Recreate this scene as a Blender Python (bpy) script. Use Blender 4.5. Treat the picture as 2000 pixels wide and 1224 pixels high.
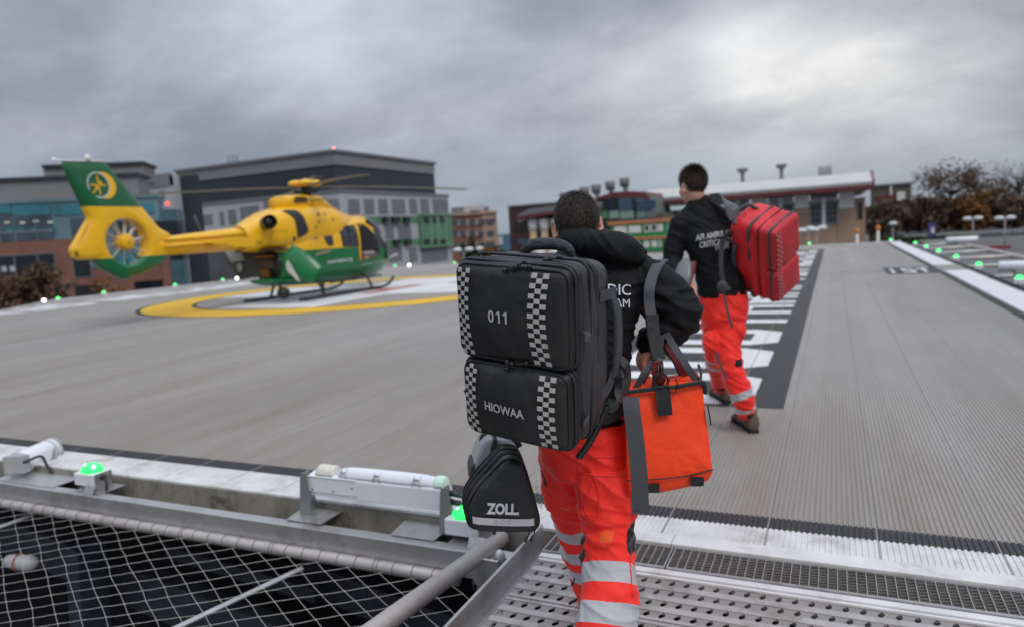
import bpy, bmesh, math, random
from mathutils import Vector, Matrix, noise, Euler
import numpy as np
random.seed(7)
for o in list(bpy.data.objects): bpy.data.objects.remove(o)
S = bpy.context.scene
COL = S.collection
R_ = math.radians

# ---------------------------------------------------------------- camera
FPX = 1379.0                                   # focal length in pixels of the 2000 px wide photograph
CAMZ = 1.43
_n = np.array([-.062, 1, 155/FPX]); _n /= np.linalg.norm(_n)
_d = np.array([628., 194., -FPX]); _d /= np.linalg.norm(_d)
_Y = _d-_n*(_d@_n); _Y /= np.linalg.norm(_Y); _X = np.cross(_Y, _n)
RC = np.array([_X, _Y, _n]); CC = np.array([0, 0, CAMZ])
cam = bpy.data.objects.new('camera', bpy.data.cameras.new('camera')); COL.objects.link(cam)
cam.matrix_world = Matrix([list(RC[i])+[CC[i]] for i in range(3)]+[[0, 0, 0, 1]])
cam.data.sensor_width = 36; cam.data.lens = FPX/2000*36
cam.data.clip_start = .05; cam.data.clip_end = 2500
cam.data.dof.use_dof = True; cam.data.dof.focus_distance = 2.05; cam.data.dof.aperture_fstop = 2.2
cam.data.dof.aperture_blades = 0
S.camera = cam
S.render.resolution_x = 1024; S.render.resolution_y = 626
S.view_settings.view_transform = 'Standard'; S.view_settings.look = 'None'
S.view_settings.exposure = 0.0; S.view_settings.gamma = 1

def ray(px, py): return RC@np.array([px-1000., -(py-612.), -FPX])/FPX
def U(px, py, dep): return Vector(CC+ray(px, py)*dep)
def onz(px, py, z=0.):
    r = ray(px, py); return Vector(CC+r*((z-CAMZ)/r[2]))
def hitX(px, py, x):
    r = ray(px, py); return Vector(CC+r*(x/r[0]))
def hitY(px, py, y):
    r = ray(px, py); return Vector(CC+r*(y/r[1]))

# ---------------------------------------------------------------- world + sun
SUN_AZ, SUN_EL = 8.0, 38.0                     # azimuth clockwise from +Y, elevation
def make_world():
    w = bpy.data.worlds.new("World"); S.world = w; w.use_nodes = True
    nt = w.node_tree; N = nt.nodes; L = nt.links; N.clear()
    out = N.new('ShaderNodeOutputWorld'); bg = N.new('ShaderNodeBackground'); L.new(bg.outputs[0], out.inputs[0])
    sky = N.new('ShaderNodeTexSky'); sky.sky_type = 'NISHITA'; sky.sun_disc = False
    sky.sun_elevation = R_(SUN_EL); sky.sun_rotation = R_(SUN_AZ)
    tc = N.new('ShaderNodeTexCoord'); nrm = N.new('ShaderNodeVectorMath'); nrm.operation = 'NORMALIZE'
    L.new(tc.outputs['Generated'], nrm.inputs[0]); sep = N.new('ShaderNodeSeparateXYZ'); L.new(nrm.outputs[0], sep.inputs[0])
    def M(op, a, b=None, clamp=False):
        m = N.new('ShaderNodeMath'); m.operation = op; m.use_clamp = clamp
        for i, v in enumerate((a, b)):
            if v is None: continue
            if isinstance(v, (int, float)): m.inputs[i].default_value = v
            else: L.new(v, m.inputs[i])
        return m.outputs[0]
    zz = M('MAXIMUM', sep.outputs[2], 0.0)
    den = M('ADD', zz, 0.40)
    cx = M('DIVIDE', sep.outputs[0], den); cy = M('DIVIDE', sep.outputs[1], den)
    cmb = N.new('ShaderNodeCombineXYZ'); L.new(cx, cmb.inputs[0]); L.new(cy, cmb.inputs[1])
    mp = N.new('ShaderNodeMapping'); mp.inputs['Rotation'].default_value = (0, 0, R_(38)); mp.inputs['Scale'].default_value = (1.35, 1.75, 1)
    mp.inputs['Location'].default_value = (2.9, 4.2, 0)
    L.new(cmb.outputs[0], mp.inputs[0])
    def nz(scale, det, rough, dist=0., vec=mp.outputs[0]):
        n = N.new('ShaderNodeTexNoise'); n.inputs['Scale'].default_value = scale; n.inputs['Detail'].default_value = det
        n.inputs['Roughness'].default_value = rough; n.inputs['Distortion'].default_value = dist
        L.new(vec, n.inputs['Vector']); return n.outputs['Fac']
    n1 = nz(1.15, 7, .55, .25); n2 = nz(.55, 4, .5, .2); n3 = nz(3.4, 6, .6, .3)
    f = M('ADD', M('ADD', M('MULTIPLY', n1, .52), M('MULTIPLY', n2, .36)), M('MULTIPLY', n3, .12))
    cr = N.new('ShaderNodeValToRGB'); L.new(f, cr.inputs[0]); e = cr.color_ramp.elements
    e[0].position = .36; e[0].color = (.165, .188, .238, 1)
    e[1].position = .66; e[1].color = (.50, .55, .62, 1)
    x = e.new(.45); x.color = (.235, .255, .305, 1)
    x = e.new(.53); x.color = (.34, .365, .42, 1)
    # bright break in the cloud, low over the right part of the view
    def patch(px, py, k, a):
        d = Vector(ray(px, py)).normalized()
        dp = N.new('ShaderNodeVectorMath'); dp.operation = 'DOT_PRODUCT'; L.new(nrm.outputs[0], dp.inputs[0]); dp.inputs[1].default_value = d
        return M('MULTIPLY', M('POWER', M('MAXIMUM', dp.outputs['Value'], 0.), k), a)
    p = None
    for q_ in ((1570, 150, 240, .46), (1430, 165, 380, .26), (1700, 135, 300, .30), (1450, 70, 500, .12), (1850, 125, 260, .28), (1980, 100, 300, .16), (1250, 180, 420, .22)):
        v = patch(*q_); p = v if p is None else M('ADD', p, v)
    p = M('MULTIPLY', p, M('MULTIPLY', M('SUBTRACT', f, .27), 4.8))
    mx = N.new('ShaderNodeMix'); mx.data_type = 'RGBA'; L.new(M('MINIMUM', M('MAXIMUM', p, 0.), 1.), mx.inputs[0]); L.new(cr.outputs[0], mx.inputs[6]); mx.inputs[7].default_value = (.92, .90, .86, 1)
    # bluish low sky near the horizon
    hz = M('SUBTRACT', 1., M('DIVIDE', zz, .16), True)
    hz = M('MULTIPLY', M('POWER', hz, 1.3), .75)
    m2 = N.new('ShaderNodeMix'); m2.data_type = 'RGBA'; L.new(hz, m2.inputs[0]); L.new(mx.outputs[2], m2.inputs[6]); m2.inputs[7].default_value = (.225, .30, .385, 1)
    # brighter overhead, as under any overcast
    up = M('ADD', 1.0, M('MULTIPLY', M('POWER', zz, 1.5), 2.5))
    sc = N.new('ShaderNodeVectorMath'); sc.operation = 'SCALE'; L.new(m2.outputs[2], sc.inputs[0]); L.new(up, sc.inputs['Scale'])
    # a share of the clear sky shows through
    sk = N.new('ShaderNodeVectorMath'); sk.operation = 'SCALE'; L.new(sky.outputs[0], sk.inputs[0]); sk.inputs['Scale'].default_value = .006
    ad = N.new('ShaderNodeVectorMath'); ad.operation = 'ADD'; L.new(sc.outputs[0], ad.inputs[0]); L.new(sk.outputs[0], ad.inputs[1])
    L.new(ad.outputs[0], bg.inputs[0]); bg.inputs[1].default_value = 1.0
make_world()
sun = bpy.data.objects.new('sun', bpy.data.lights.new('sun', 'SUN')); COL.objects.link(sun)
sun.data.energy = 1.25; sun.data.angle = R_(22); sun.data.color = (1, .95, .87)
_e = R_(48); _a = R_(128)   # soft light comes from the right, a little behind the photographer, where the cloud is thin
sun.rotation_euler = Vector((math.sin(_a)*math.cos(_e), math.cos(_a)*math.cos(_e), math.sin(_e))).to_track_quat('Z', 'Y').to_euler()

# ---------------------------------------------------------------- helpers
def tag(o, label=None, cat=None, group=None, kind=None):
    if label: o['label'] = label
    if cat: o['category'] = cat
    if group: o['group'] = group
    if kind: o['kind'] = kind
    return o
def thing(name, loc, label, cat, group=None, rz=0.):
    o = bpy.data.objects.new(name, None); COL.objects.link(o); o.location = loc; o.rotation_euler = (0, 0, rz)
    o.empty_display_size = .2
    bpy.context.view_layer.update()
    return tag(o, label, cat, group)
MATS = {}
def mat(name, col, rough=.6, metal=0., var=.12, vs=3., bump=0., bs=60., emit=0., sheen=0., coat=0., dirt=None, stretch=(1, 1, 1), alpha=1., spec=.5, trans=0.):
    if name in MATS: return MATS[name]
    m = bpy.data.materials.new(name); m.use_nodes = True; nt = m.node_tree; N = nt.nodes; L = nt.links
    b = N['Principled BSDF']; b.inputs['Roughness'].default_value = rough; b.inputs['Metallic'].default_value = metal
    b.inputs['Specular IOR Level'].default_value = spec
    b.inputs['Transmission Weight'].default_value = trans
    if sheen: b.inputs['Sheen Weight'].default_value = sheen; b.inputs['Sheen Roughness'].default_value = .4
    if coat: b.inputs['Coat Weight'].default_value = coat; b.inputs['Coat Roughness'].default_value = .1
    tc = N.new('ShaderNodeTexCoord'); mp = N.new('ShaderNodeMapping'); mp.inputs['Scale'].default_value = stretch; L.new(tc.outputs['Object'], mp.inputs[0])
    nz = N.new('ShaderNodeTexNoise'); nz.inputs['Scale'].default_value = vs; nz.inputs['Detail'].default_value = 6; nz.inputs['Roughness'].default_value = .6
    L.new(mp.outputs[0], nz.inputs['Vector'])
    rp = N.new('ShaderNodeMapRange'); L.new(nz.outputs['Fac'], rp.inputs[0]); rp.inputs[1].default_value = .25; rp.inputs[2].default_value = .75
    rp.inputs[3].default_value = 1-var; rp.inputs[4].default_value = 1+var
    sc = N.new('ShaderNodeVectorMath'); sc.operation = 'SCALE'; sc.inputs[0].default_value = col[:3]; L.new(rp.outputs[0], sc.inputs['Scale'])
    last = sc.outputs[0]
    if dirt:
        n2 = N.new('ShaderNodeTexNoise'); n2.inputs['Scale'].default_value = dirt[1]; n2.inputs['Detail'].default_value = 8; n2.inputs['Roughness'].default_value = .7
        L.new(tc.outputs['Object'], n2.inputs['Vector'])
        r2 = N.new('ShaderNodeMapRange'); L.new(n2.outputs['Fac'], r2.inputs[0]); r2.inputs[1].default_value = dirt[2]; r2.inputs[2].default_value = dirt[2]+.16; r2.inputs[4].default_value = dirt[3]
        mx = N.new('ShaderNodeMix'); mx.data_type = 'RGBA'; L.new(r2.outputs[0], mx.inputs[0]); L.new(last, mx.inputs[6]); mx.inputs[7].default_value = (*dirt[0], 1)
        last = mx.outputs[2]
    L.new(last, b.inputs['Base Color'])
    if bump:
        n3 = N.new('ShaderNodeTexNoise'); n3.inputs['Scale'].default_value = bs; n3.inputs['Detail'].default_value = 4; L.new(mp.outputs[0], n3.inputs['Vector'])
        bp = N.new('ShaderNodeBump'); bp.inputs['Strength'].default_value = bump; bp.inputs['Distance'].default_value = .01; L.new(n3.outputs['Fac'], bp.inputs['Height']); L.new(bp.outputs[0], b.inputs['Normal'])
    if emit: b.inputs['Emission Color'].default_value = (*col[:3], 1); b.inputs['Emission Strength'].default_value = emit
    if alpha < 1: b.inputs['Alpha'].default_value = alpha
    MATS[name] = m; return m

class G:
    """collects geometry, then links it as one mesh object"""
    def __init__(s): s.v = []; s.f = []; s.mi = []; s.sm = []
    def add(s, vs, fs, mi=0, smooth=False):
        b = len(s.v); s.v += [tuple(v) for v in vs]
        for f in fs: s.f.append(tuple(i+b for i in f)); s.mi.append(mi); s.sm.append(smooth)
        return s
    def box(s, lo, hi, mi=0):
        x0, y0, z0 = lo; x1, y1, z1 = hi
        return s.add([(x0, y0, z0), (x1, y0, z0), (x1, y1, z0), (x0, y1, z0), (x0, y0, z1), (x1, y0, z1), (x1, y1, z1), (x0, y1, z1)],
                     [(0, 3, 2, 1), (4, 5, 6, 7), (0, 1, 5, 4), (1, 2, 6, 5), (2, 3, 7, 6), (3, 0, 4, 7)], mi)
    def obox(s, O, ax, ay, az, lo, hi, mi=0):
        k = G().box(lo, hi); return s.add([O+ax*v[0]+ay*v[1]+az*v[2] for v in k.v], k.f, mi)
    def prism(s, pts, d, mi=0):
        """closed polygon pts (3D, planar) extruded by vector d"""
        n = len(pts); P = [Vector(p) for p in pts]; d = Vector(d)
        return s.add(P+[p+d for p in P], [tuple(range(n-1, -1, -1)), tuple(range(n, 2*n))]+[(i, (i+1) % n, n+(i+1) % n, n+i) for i in range(n)], mi)
    def tube(s, path, r, n=10, mi=0, caps=True, flat=None):
        """round (or flat=(w,t): rectangular, w across) sweep along a path; r number or list"""
        P = [Vector(p) for p in path]; m = len(P); rr = r if isinstance(r, (list, tuple)) else [r]*m
        vs = []; prev = None
        for i in range(m):
            t = (P[min(i+1, m-1)]-P[max(i-1, 0)]).normalized()
            if prev is None:
                a = Vector((0, 0, 1)) if abs(t.z) < .9 else Vector((1, 0, 0))
                u = t.cross(a).normalized()
            else: u = (prev-t*prev.dot(t)).normalized()
            prev = u; w = t.cross(u)
            for k in range(n):
                a = 2*math.pi*(k+.5)/n
                if flat: vs.append(P[i]+u*flat[0]*(1 if math.cos(a) > 0 else -1)+w*flat[1]*(1 if math.sin(a) > 0 else -1))
                else: vs.append(P[i]+(u*math.cos(a)+w*math.sin(a))*rr[i])
        fs = [(i*n+k, i*n+(k+1) % n, (i+1)*n+(k+1) % n, (i+1)*n+k) for i in range(m-1) for k in range(n)]
        if caps: fs += [tuple(range(n-1, -1, -1)), tuple((m-1)*n+k for k in range(n))]
        return s.add(vs, fs, mi, not flat)
    def strap(s, path, wdirs, w, t, mi=0):
        """flat webbing: path, width direction(s), full width w, thickness t"""
        P = [Vector(p) for p in path]; m = len(P); vs = []
        ww = wdirs if isinstance(wdirs, list) else [wdirs]*m
        wl = w if isinstance(w, list) else [w]*m
        for i in range(m):
            tg = (P[min(i+1, m-1)]-P[max(i-1, 0)]).normalized(); u = Vector(ww[i]); u = (u-tg*u.dot(tg)).normalized(); n_ = tg.cross(u)
            for a, b in ((-1, -1), (1, -1), (1, 1), (-1, 1)): vs.append(P[i]+u*a*wl[i]/2+n_*b*t/2)
        fs = [(i*4+k, i*4+(k+1) % 4, (i+1)*4+(k+1) % 4, (i+1)*4+k) for i in range(m-1) for k in range(4)]+[(3, 2, 1, 0), tuple((m-1)*4+k for k in range(4))]
        return s.add(vs, fs, mi)
    def rings(s, rs, caps=True, mi=0, smooth=True):
        n = len(rs[0]); vs = [p for r in rs for p in r]
        fs = [(i*n+k, i*n+(k+1) % n, (i+1)*n+(k+1) % n, (i+1)*n+k) for i in range(len(rs)-1) for k in range(n)]
        if caps:
            b = len(vs); vs = vs+[sum((Vector(p) for p in rs[0]), Vector())/n, sum((Vector(p) for p in rs[-1]), Vector())/n]
            fs += [(b, (k+1) % n, k) for k in range(n)]+[(b+1, (len(rs)-1)*n+k, (len(rs)-1)*n+(k+1) % n) for k in range(n)]
        return s.add(vs, fs, mi, smooth)
    def limb(s, pts, rad, n=16, mi=0):
        """capsule chain: pts with radii (number or (ru,rv,udir))"""
        P = [Vector(p) for p in pts]; rs = []
        # resample with smooth interpolation
        Q = []; m = len(P)
        for i in range(m-1):
            for k in range(4): Q.append((i+k/4.))
        Q.append(m-1)
        def cr(A, t):
            i = min(int(t), m-2); f = t-i
            a0 = A[max(i-1, 0)]; a1 = A[i]; a2 = A[i+1]; a3 = A[min(i+2, m-1)]
            return ((a1*2)+(a2-a0)*f+(a0*2-a1*5+a2*4-a3)*f*f+(a1*3-a0-a2*3+a3)*f**3)*.5
        RR = [float(r) for r in rad]
        pp = [cr(P, t) for t in Q]; qq = [max(.002, cr(RR, t)) for t in Q]
        t0 = (pp[1]-pp[0]).normalized(); t1 = (pp[-1]-pp[-2]).normalized()
        pp = [pp[0]-t0*qq[0]*.92, pp[0]-t0*qq[0]*.6]+pp+[pp[-1]+t1*qq[-1]*.6, pp[-1]+t1*qq[-1]*.92]
        qq = [qq[0]*.3, qq[0]*.78]+qq+[qq[-1]*.78, qq[-1]*.3]
        return s.tube(pp, qq, n, mi)
    def ell(s, c, r, ax=None, n=16, m=10, mi=0):
        """ellipsoid; ax = 3 axis vectors"""
        c = Vector(c); A = ax or (Vector((1, 0, 0)), Vector((0, 1, 0)), Vector((0, 0, 1))); rs = []
        for j in range(1, m):
            th = math.pi*j/m
            rs.append([c+A[0]*r[0]*math.sin(th)*math.cos(2*math.pi*k/n)+A[1]*r[1]*math.sin(th)*math.sin(2*math.pi*k/n)+A[2]*r[2]*math.cos(th) for k in range(n)])
        b = len(s.v); nn = n
        vs = [p for q in rs for p in q]+[c+A[2]*r[2], c-A[2]*r[2]]; e = len(rs)*nn
        fs = [(i*nn+k, (i+1)*nn+k, (i+1)*nn+(k+1) % nn, i*nn+(k+1) % nn) for i in range(len(rs)-1) for k in range(nn)]
        fs += [(e, k, (k+1) % nn) for k in range(nn)]+[(e+1, (len(rs)-1)*nn+(k+1) % nn, (len(rs)-1)*nn+k) for k in range(nn)]
        return s.add(vs, fs, mi, True)
    def xf(s, fn):
        s.v = [tuple(fn(Vector(v))) for v in s.v]; return s
    def merge(s, o, mi=None):
        b = len(s.v); s.v += o.v; s.f += [tuple(i+b for i in f) for f in o.f]; s.mi += o.mi if mi is None else [mi]*len(o.mi); s.sm += o.sm; return s
    def mesh(s, name):
        me = bpy.data.meshes.new(name); me.from_pydata(s.v, [], s.f); me.update(); return me
    def build(s, name, mats, parent=None, label=None, bevel=0., smooth=None, fix=True):
        me = s.mesh(name); ms = mats if isinstance(mats, (list, tuple)) else [mats]
        for m in ms: me.materials.append(m)
        me.polygons.foreach_set('material_index', s.mi)
        me.polygons.foreach_set('use_smooth', s.sm if smooth is None else [smooth]*len(s.sm))
        if fix:
            bm = bmesh.new(); bm.from_mesh(me); bmesh.ops.recalc_face_normals(bm, faces=bm.faces); bm.to_mesh(me); bm.free()
        o = bpy.data.objects.new(name, me); COL.objects.link(o)
        if parent:
            o.parent = parent; o.matrix_parent_inverse = world_of(parent).inverted()
        if label: o['label'] = label
        if bevel:
            b = o.modifiers.new('bevel', 'BEVEL'); b.width = bevel; b.segments = 2; b.limit_method = 'ANGLE'
        return o
def world_of(o):
    m = Matrix.LocRotScale(o.location, o.rotation_euler, o.scale)
    if o.parent: m = world_of(o.parent)@o.matrix_parent_inverse@m
    return m
def struct(o, kind='structure'): o['kind'] = kind; return o
def copy_tree(o, parent=None):
    c = o.copy(); COL.objects.link(c)
    if parent:
        mi = o.matrix_parent_inverse.copy(); c.parent = parent; c.matrix_parent_inverse = mi
    for ch in list(o.children): copy_tree(ch, c)
    return c

_txt = {}
def text_geo(st, bold=0., mi=0, res=3):
    """lettering as flat polygons, width/height normalised so that cap height = 1; returns (verts, faces, width)"""
    key = (st, bold)
    if key not in _txt:
        cu = bpy.data.curves.new('t', 'FONT'); cu.body = st; cu.resolution_u = res; cu.offset = bold; cu.align_x = 'CENTER'
        ob = bpy.data.objects.new('t', cu); COL.objects.link(ob)
        dg = bpy.context.evaluated_depsgraph_get(); me = bpy.data.meshes.new_from_object(ob.evaluated_get(dg))
        vs = [v.co.copy() for v in me.vertices]; fs = [tuple(p.vertices) for p in me.polygons]
        bpy.data.objects.remove(ob); bpy.data.curves.remove(cu); bpy.data.meshes.remove(me)
        xs = [v.x for v in vs]; k = 1/.69; cx = (max(xs)+min(xs))/2
        vs = [Vector(((v.x-cx)*k, (v.y-.345)*k, 0)) for v in vs]
        _txt[key] = (vs, fs, (max(xs)-min(xs))*k)
    return _txt[key]
def put_text(g, st, fn, h, sx=1., bold=0., mi=0, subdiv=False):
    """fn maps 2D text coordinates (metres, centred) to 3D"""
    vs, fs, w = text_geo(st, bold); g.add([fn(v.x*h*sx, v.y*h) for v in vs], fs, mi)

def evalmesh(o):
    dg = bpy.context.evaluated_depsgraph_get(); me = bpy.data.meshes.new_from_object(o.evaluated_get(dg)); return me
def blob(name, g, mt, parent=None, voxel=.006, it=6, disp=None, post=None, label=None, disp2=None):
    """fuse overlapping closed shapes into one continuous surface"""
    me = g.mesh('tmp'); o = bpy.data.objects.new('tmp', me); COL.objects.link(o)
    bm = bmesh.new(); bm.from_mesh(me); bmesh.ops.recalc_face_normals(bm, faces=bm.faces); bm.to_mesh(me); bm.free()
    r = o.modifiers.new('r', 'REMESH'); r.mode = 'VOXEL'; r.voxel_size = voxel
    if it:
        s = o.modifiers.new('s', 'SMOOTH'); s.iterations = it; s.factor = .5
    nm = evalmesh(o); bpy.data.objects.remove(o)
    n = len(nm.vertices)
    if disp:
        co = np.empty(n*3); nm.vertices.foreach_get('co', co); no = np.empty(n*3); nm.vertices.foreach_get('normal', no)
        co = co.reshape(-1, 3); no = no.reshape(-1, 3)
        d = np.array([disp(Vector(c), Vector(q)) for c, q in zip(co, no)]); co += no*d[:, None]
        nm.vertices.foreach_set('co', co.ravel()); nm.update()
    if post: post(nm)
    nm.name = name
    for m in (mt if isinstance(mt, (list, tuple)) else [mt]): nm.materials.append(m)
    nm.polygons.foreach_set('use_smooth', [True]*len(nm.polygons))
    ob = bpy.data.objects.new(name, nm); COL.objects.link(ob)
    if parent: ob.parent = parent; ob.matrix_parent_inverse = world_of(parent).inverted()
    if label: ob['label'] = label
    return ob
def frame(az, pitch=0., roll=0.):
    """right, forward, up for a heading clockwise from +Y (degrees)"""
    a = R_(az); p = R_(pitch); q = R_(roll)
    f = Vector((math.sin(a), math.cos(a), 0)); r = Vector((math.cos(a), -math.sin(a), 0)); u = Vector((0, 0, 1))
    f2 = f*math.cos(p)+u*math.sin(p); u2 = -f*math.sin(p)+u*math.cos(p)
    return r*math.cos(q)+u2*math.sin(q), f2, -r*math.sin(q)+u2*math.cos(q)
def spl(pts, k=6):
    """Catmull-Rom through points"""
    P = [Vector(p) for p in pts]; m = len(P); out = []
    for i in range(m-1):
        a0, a1, a2, a3 = P[max(i-1, 0)], P[i], P[i+1], P[min(i+2, m-1)]
        for j in range(k):
            f = j/k; out.append(((a1*2)+(a2-a0)*f+(a0*2-a1*5+a2*4-a3)*f*f+(a1*3-a0-a2*3+a3)*f**3)*.5)
    return out+[P[-1]]
# ================================================================= materials
def deck_mat(name, base, dirty=True, paint=False):
    m = bpy.data.materials.new(name); m.use_nodes = True; nt = m.node_tree; N = nt.nodes; L = nt.links
    b = N['Principled BSDF']; b.inputs['Roughness'].default_value = .55; b.inputs['Specular IOR Level'].default_value = .45
    tc = N.new('ShaderNodeTexCoord'); sep = N.new('ShaderNodeSeparateXYZ'); L.new(tc.outputs['Object'], sep.inputs[0])
    def M(op, a, b2=None):
        k = N.new('ShaderNodeMath'); k.operation = op
        for i, v in enumerate((a, b2)):
            if v is None: continue
            if isinstance(v, (int, float)): k.inputs[i].default_value = v
            else: L.new(v, k.inputs[i])
        return k.outputs[0]
    fl = M('FLOOR', M('MULTIPLY', M('ADD', sep.outputs[0], 60.295), 1/.456))
    wn = N.new('ShaderNodeTexWhiteNoise'); wn.noise_dimensions = '1D'; L.new(fl, wn.inputs['W'])
    plank = M('ADD', .955, M('MULTIPLY', wn.outputs['Value'], .09))
    def noise_(sc, stretch, lo, hi, a, b3, det=6):
        mp = N.new('ShaderNodeMapping'); mp.inputs['Scale'].default_value = stretch; L.new(tc.outputs['Object'], mp.inputs[0])
        n = N.new('ShaderNodeTexNoise'); n.inputs['Scale'].default_value = sc; n.inputs['Detail'].default_value = det; n.inputs['Roughness'].default_value = .62; L.new(mp.outputs[0], n.inputs['Vector'])
        r = N.new('ShaderNodeMapRange'); L.new(n.outputs['Fac'], r.inputs[0]); r.inputs[1].default_value = lo; r.inputs[2].default_value = hi; r.inputs[3].default_value = a; r.inputs[4].default_value = b3
        return r.outputs[0]
    v = M('MULTIPLY', plank, noise_(.55, (1, .22, 1), .3, .7, .86, 1.12))
    v = M('MULTIPLY', v, noise_(9, (1, .12, 1), .25, .75, .94, 1.05))
    v = M('MULTIPLY', v, noise_(70, (1, .5, 1), .2, .8, .93, 1.06))
    sc = N.new('ShaderNodeVectorMath'); sc.operation = 'SCALE'; sc.inputs[0].default_value = base; L.new(v, sc.inputs['Scale'])
    last = sc.outputs[0]
    if dirty:
        st = noise_(1.1, (1.4, .25, 1), .5, .8, 0, .45, 8)
        near = N.new('ShaderNodeMapRange'); L.new(sep.outputs[1], near.inputs[0]); near.inputs[1].default_value = 3.2; near.inputs[2].default_value = 9; near.inputs[3].default_value = .42; near.inputs[4].default_value = .0
        # grime tracked in at the ramp end of the deck
        fac = M('MINIMUM', M('ADD', st, M('MULTIPLY', near.outputs[0], noise_(2.3, (1.6, .3, 1), .3, .65, .25, 1.2, 6))), .9)
        mx = N.new('ShaderNodeMix'); mx.data_type = 'RGBA'; L.new(fac, mx.inputs[0]); L.new(last, mx.inputs[6]); mx.inputs[7].default_value = (.205, .165, .125, 1); last = mx.outputs[2]
    L.new(last, b.inputs['Base Color'])
    return m
M_DECK = deck_mat('ribbed_deck_grey', (.318, .300, .282))
M_BLACKP = deck_mat('black_deck_paint', (.036, .035, .036), False)
M_WHITEP = deck_mat('white_deck_paint', (.70, .70, .71), False)
M_YELP = deck_mat('yellow_deck_paint', (.74, .47, .035), False)
M_REDP = deck_mat('red_deck_paint', (.50, .09, .09), False)
M_GALV = mat('galvanised_flashing', (.66, .65, .645), .5, .1, .16, 5, .15, 140, dirt=((.36, .31, .26), 3.8, .52, .7))
M_ALU = mat('bare_aluminium', (.50, .49, .49), .42, .75, .14, 4, .1, 60, dirt=((.23, .20, .17), 2.6, .50, .65))
M_GUT = mat('stained_gutter', (.27, .25, .215), .7, .2, .35, 6, .2, 40, dirt=((.07, .055, .04), 7, .53, .85), stretch=(1, 1, .35))
M_PIPE = mat('scuffed_aluminium_pipe', (.52, .48, .46), .48, .55, .14, 18, .12, 90, dirt=((.3, .25, .22), 9, .5, .5))
M_PERF = mat('perforated_aluminium', (.47, .445, .43), .5, .55, .15, 6, .2, 120, dirt=((.21, .185, .155), 5, .49, .65))
M_GRATE = mat('grating_steel', (.24, .225, .21), .6, .5, .25, 25, .2, 80)
M_WIRE = mat('net_wire', (.60, .56, .52), .45, .6, .1, 30)
M_BLACKM = mat('black_rubber', (.012, .012, .013), .55, 0, .2, 20)
M_DARKST = mat('dark_steel', (.045, .05, .062), .6, .3, .4, 1.5, dirt=((.07, .07, .075), 2, .6, .5))
M_WBOX = mat('white_lamp_housing', (.72, .73, .76), .35, 0, .05, 8, dirt=((.5, .46, .42), 6, .6, .5))
M_CREAM = mat('cream_enamel', (.66, .63, .56), .4, 0, .06, 8)
M_GREENL = mat('green_lamp_glass', (.03, .85, .16), .2, 0, .0, emit=1.0)
M_GREENC = mat('green_lamp_core', (.5, 1., .6), .2, 0, .0, emit=4.)
M_WHITEL = mat('white_lamp_glass', (1, .97, .86), .2, 0, .0, emit=9.)

# ================================================================= deck
DECK = [(-14.8, 3.14), (-26.4, 16.8), (-26.5, 27.), (-21.2, 31.7), (-9., 34.9), (2.75, 36.2), (2.75, 3.14)]
PITCH = .024
def yspans(loop, x):
    ys = []
    n = len(loop)
    for i in range(n):
        (x0, y0), (x1, y1) = loop[i], loop[(i+1) % n]
        if (x0 <= x) != (x1 <= x): ys.append(y0+(y1-y0)*(x-x0)/(x1-x0))
    ys.sort(); return ys
def ribbed(name, shapes, m, lift=0., kind=True):
    """corrugated sheet; shapes = list of lists of loops (even-odd inside a shape, union across shapes)"""
    g = G(); allx = [p[0] for s in shapes for l in s for p in l]
    i0, i1 = math.floor(min(allx)/PITCH)-1, math.ceil(max(allx)/PITCH)+1
    z1 = lift; z0 = -.0055+lift; h = PITCH
    for i in range(i0, i1+1):
        x = i*h; xm = x+h*.35; spans = []
        for s in shapes:
            ys = sorted(y for l in s for y in yspans(l, xm))
            spans += [(ys[k], ys[k+1]) for k in range(0, len(ys)-1, 2)]
        spans.sort(); mg = []
        for a, b in spans:
            if mg and a <= mg[-1][1]+1e-4: mg[-1][1] = max(mg[-1][1], b)
            else: mg.append([a, b])
        for a, b in mg:
            if b-a < .002: continue
            wide = (round(x/.456) != round((x+h)/.456)) and False
            xs = [(x+h*.02, z0), (x+h*.14, z1), (x+h*.62, z1), (x+h*.74, z0), (x+h*1.02, z0)]
            vs = [(px, a, pz) for px, pz in xs]+[(px, b, pz) for px, pz in xs]
            g.add(vs, [(k, k+1, k+6, k+5) for k in range(4)])
    o = g.build(name, m, fix=False)
    return struct(o)
ribbed('helideck', [[DECK]], M_DECK)
# body of the deck underneath the ribs
g = G(); P = [(x, y, -.0075) for x, y in DECK]; g.prism([(x, y, -.35) for x, y in DECK], (0, 0, .3425)); struct(g.build('deck_slab', M_ALU))
# plank seams every 0.456 m
g = G()
for k in range(-58, 6):
    x = -.295+k*.456
    ys = yspans(DECK, x)
    if len(ys) >= 2: g.box((x-.0045, ys[0]+.01, -.0056), (x+.0045, ys[1]-.01, .0004))
struct(g.build('deck_seams', mat('seam_dark', (.25, .235, .22), .7)))
# expansion joint across the deck
g = G(); g.box((-.3, 18.9, .0015), (2.2, 18.97, .004)); struct(g.build('deck_joint', mat('joint_stain', (.24, .215, .18), .7, 0, .3, 6)))

def circ(cx, cy, r, n=160): return [(cx+r*math.cos(2*math.pi*k/n), cy+r*math.sin(2*math.pi*k/n)) for k in range(n)]
def rect(x0, y0, x1, y1): return [(x0, y0), (x1, y0), (x1, y1), (x0, y1)]
# dark line round the near edge
struct(ribbed('edge_line', [[rect(-14.6, 3.325, 2.62, 3.462)], [rect(2.12, 3.465, 2.22, 35.9)]], M_BLACKP, .0012))
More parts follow.
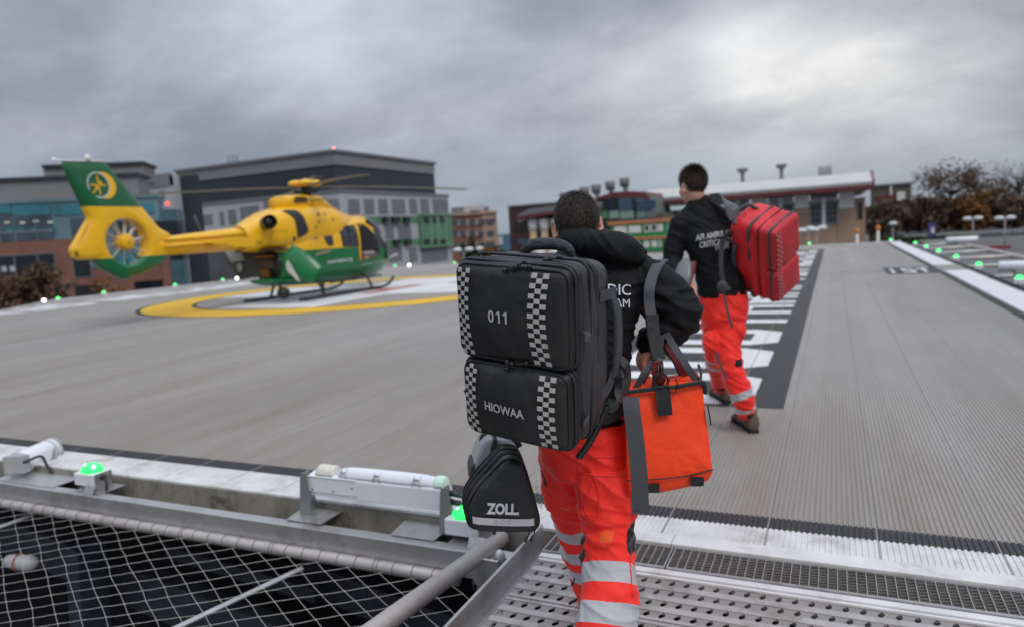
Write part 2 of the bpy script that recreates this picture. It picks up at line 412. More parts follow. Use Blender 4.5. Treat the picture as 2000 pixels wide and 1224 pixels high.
# landing circle, cross and H
CX, CY = -12.95, 17.75
ribbed('landing_circle_outline', [[circ(CX, CY, 6.32), circ(CX, CY, 4.83)]], M_BLACKP, .0012)
ribbed('landing_circle', [[circ(CX, CY, 6.2), circ(CX, CY, 4.95)]], M_YELP, .0024)
HX, HY = -12.88, 17.9
ribbed('landing_cross', [[rect(HX-1.6, HY-4.72, HX+1.6, HY+4.72)], [rect(HX-4.72, HY-1.6, HX+4.72, HY+1.6)]], M_WHITEP, .0012)
ribbed('landing_letter', [[rect(HX-.95, HY-1.5, HX-.55, HY+1.5)], [rect(HX+.55, HY-1.5, HX+.95, HY+1.5)], [rect(HX-.55, HY-.2, HX+.55, HY+.2)]], M_REDP, .0024)

# block lettering: strokes in a unit cell (u along reading, v up)
q = .22; c = .16
def O_(): return [[(c, 0), (1-c, 0), (1, .2), (1, .8), (1-c, 1), (c, 1), (0, .8), (0, .2)], [(.27, .22), (.73, .22), (.73, .78), (.27, .78)]]
GL = {
 'O': [O_()],
 'S': [[[(c, 1), (.9, 1), (1, .82), (1, .66), (.74, .66), (.74, .8), (.27, .8), (.27, .6), (.85, .6), (1, .42), (1, .2), (1-c, 0), (.1, 0), (0, .18), (0, .34), (.26, .34), (.26, .2), (.73, .2), (.73, .4), (.15, .4), (0, .56), (0, .8)]]],
 'U': [[[(0, 1), (0, .2), (c, 0), (1-c, 0), (1, .2), (1, 1), (.73, 1), (.73, .22), (.27, .22), (.27, 1)]]],
 'T': [[[(0, 1), (0, .78), (.36, .78), (.36, 0), (.64, 0), (.64, .78), (1, .78), (1, 1)]]],
 'H': [[[(0, 0), (.27, 0), (.27, .4), (.73, .4), (.73, 0), (1, 0), (1, 1), (.73, 1), (.73, .6), (.27, .6), (.27, 1), (0, 1)]]],
 'A': [[[(0, 0), (.27, 0), (.27, .3), (.73, .3), (.73, 0), (1, 0), (1, .75), (.78, 1), (.22, 1), (0, .75)], [(.27, .5), (.73, .5), (.73, .78), (.27, .78)]]],
 'M': [[[(0, 0), (.24, 0), (.24, .62), (.5, .3), (.76, .62), (.76, 0), (1, 0), (1, 1), (.8, 1), (.5, .62), (.2, 1), (0, 1)]]],
 'P': [[[(0, 0), (.27, 0), (.27, .38), (.82, .38), (1, .55), (1, .83), (.82, 1), (0, 1)], [(.27, .58), (.73, .58), (.73, .8), (.27, .8)]]],
 'N': [[[(0, 0), (.25, 0), (.25, .6), (.75, 0), (1, 0), (1, 1), (.75, 1), (.75, .42), (.25, 1), (0, 1)]]],
 'G': [[[(c, 0), (1-c, 0), (1, .2), (1, .5), (.55, .5), (.55, .33), (.73, .33), (.73, .22), (.27, .22), (.27, .78), (.73, .78), (.73, .68), (1, .68), (1, .8), (1-c, 1), (c, 1), (0, .8), (0, .2)]]],
 'E': [[[(0, 0), (1, 0), (1, .2), (.27, .2), (.27, .4), (.85, .4), (.85, .6), (.27, .6), (.27, .8), (1, .8), (1, 1), (0, 1)]]],
 'R': [[[(0, 0), (.27, 0), (.27, .38), (.5, .38), (.73, 0), (1, 0), (.78, .4), (1, .56), (1, .83), (.82, 1), (0, 1)], [(.27, .58), (.73, .58), (.73, .8), (.27, .8)]]],
 'L': [[[(0, 0), (1, 0), (1, .22), (.27, .22), (.27, 1), (0, 1)]]],
 'D': [[[(0, 0), (.82, 0), (1, .2), (1, .8), (.82, 1), (0, 1)], [(.27, .22), (.73, .22), (.73, .78), (.27, .78)]]],
 '1': [[rect(.36, 0, .66, 1)]], '5': [[[(0, 0), (1, 0), (1, .6), (.3, .6), (.3, .8), (1, .8), (1, 1), (0, 1), (0, .42), (.7, .42), (.7, .2), (0, .2)]]],
}
def line_of_text(st, fx, pitch, w):
    out = []; pos = 0
    for ch in st:
        if ch == ' ': pos += pitch*.55; continue
        for s in GL[ch]: out.append([[fx(pos+u*w, v) for u, v in lp] for lp in s])
        pos += pitch
    return out
ribbed('name_panel', [[rect(-2.4, 5.55, -.37, 32.3)]], M_BLACKP, .0012)
ribbed('name_lettering', line_of_text('SOUTHAMPTON GENERAL', lambda a, v: (-.6-1.48*v, 5.62+a), 1.40, 1.16), M_WHITEP, .0024)
ribbed('name_lettering', line_of_text('SOUTHAMPTON GENERAL', lambda a, v: (-24.4+2.3*v, 29.5-a), 1.2, 1.0), M_WHITEP, .0024)
ribbed('limit_panel', [[rect(1.1, 18.0, 2.12, 20.1)]], M_BLACKP, .0024)
ribbed('limit_lettering', line_of_text('15T', lambda a, v: (1.12+.33*a*1.0, 18.35+v*1.3), 1., .8), M_WHITEP, .0036)
# white kerb strip along the right-hand edge
g = G(); g.box((2.24, 3.47, .0), (2.70, 18.4, .022)); g.box((2.24, 20.3, .0), (2.70, 35.9, .022)); struct(g.build('edge_kerb', mat('white_kerb', (.62, .62, .64), .55, 0, .08, 3)))

# near edge flashing: ribbed white strip then a smooth lip
ribbed('edge_flashing', [[rect(-14.6, 3.135, 2.75, 3.328)]], M_GALV, .0018)
g = G()
for k in range(-8, 2):
    x0 = -14.6+(k+8)*1.74
    g.box((x0, 3.035, -.012), (min(x0+1.737, 2.75), 3.134, .004))
struct(g.build('edge_lip', M_GALV, bevel=.002))
g = G(); g.box((-14.6, 3.030, -.19), (2.7, 3.034, -.013)); g.box((-14.6, 2.87, -.2), (-1.29, 3.03, -.17))
for k in range(30): x = -14.2+k*.445; g.box((x, 2.872, -.169), (x+.006, 3.029, -.14))
g.box((-14.6, 2.866, -.2), (-1.29, 2.872, -.095)); struct(g.build('gutter', M_GUT))
g = G(); g.box((-14.6, 2.795, -.056), (-1.30, 2.856, -.05)); g.box((-14.6, 2.785, -.178), (-1.30, 2.7949, -.05)); g.box((-14.6, 2.795, -.178), (-1.30, 2.85, -.172)); g.box((-14.6,2.8575,-.075),(-1.3,2.865,-.058))
edge_beam = g.build('edge_beam', M_ALU, bevel=.0015); tag(edge_beam, 'long grey aluminium edge beam running in front of the gutter on the near side of the deck', 'beam')

# ================================================================= ramp (perforated planks), grating
M_PERF2 = mat('perforated_band', (.31, .285, .27), .55, .45, .15, 6, .2, 120)
ramp = thing('access_ramp', (0, 1.6, -.03), 'perforated pale metal access ramp the nearest walker stands on', 'ramp')
RX0, RX1 = -1.225, 1.35
def plank(yc, n_rows, off):
    g = G(); h = .0835
    for r in range(n_rows):
        y = yc-r*h; pz = -.03
        g.box((RX0, y-h/2-.0005, pz-.012), (RX1, y-h*.27, pz)); g.box((RX0, y+h*.27, pz-.012), (RX1, y+h/2-.0005, pz))
        nC = int((RX1-RX0)/.0575); w = (RX1-RX0)/nC; ya, yb = y-h*.27+.0002, y+h*.27-.0002; zz = pz-.0028
        sh = (.5 if (r+off) % 2 else 0.)
        for k in range(nC):
            xa = RX0+k*w; xb = xa+w; cx = xa+w*(.3+.4*sh+.1); cy = y; ring = []
            for j in range(12):
                a = 2*math.pi*j/12; ex, ey = math.cos(a)*.0125, math.sin(a)*.0215
                e = abs(math.sin(a))**.5; ring.append((cx+ex*(1-.35*e)+ey*.22, cy+ey))
            out = []
            for j in range(12):
                a = 2*math.pi*j/12; dx, dy = math.cos(a), math.sin(a); t = min((xb-cx if dx > 0 else cx-xa)/max(abs(dx), 1e-6), (h*.27)/max(abs(dy), 1e-6))
                out.append((cx+dx*t, min(max(cy+dy*t, ya), yb)))
            # square corners
            vs = [(p[0], p[1], zz) for p in ring]+[(p[0], p[1], zz) for p in out]+[(p[0], p[1], zz-.003) for p in ring]
            fs = [(j, (j+1) % 12, 12+(j+1) % 12, 12+j) for j in range(12)]+[(j, 24+j, 24+(j+1) % 12, (j+1) % 12) for j in range(12)]
            b = len(vs); vs += [(xb, yb, zz), (xa, yb, zz), (xa, ya, zz), (xb, ya, zz)]
            for ci, (sx, sy) in enumerate(((1, 1), (-1, 1), (-1, -1), (1, -1))):
                js = [j for j in range(12) if math.cos(2*math.pi*j/12)*sx > -1e-6 and math.sin(2*math.pi*j/12)*sy > -1e-6]
                if ci == 3: js = [9, 10, 11, 0]
                for u in range(len(js)-1):
                    fs.append((12+js[u], 12+js[u+1], b+ci))
            g.add(vs, fs, 1)
    return g
yy = 2.745
for k in range(4):
    g = plank(yy, 4, k); g.build('plank', [M_PERF, M_PERF2], ramp, fix=False); 
    e = G(); e.box((RX0, yy-.0835*3.5-.006, -.042), (RX1, yy-.0835*3.5-.0015, -.026)); e.build('plank_lip', M_PERF, ramp)
    yy -= .0835*4+.008
g = G(); g.box((RX0, -1.6, -.042), (RX1, yy+.04, -.03)); g.build('rear_plate', M_PERF, ramp)
g = G(); g.box((RX0-.002, 2.79, -.045), (RX1, 2.828, -.016)); g.box((RX0, 2.775, -.05), (RX1, 2.789, -.024)); g.build('front_rail', M_GALV, ramp, bevel=.002)
g = G(); g.box((-1.30, .2, -.085), (-1.286, 3.0, .038)); g.box((-1.2858, .2, -.085), (-1.229, 3.0, -.078)); g.build('side_plate', M_ALU, ramp, bevel=.001)
# bar grating between ramp and deck
def grating(x0, x1, label):
    t = thing('floor_grating', ((x0+x1)/2, 2.93, -.03), label, 'grating', 'bar grating panels along the deck edge')
    f = G(); y0, y1 = 2.832, 3.027; z1 = -.008; z0 = -.045
    f.box((x0, y0, z0), (x1, y0+.006, z1)); f.box((x0, y1-.006, z0), (x1, y1, z1)); f.box((x0, y0+.006, z0), (x0+.005, y1-.006, z1)); f.box((x1-.005, y0+.006, z0), (x1, y1-.006, z1))
    f.build('frame', M_ALU, t)
    b = G(); n = int((x1-x0-.01)/.034); w = (x1-x0-.01)/n
    for k in range(1, n): x = x0+.005+k*w; b.box((x-.0013, y0+.006, z0), (x+.0013, y1-.006, z1-.001))
    b.build('bearing_bars', mat('grating_bright', (.42, .40, .38), .5, .6, .2, 25), t)
    s = G(); m = 8
    for j in range(1, m):
        y = y0+j*(y1-y0)/m
        # serrated cross bars
        vs = []; N_ = int((x1-x0)/.0115)
        top = [(x0+.005+i*(x1-x0-.01)/N_, z1-.005-(.004 if i % 3 == 1 else 0)) for i in range(N_+1)]
        vs = [(x, y-.0018, z) for x, z in top]+[(x, y-.0018, z0) for x, z in top]+[(x, y+.0018, z) for x, z in top]
        k = N_+1; s.add(vs, [(i, i+1, k+i+1, k+i) for i in range(N_)]+[(i, 2*k+i, 2*k+i+1, i+1) for i in range(N_)])
    s.build('serrated_bars', M_GRATE, t, fix=False); return t
grating(-1.225, -.668, 'short bar grating panel at the left end, partly hidden by the walker\'s legs')
grating(-.660, 1.35, 'long bar grating panel right of the walker, between the ramp and the pale deck edge')

# handrail
hr = thing('handrail', (-1.5, 2.0, 0.0), 'thick round aluminium handrail tube rising beside the left edge of the ramp', 'handrail')
a_, b_ = onz(972, 1052, -.045), onz(747, 1224, .06); a_.x = b_.x = -1.5
dv = (b_-a_).normalized(); g = G(); g.tube([a_-dv*.02, b_+dv*1.2], .0385, 24); g.build('tube', M_PIPE, hr)
g = G(); g.box((-1.52, 2.705, -.16), (-1.40, 2.783, -.052)); g.box((-1.50,2.69,-.175),(-1.385,2.704,-.02)); g.build('bracket', M_ALU, hr, bevel=.004)
g = G(); g.ell((-1.40, 2.742, -.035), (.028, .028, .045)); g.tube([(-1.445, 2.704, -.1), (-1.445, 2.698, -.1)], .008, 6); g.build('bolt', M_ALU, hr)
# round notice on the beam
g = G(); cx, cz = -1.56, -.108
for rr, yy_, mi in ((.030, 2.7838, 0), (.024, 2.7832, 1)):
    g.add([(cx+rr*math.cos(2*math.pi*k/28), yy_, cz+rr*math.sin(2*math.pi*k/28)) for k in range(28)], [tuple(range(28))], mi)
for i in range(4): g.box((cx-.017, 2.7822, cz+.011-i*.007), (cx+.017-.003*(i % 2), 2.7827, cz+.0135-i*.007), 2)
tag(g.build('sticker', [mat('sticker_orange', (.72, .2, .08), .5), mat('sticker_white', (.8, .8, .82), .5), mat('sticker_blue', (.1, .2, .5), .5)]), 'round white sticker with an orange ring on the grey edge beam beside the handrail', 'sticker')

# safety net pipe and net
net = thing('safety_net', (-4, 2.76, -.2), 'wire safety net laced to a grey pipe below the near deck edge', 'net')
g = G(); px = -10.
g.tube([(x, 2.757, -.176) for x in np.arange(-10, -1.33, .31)], .0315, 20)
g.build('rim_pipe', M_PIPE, net)
g = G()
x = -9.9; i = 0
while x < -1.4:
    for dx in ((0, .022) if i % 6 == 3 else (0,)):
        g = G(); g.tube([(x+dx, 2.757+.0335*math.cos(a), -.176+.0335*math.sin(a)) for a in np.linspace(0, 2*math.pi, 15)], .0022, 5, caps=False); g.build('lacing_loop', mat('lacing_dark', (.25, .22, .20), .5, .5), net, fix=False)
    x += .113; i += 1
g = G(); ax, ay = .098, .052
def np_(i, j):
    x = -9.7+i*ax; y = 2.715-j*ay
    s = (2.715-y)
    w = noise.noise(Vector((x*2.1, y*2.3, 3)))*.012
    return Vector((x+noise.noise(Vector((x*5, y*5, 9)))*.012, y+noise.noise(Vector((x*5, y*5, 1)))*.010, -.185-.13*math.sin(min(s/2.6, 1)*math.pi)*.9+w-.04*s))
for i in range(0, int(8.3/ax)):
    for j in range(0, 46):
        if (i+j) % 2: continue
        p = np_(i, j)
        if p.x > -1.36 or p.x < -6.2-.6*j*ay*0: continue
        for di in (-1, 1):
            q_ = np_(i+di, j+1)
            if q_.x > -1.33: continue
            m_ = (p+q_)/2+Vector((0, 0, -.0015)); g.tube([p, m_, q_], .00135, 4, caps=False)
        g.ell(p, (.0042, .003, .003), n=6, m=4)
# edge hangers to the pipe
for i in range(0, int(8.3/ax)):
    if i % 2: continue
    p = np_(i, 0)
    if -6.2 < p.x < -1.4: g.tube([p, Vector((p.x+.01, 2.737, -.196))], .0016, 4, caps=False)
g.build('mesh', M_WIRE, net, fix=False)
# net outriggers (flat bars)
for k, (pa, pb) in enumerate((((592, 1108), (330, 1232)), ((75, 1000), (-120, 1075)))):
    a = onz(*pa, -.23); b = onz(*pb, -.34); g = G(); g.strap([a, b], Vector((1, 0, .0)), .034, .008)
    g.build('outrigger', M_ALU, net)

# what lies below the net
base = struct(G().box((-16, -6, -2.62), (4, 12, -2.6)).build('shade_sheet', mat('undercroft_shade', (.016, .016, .018), .8, 0, .5, 1)))  # near-black sheet added; its colour stands in for deep shade under the deck
def steel(name, pts, r, label, m=M_DARKST, w=None):
    g = G(); g.strap(pts, Vector((0, 0, 1)), r*2, w or r*1.2)
    return tag(g.build(name, m, bevel=.005), label, 'steel beam', 'dark steelwork under the deck edge')
a = onz(-200, 960, -.9); b = onz(1000, 1330, -.9)
steel('support_beam', [U(330, 1075, 5.4), U(620, 1160, 4.6)], .05, 'slanting dark steel edge angle below the middle of the net')
steel('support_beam', [U(-60, 1010, 6.6), U(560, 1260, 4.6)], .16, 'deep blue-black main beam below the left part of the net', w=.12)
steel('support_column', [U(165, 1060, 5.2), U(185, 1330, 5.4)], .10, 'blue-grey steel column below the net near the bottom left corner', mat('blue_steel', (.045, .055, .08), .5, .3, .3, 4), w=.2)
steel('support_beam', [U(600, 1120, 5.0), U(960, 1260, 4.0)], .12, 'dark steel beam below the net next to the handrail', w=.1)
g = G(); g.box((-4.9, 1.2, -1.7), (-4.55, 1.5, -1.35)); g.box((-4.1, 1.0, -1.75), (-3.85, 1.2, -1.5))
tag(g.build('cable_tray', mat('orange_primer', (.45, .2, .03), .6, 0, .2)), 'orange painted bracket seen through the net at the bottom left', 'bracket')
pl = thing('bulkhead_lamp', U(48, 1098, 4.7), 'white round-ended lamp seen through the net at the left edge', 'lamp')
c0 = U(20, 1095, 4.7); c1 = U(58, 1100, 4.7); g = G(); g.limb([c0, c1], [.045, .055], 20); g.build('globe', mat('dull_globe', (.36, .36, .37), .5, 0, .2, 10), pl)
g = G(); g.tube([c1-(c1-c0)*.55+Vector((0, 0, .055*math.sin(a)))+Vector((.02*math.cos(a), -.055*math.cos(a), 0)) for a in np.linspace(0, 6.28, 13)], .005, 5); g.build('guard_ring', mat('rust_red', (.35, .1, .04), .6), pl)

# right-hand net panels
rn = thing('perimeter_net', (3.9, 18, -.2), 'grey perimeter net panels with pale frames outside the right edge of the deck', 'net')
g = G()
for k in range(9):
    y0 = 5.2+k*3.4; g.box((2.98, y0+.06, -.215), (4.86, y0+3.34, -.212))
g.build('mesh_panel', mat('net_panel_grey', (.105, .107, .112), .6, .2, .15, 30), rn)
g = G()
for k in range(10): y0 = 5.2+k*3.4; g.tube([(2.9, y0, -.2), (4.95, y0-.1, -.14)], .045, 8)
g.build('cross_pipe', M_WIRE, rn)
g = G(); g.tube([(4.9, 3., -.15), (4.9, 36, -.12)], .055, 10); g.build('outer_pipe', M_WIRE, rn)
g = G(); g.tube([(2.93, 3.0, -.03), (2.93, 36.0, -.03)], .03, 8); g.box((2.755, 3.1, -.2), (2.80, 36.1, -.06)); g.box((2.80,3.1,-.26),(2.97,36.1,-.22)); g.build('inner_rail', M_DARKST, rn)
# far rail / upstand round the other sides
up = G()
pts = DECK[0:6]
for (x0, y0), (x1, y1) in zip(pts, pts[1:]):
    d = Vector((x1-x0, y1-y0, 0)); n_ = Vector((-d.y, d.x, 0)).normalized(); o = n_*.12
    up.strap([Vector((x0, y0, .0))+o, Vector((x1, y1, .0))+o], Vector((0, 0, 1)), .10, .09)
tag(up.build('edge_upstand', M_GALV), 'low pale metal upstand along the far edges of the landing deck', 'upstand')

# ================================================================= edge lamps
def edge_lamp_near(name, label):
    t = thing(name, (-4.40, 2.92, -.05), label, 'edge lamp', 'green edge lamps round the deck')
    g = G(); g.box((-4.53, 2.85, -.018), (-4.345, 2.985, .062)); g.build('housing', M_WBOX, t, bevel=.006)
    g = G()
    rs = [[(-4.437+.078*math.cos(a)*math.cos(b), 2.918+.062*math.sin(a)*math.cos(b), .063+.052*math.sin(b)) for a in np.linspace(0, 2*math.pi, 24, endpoint=False)] for b in np.linspace(0, 1.45, 7)]
    g.rings(rs, True); g.build('dome', M_GREENL, t)
    g = G()
    for k in range(5): g.ell((-4.47+.02*k, 2.90+.012*(k % 2), .098), (.012, .014, .012), n=8, m=6)
    g.build('lamp_core', M_GREENC, t)
    g = G(); g.add([(-4.345, 2.86, -.05), (-4.335, 2.86, .06), (-4.335, 2.98, .06), (-4.345, 2.98, -.05)], [(0, 1, 2, 3)]); g.box((-4.50, 2.82, -.049), (-4.25, 3.0, -.044)); g.obox(Vector((-4.38, 2.80, -.05)), Vector((1, 0, 0)), Vector((0, .5, .86)), Vector((0, -.86, .5)), (0, 0, 0), (.09, .06, .003)); g.build('bracket', M_ALU, t)
    g = G(); g.tube([(-4.343, 2.915, .03), (-4.325, 2.912, .03)], .018, 12); g.tube(spl([(-4.33, 2.91, .03), (-4.285, 2.90, .012), (-4.27, 2.885, -.03), (-4.262, 2.875, -.06), (-4.2, 2.868, -.075)], 6), .008, 8); g.build('cable', M_BLACKM, t)
    return t
lampA = edge_lamp_near('edge_lamp', 'green dome lamp on a white box between the tube floodlight and the batten light')
lampB = copy_tree(lampA); lampB.location.x += 2.77; lampB.location.y += .02; lampB.rotation_euler.z = .0
lampB['label'] = 'green edge lamp mostly hidden behind the black triangular monitor bag'
def far_lamp():
    t = thing('edge_lamp', (0, 0, 0), 'x', 'edge lamp', 'green edge lamps round the deck')
    g = G(); g.box((-.075, -.07, 0), (.075, .07, .09)); g.tube([(0, -.075, .06), (0, -.1, .03), (0, -.1, -.06)], .01, 6); g.build('housing', M_WBOX, t, bevel=.01)
    g = G(); g.ell((0, 0, .10), (.06, .06, .045), n=14, m=8); g.build('dome', mat('green_lamp_far', (.03, 1., .16), .2, emit=2.2), t); return t
fl = far_lamp()
spots = [(-25.9, 16.6, 'green edge lamp at the far left of the deck below the brown tree'), (-26.6, 18.9, 'green edge lamp under the tail fin bumper of the helicopter'), (-26.6, 22.3, 'green edge lamp below the glass corner of the brick and teal building'),
 (-26.6, 25.0, 'green edge lamp paired with a white light below the tail boom'), (-25.9, 27.9, 'green edge lamp just behind the open rear doors of the helicopter'), (-21.4, 31.9, 'green edge lamp paired with a white light just ahead of the helicopter nose'),
 (-18.2, 32.7, 'green edge lamp to the right of the helicopter, under the green clad bay'), (-15.9, 33.3, 'green edge lamp below the red brick office block'), (-1.05, 36.2, 'green edge lamp at the far end of the dark lettered panel'), (2.35, 36.35, 'green edge lamp at the far right corner of the deck'),
 (2.9, 31.8, 'farthest of the lamps along the right-hand kerb'), (2.9, 28.2, 'second farthest lamp along the right-hand kerb'), (2.9, 25., 'third lamp from the far end of the right-hand kerb'), (2.93, 21.8, 'lamp right of the kerb just before the gap in the white strip'),
 (2.93, 18.6, 'green lamp in front of the white tube floodlight right of the kerb'), (2.95, 14.9, 'nearest and largest green lamp along the right-hand kerb')]
for k, (x, y, lb) in enumerate(spots):
    o = fl if k == 0 else copy_tree(fl)
    o.location = (x, y, .02); o['label'] = lb
def wlight(x, y, lb, first=[None]):
    if first[0] is None:
        t = thing('deck_floodlight', (0, 0, 0), 'x', 'floodlight', 'small white deck lights')
        g = G(); g.box((-.1, -.06, 0), (.1, .06, .06)); g.build('housing', M_WBOX, t, bevel=.01)
        g = G(); g.ell((0, 0, .10), (.062, .055, .04), n=14, m=8); g.build('lens', M_WHITEL, t); first[0] = t; o = t
    else: o = copy_tree(first[0])
    o.location = (x, y, .02); o['label'] = lb
wlight(-25.6, 15.9, 'small white light at the far left edge of the deck'); wlight(-26.3, 25.6, 'small white light behind the tail boom of the helicopter'); wlight(-20.6, 32.05, 'small white light just right of the helicopter nose')

# tube floodlights
def tube_light(t, C0, C1, r, first=True):
    d = (C1-C0).normalized(); u = Vector((0, 0, 1)); u = (u-d*u.dot(d)).normalized(); v = d.cross(u)
    g = G(); g.tube([C0, C0+d*.004, C1-d*.004, C1], [r*.97, r, r, r*.97], 32); g.build('barrel', M_WBOX, t)
    g = G()
    for s in (0, 1):
        c_ = C0 if s == 0 else C1; e = -d if s == 0 else d; g.tube([c_-e*.012, c_+e*.006], r*1.02, 28)
    g.tube([C1-d*.05, C1-d*.035], r*1.03, 28); g.build('end_cap', mat('lamp_cap', (.5, .51, .54), .45), t)
    return d, u, v
t = thing('tube_floodlight', (-5.0, 2.95, -.05), 'white cylindrical floodlight on a bracket at the far left of the gutter', 'floodlight')
C0 = U(38, 906, 5.05); C1 = U(104, 877, 5.32)
tube_light(t, C0, C1, .088)
g = G(); p = U(4, 892, 4.93); q_ = U(43, 890, 4.93); h = U(8, 926, 4.93)-p; g.prism([p, q_, q_+h, p+h], Vector((0, .05, 0))); g.build('junction_box', mat('box_grey', (.36, .36, .37), .45), t, bevel=.004)
g = G(); g.prism([U(85, 885, 5.13), U(106, 872, 5.2), U(112, 910, 5.18), U(88, 930, 5.05)], Vector((0, .006, 0))); g.box((-5.35, 2.82, -.049), (-4.72, 3.03, -.044)); g.build('bracket', M_ALU, t)
g = G(); g.tube(spl([U(45, 902, 4.93), U(52, 900, 4.95), U(80, 890, 5.0), U(92, 908, 5.), U(106, 930, 4.98)], 5), .009, 8); g.build('cable', M_BLACKM, t)
t = thing('tube_floodlight', (3.6, 17.5, 0), 'white cylindrical floodlight on the net panels right of the kerb', 'floodlight')
tube_light(t, Vector((3.15, 17.7, .12)), Vector((4.0, 17.5, .13)), .11); g = G(); g.box((3.4, 17.5, -.2), (3.7, 17.7, .05)); g.build('bracket', M_ALU, t)
for x, y, lb in ((3.3, 29.5, 'white tube light lying beyond the far right lamps'),):
    t = thing('tube_floodlight', (x, y, 0), lb, 'floodlight'); tube_light(t, Vector((4.2, 33.9, .06)), Vector((5.3, 33.9, .06)), .13); g = G(); g.box((4.6, 33.8, -.2), (4.9, 34., -.02)); g.build('bracket', M_ALU, t)

# long batten light on two stands
t = thing('batten_light', (-2.25, 2.97, -.05), 'long white weatherproof batten light with clips, held between two metal stands', 'batten light')
X0, X1 = -2.665, -1.80
def sec(x, s=1.): return [(x, 2.955, .062), (x, 2.955, .168), (x, 2.962, .176), (x, 2.975, .182), (x, 3.02, .188+.0*s), (x, 3.045, .168), (x, 3.05, .09), (x, 3.03, .062)]
g = G(); g.rings([sec(x) for x in (X0+.0, X0+.01, X1-.03, X1)], True, smooth=False); g.build('body', M_WBOX, t, bevel=.005)
def dome(x0, x1, m, nm):
    g = G(); rs = []
    for k in range(13):
        f = k/12; x = x0+(x1-x0)*f; e = max(.02, 1-(abs(2*f-1))**6)
        rs.append([(x, 3.005+.045*math.cos(a)*e**.3, .176+.052*math.sin(a)*e**.5) for a in np.linspace(0, math.pi, 12)])
    g.rings(rs, True); g.build(nm, m, t)
dome(X0+.035, X0+.135, M_CREAM, 'end_cover'); dome(X0+.125, X0+.165, M_CREAM, 'end_cover'); dome(X0+.15, X1-.02, mat('clear_diffuser', (.74, .76, .82), .18, 0, .03, 5), 'diffuser')
dome(X1-.075, X1-.005, mat('greenish_diffuser', (.6, .8, .68), .2), 'diffuser_end')
g = G(); g.box((X0+.0, 2.949, .085), (X0+.325, 2.9545, .176)); g.box((X0, 2.945, .171), (X0+.325, 2.955, .178)); g.build('cover_plate', M_WBOX, t, bevel=.002)
g = G()
for x in (X0+.03, X0+.3, X0+.17): g = G(); g.tube([(x, 2.949, .13 if x > X0+.2 else .1), (x, 2.9465, .13 if x > X0+.2 else .1)], .005, 8); g.build('screw', M_DARKST, t)
for x in (X0+.235, X0+.455, X0+.70):
    g = G()
    for s in (-.02, .02): g.tube([(x+s, 2.955, .170), (x+s, 2.957, .200), (x+s, 2.985, .222)], .0018, 5)
    g.tube([(x-.02, 2.957, .192), (x+.02, 2.957, .192)], .0018, 5); g.tube([(x-.012, 2.96, .21), (x+.014, 2.965, .212)], .006, 6)
    g.build('clip', mat('clip_chrome', (.6, .58, .56), .25, .9), t)
for x, lab in ((-2.685, None), (-1.79, None)):
    g = G(); w0, w1 = .038, .062; zt = .195; zb = -.045
    g.add([(x, 2.925, zb), (x, 2.925+w1*1.7, zb), (x, 2.925+w0*1.6, zt), (x, 2.935, zt), (x+.005, 2.925, zb), (x+.005, 2.925+w1*1.7, zb), (x+.005, 2.925+w0*1.6, zt), (x+.005, 2.935, zt)], [(0, 1, 2, 3), (7, 6, 5, 4), (0, 4, 5, 1), (1, 5, 6, 2), (2, 6, 7, 3), (3, 7, 4, 0)])
    g.add([(x-.032, 2.918, zb), (x+.052, 2.918, zb), (x+.032, 2.93, zt), (x-.012, 2.93, zt), (x-.032, 2.922, zb), (x+.052, 2.922, zb), (x+.032, 2.934, zt), (x-.012, 2.934, zt)], [(0, 1, 2, 3), (7, 6, 5, 4), (0, 4, 5, 1), (1, 5, 6, 2), (2, 6, 7, 3), (3, 7, 4, 0)])
    g.build('stand', mat('stand_steel', (.30, .31, .31), .4, .6, .1, 6), t)
for xa, xb in ((-2.77, -2.505), (-2.09, -1.805)):
    g = G(); dx = .03
    g.prism([(xa+.03, 2.84, -.0455), (xb, 2.84, -.0455), (xb+.0, 3.028, -.0455), (xa, 3.028, -.0455)], (0, 0, .005)); g.build('base_plate', M_ALU, t, bevel=.001)
    g = G(); g.tube([(xa+.05, 2.852, -.041), (xa+.05, 2.852, -.036)], .007, 6); g.tube([(xb-.02, 2.852, -.041), (xb-.02, 2.852, -.036)], .007, 6); g.build('bolt', M_PERF, t)
g = G()
for z, dz in ((.15, .0), (.105, -.01)):
    g.tube([(X1+.02, 2.985, z), (X1+.075, 2.985, z-.006)], .015, 12); g.tube(spl([(X1+.07, 2.985, z-.005), (X1+.115, 2.98, z-.03), (X1+.135, 2.965, z-.08), (X1+.13, 2.95, z-.15), (X1+.12, 2.93, -.06)], 6), .009, 8)
g.build('cable', mat('dark_cable', (.03, .045, .045), .45), t)
g = G(); g.tube([(-14, 2.861, -.06), (-1.35, 2.861, -.06)], .006, 6); tag(g.build('loom_cable', M_BLACKM), 'thin black cable lying along the gutter beside the edge beam', 'cable')
# ================================================================= helicopter (stands on the cross, nose along +Y)
MY = 16.1; MX = -13.6
M_HY = mat('heli_yellow', (.86, .47, .004), .28, 0, .03, 2, coat=.15)
M_HG = mat('heli_green', (.002, .15, .045), .3, 0, .05, 2, coat=.15)
M_HB = mat('heli_black', (.012, .012, .013), .4, 0, .1, 6)
M_HGL = mat('heli_glass', (.028, .032, .04), .12, 0, .7, 5, spec=.5)
M_HW = mat('heli_white', (.72, .72, .72), .4)
M_HGR = mat('heli_grey', (.22, .22, .21), .45, .1, .1, 5)
def HP(s, l, z): return Vector((MX+s, MY+l, z))
heli = thing('helicopter', (MX, MY, 0), 'yellow and green twin-engine helicopter with enclosed tail rotor parked on the landing circle', 'helicopter')
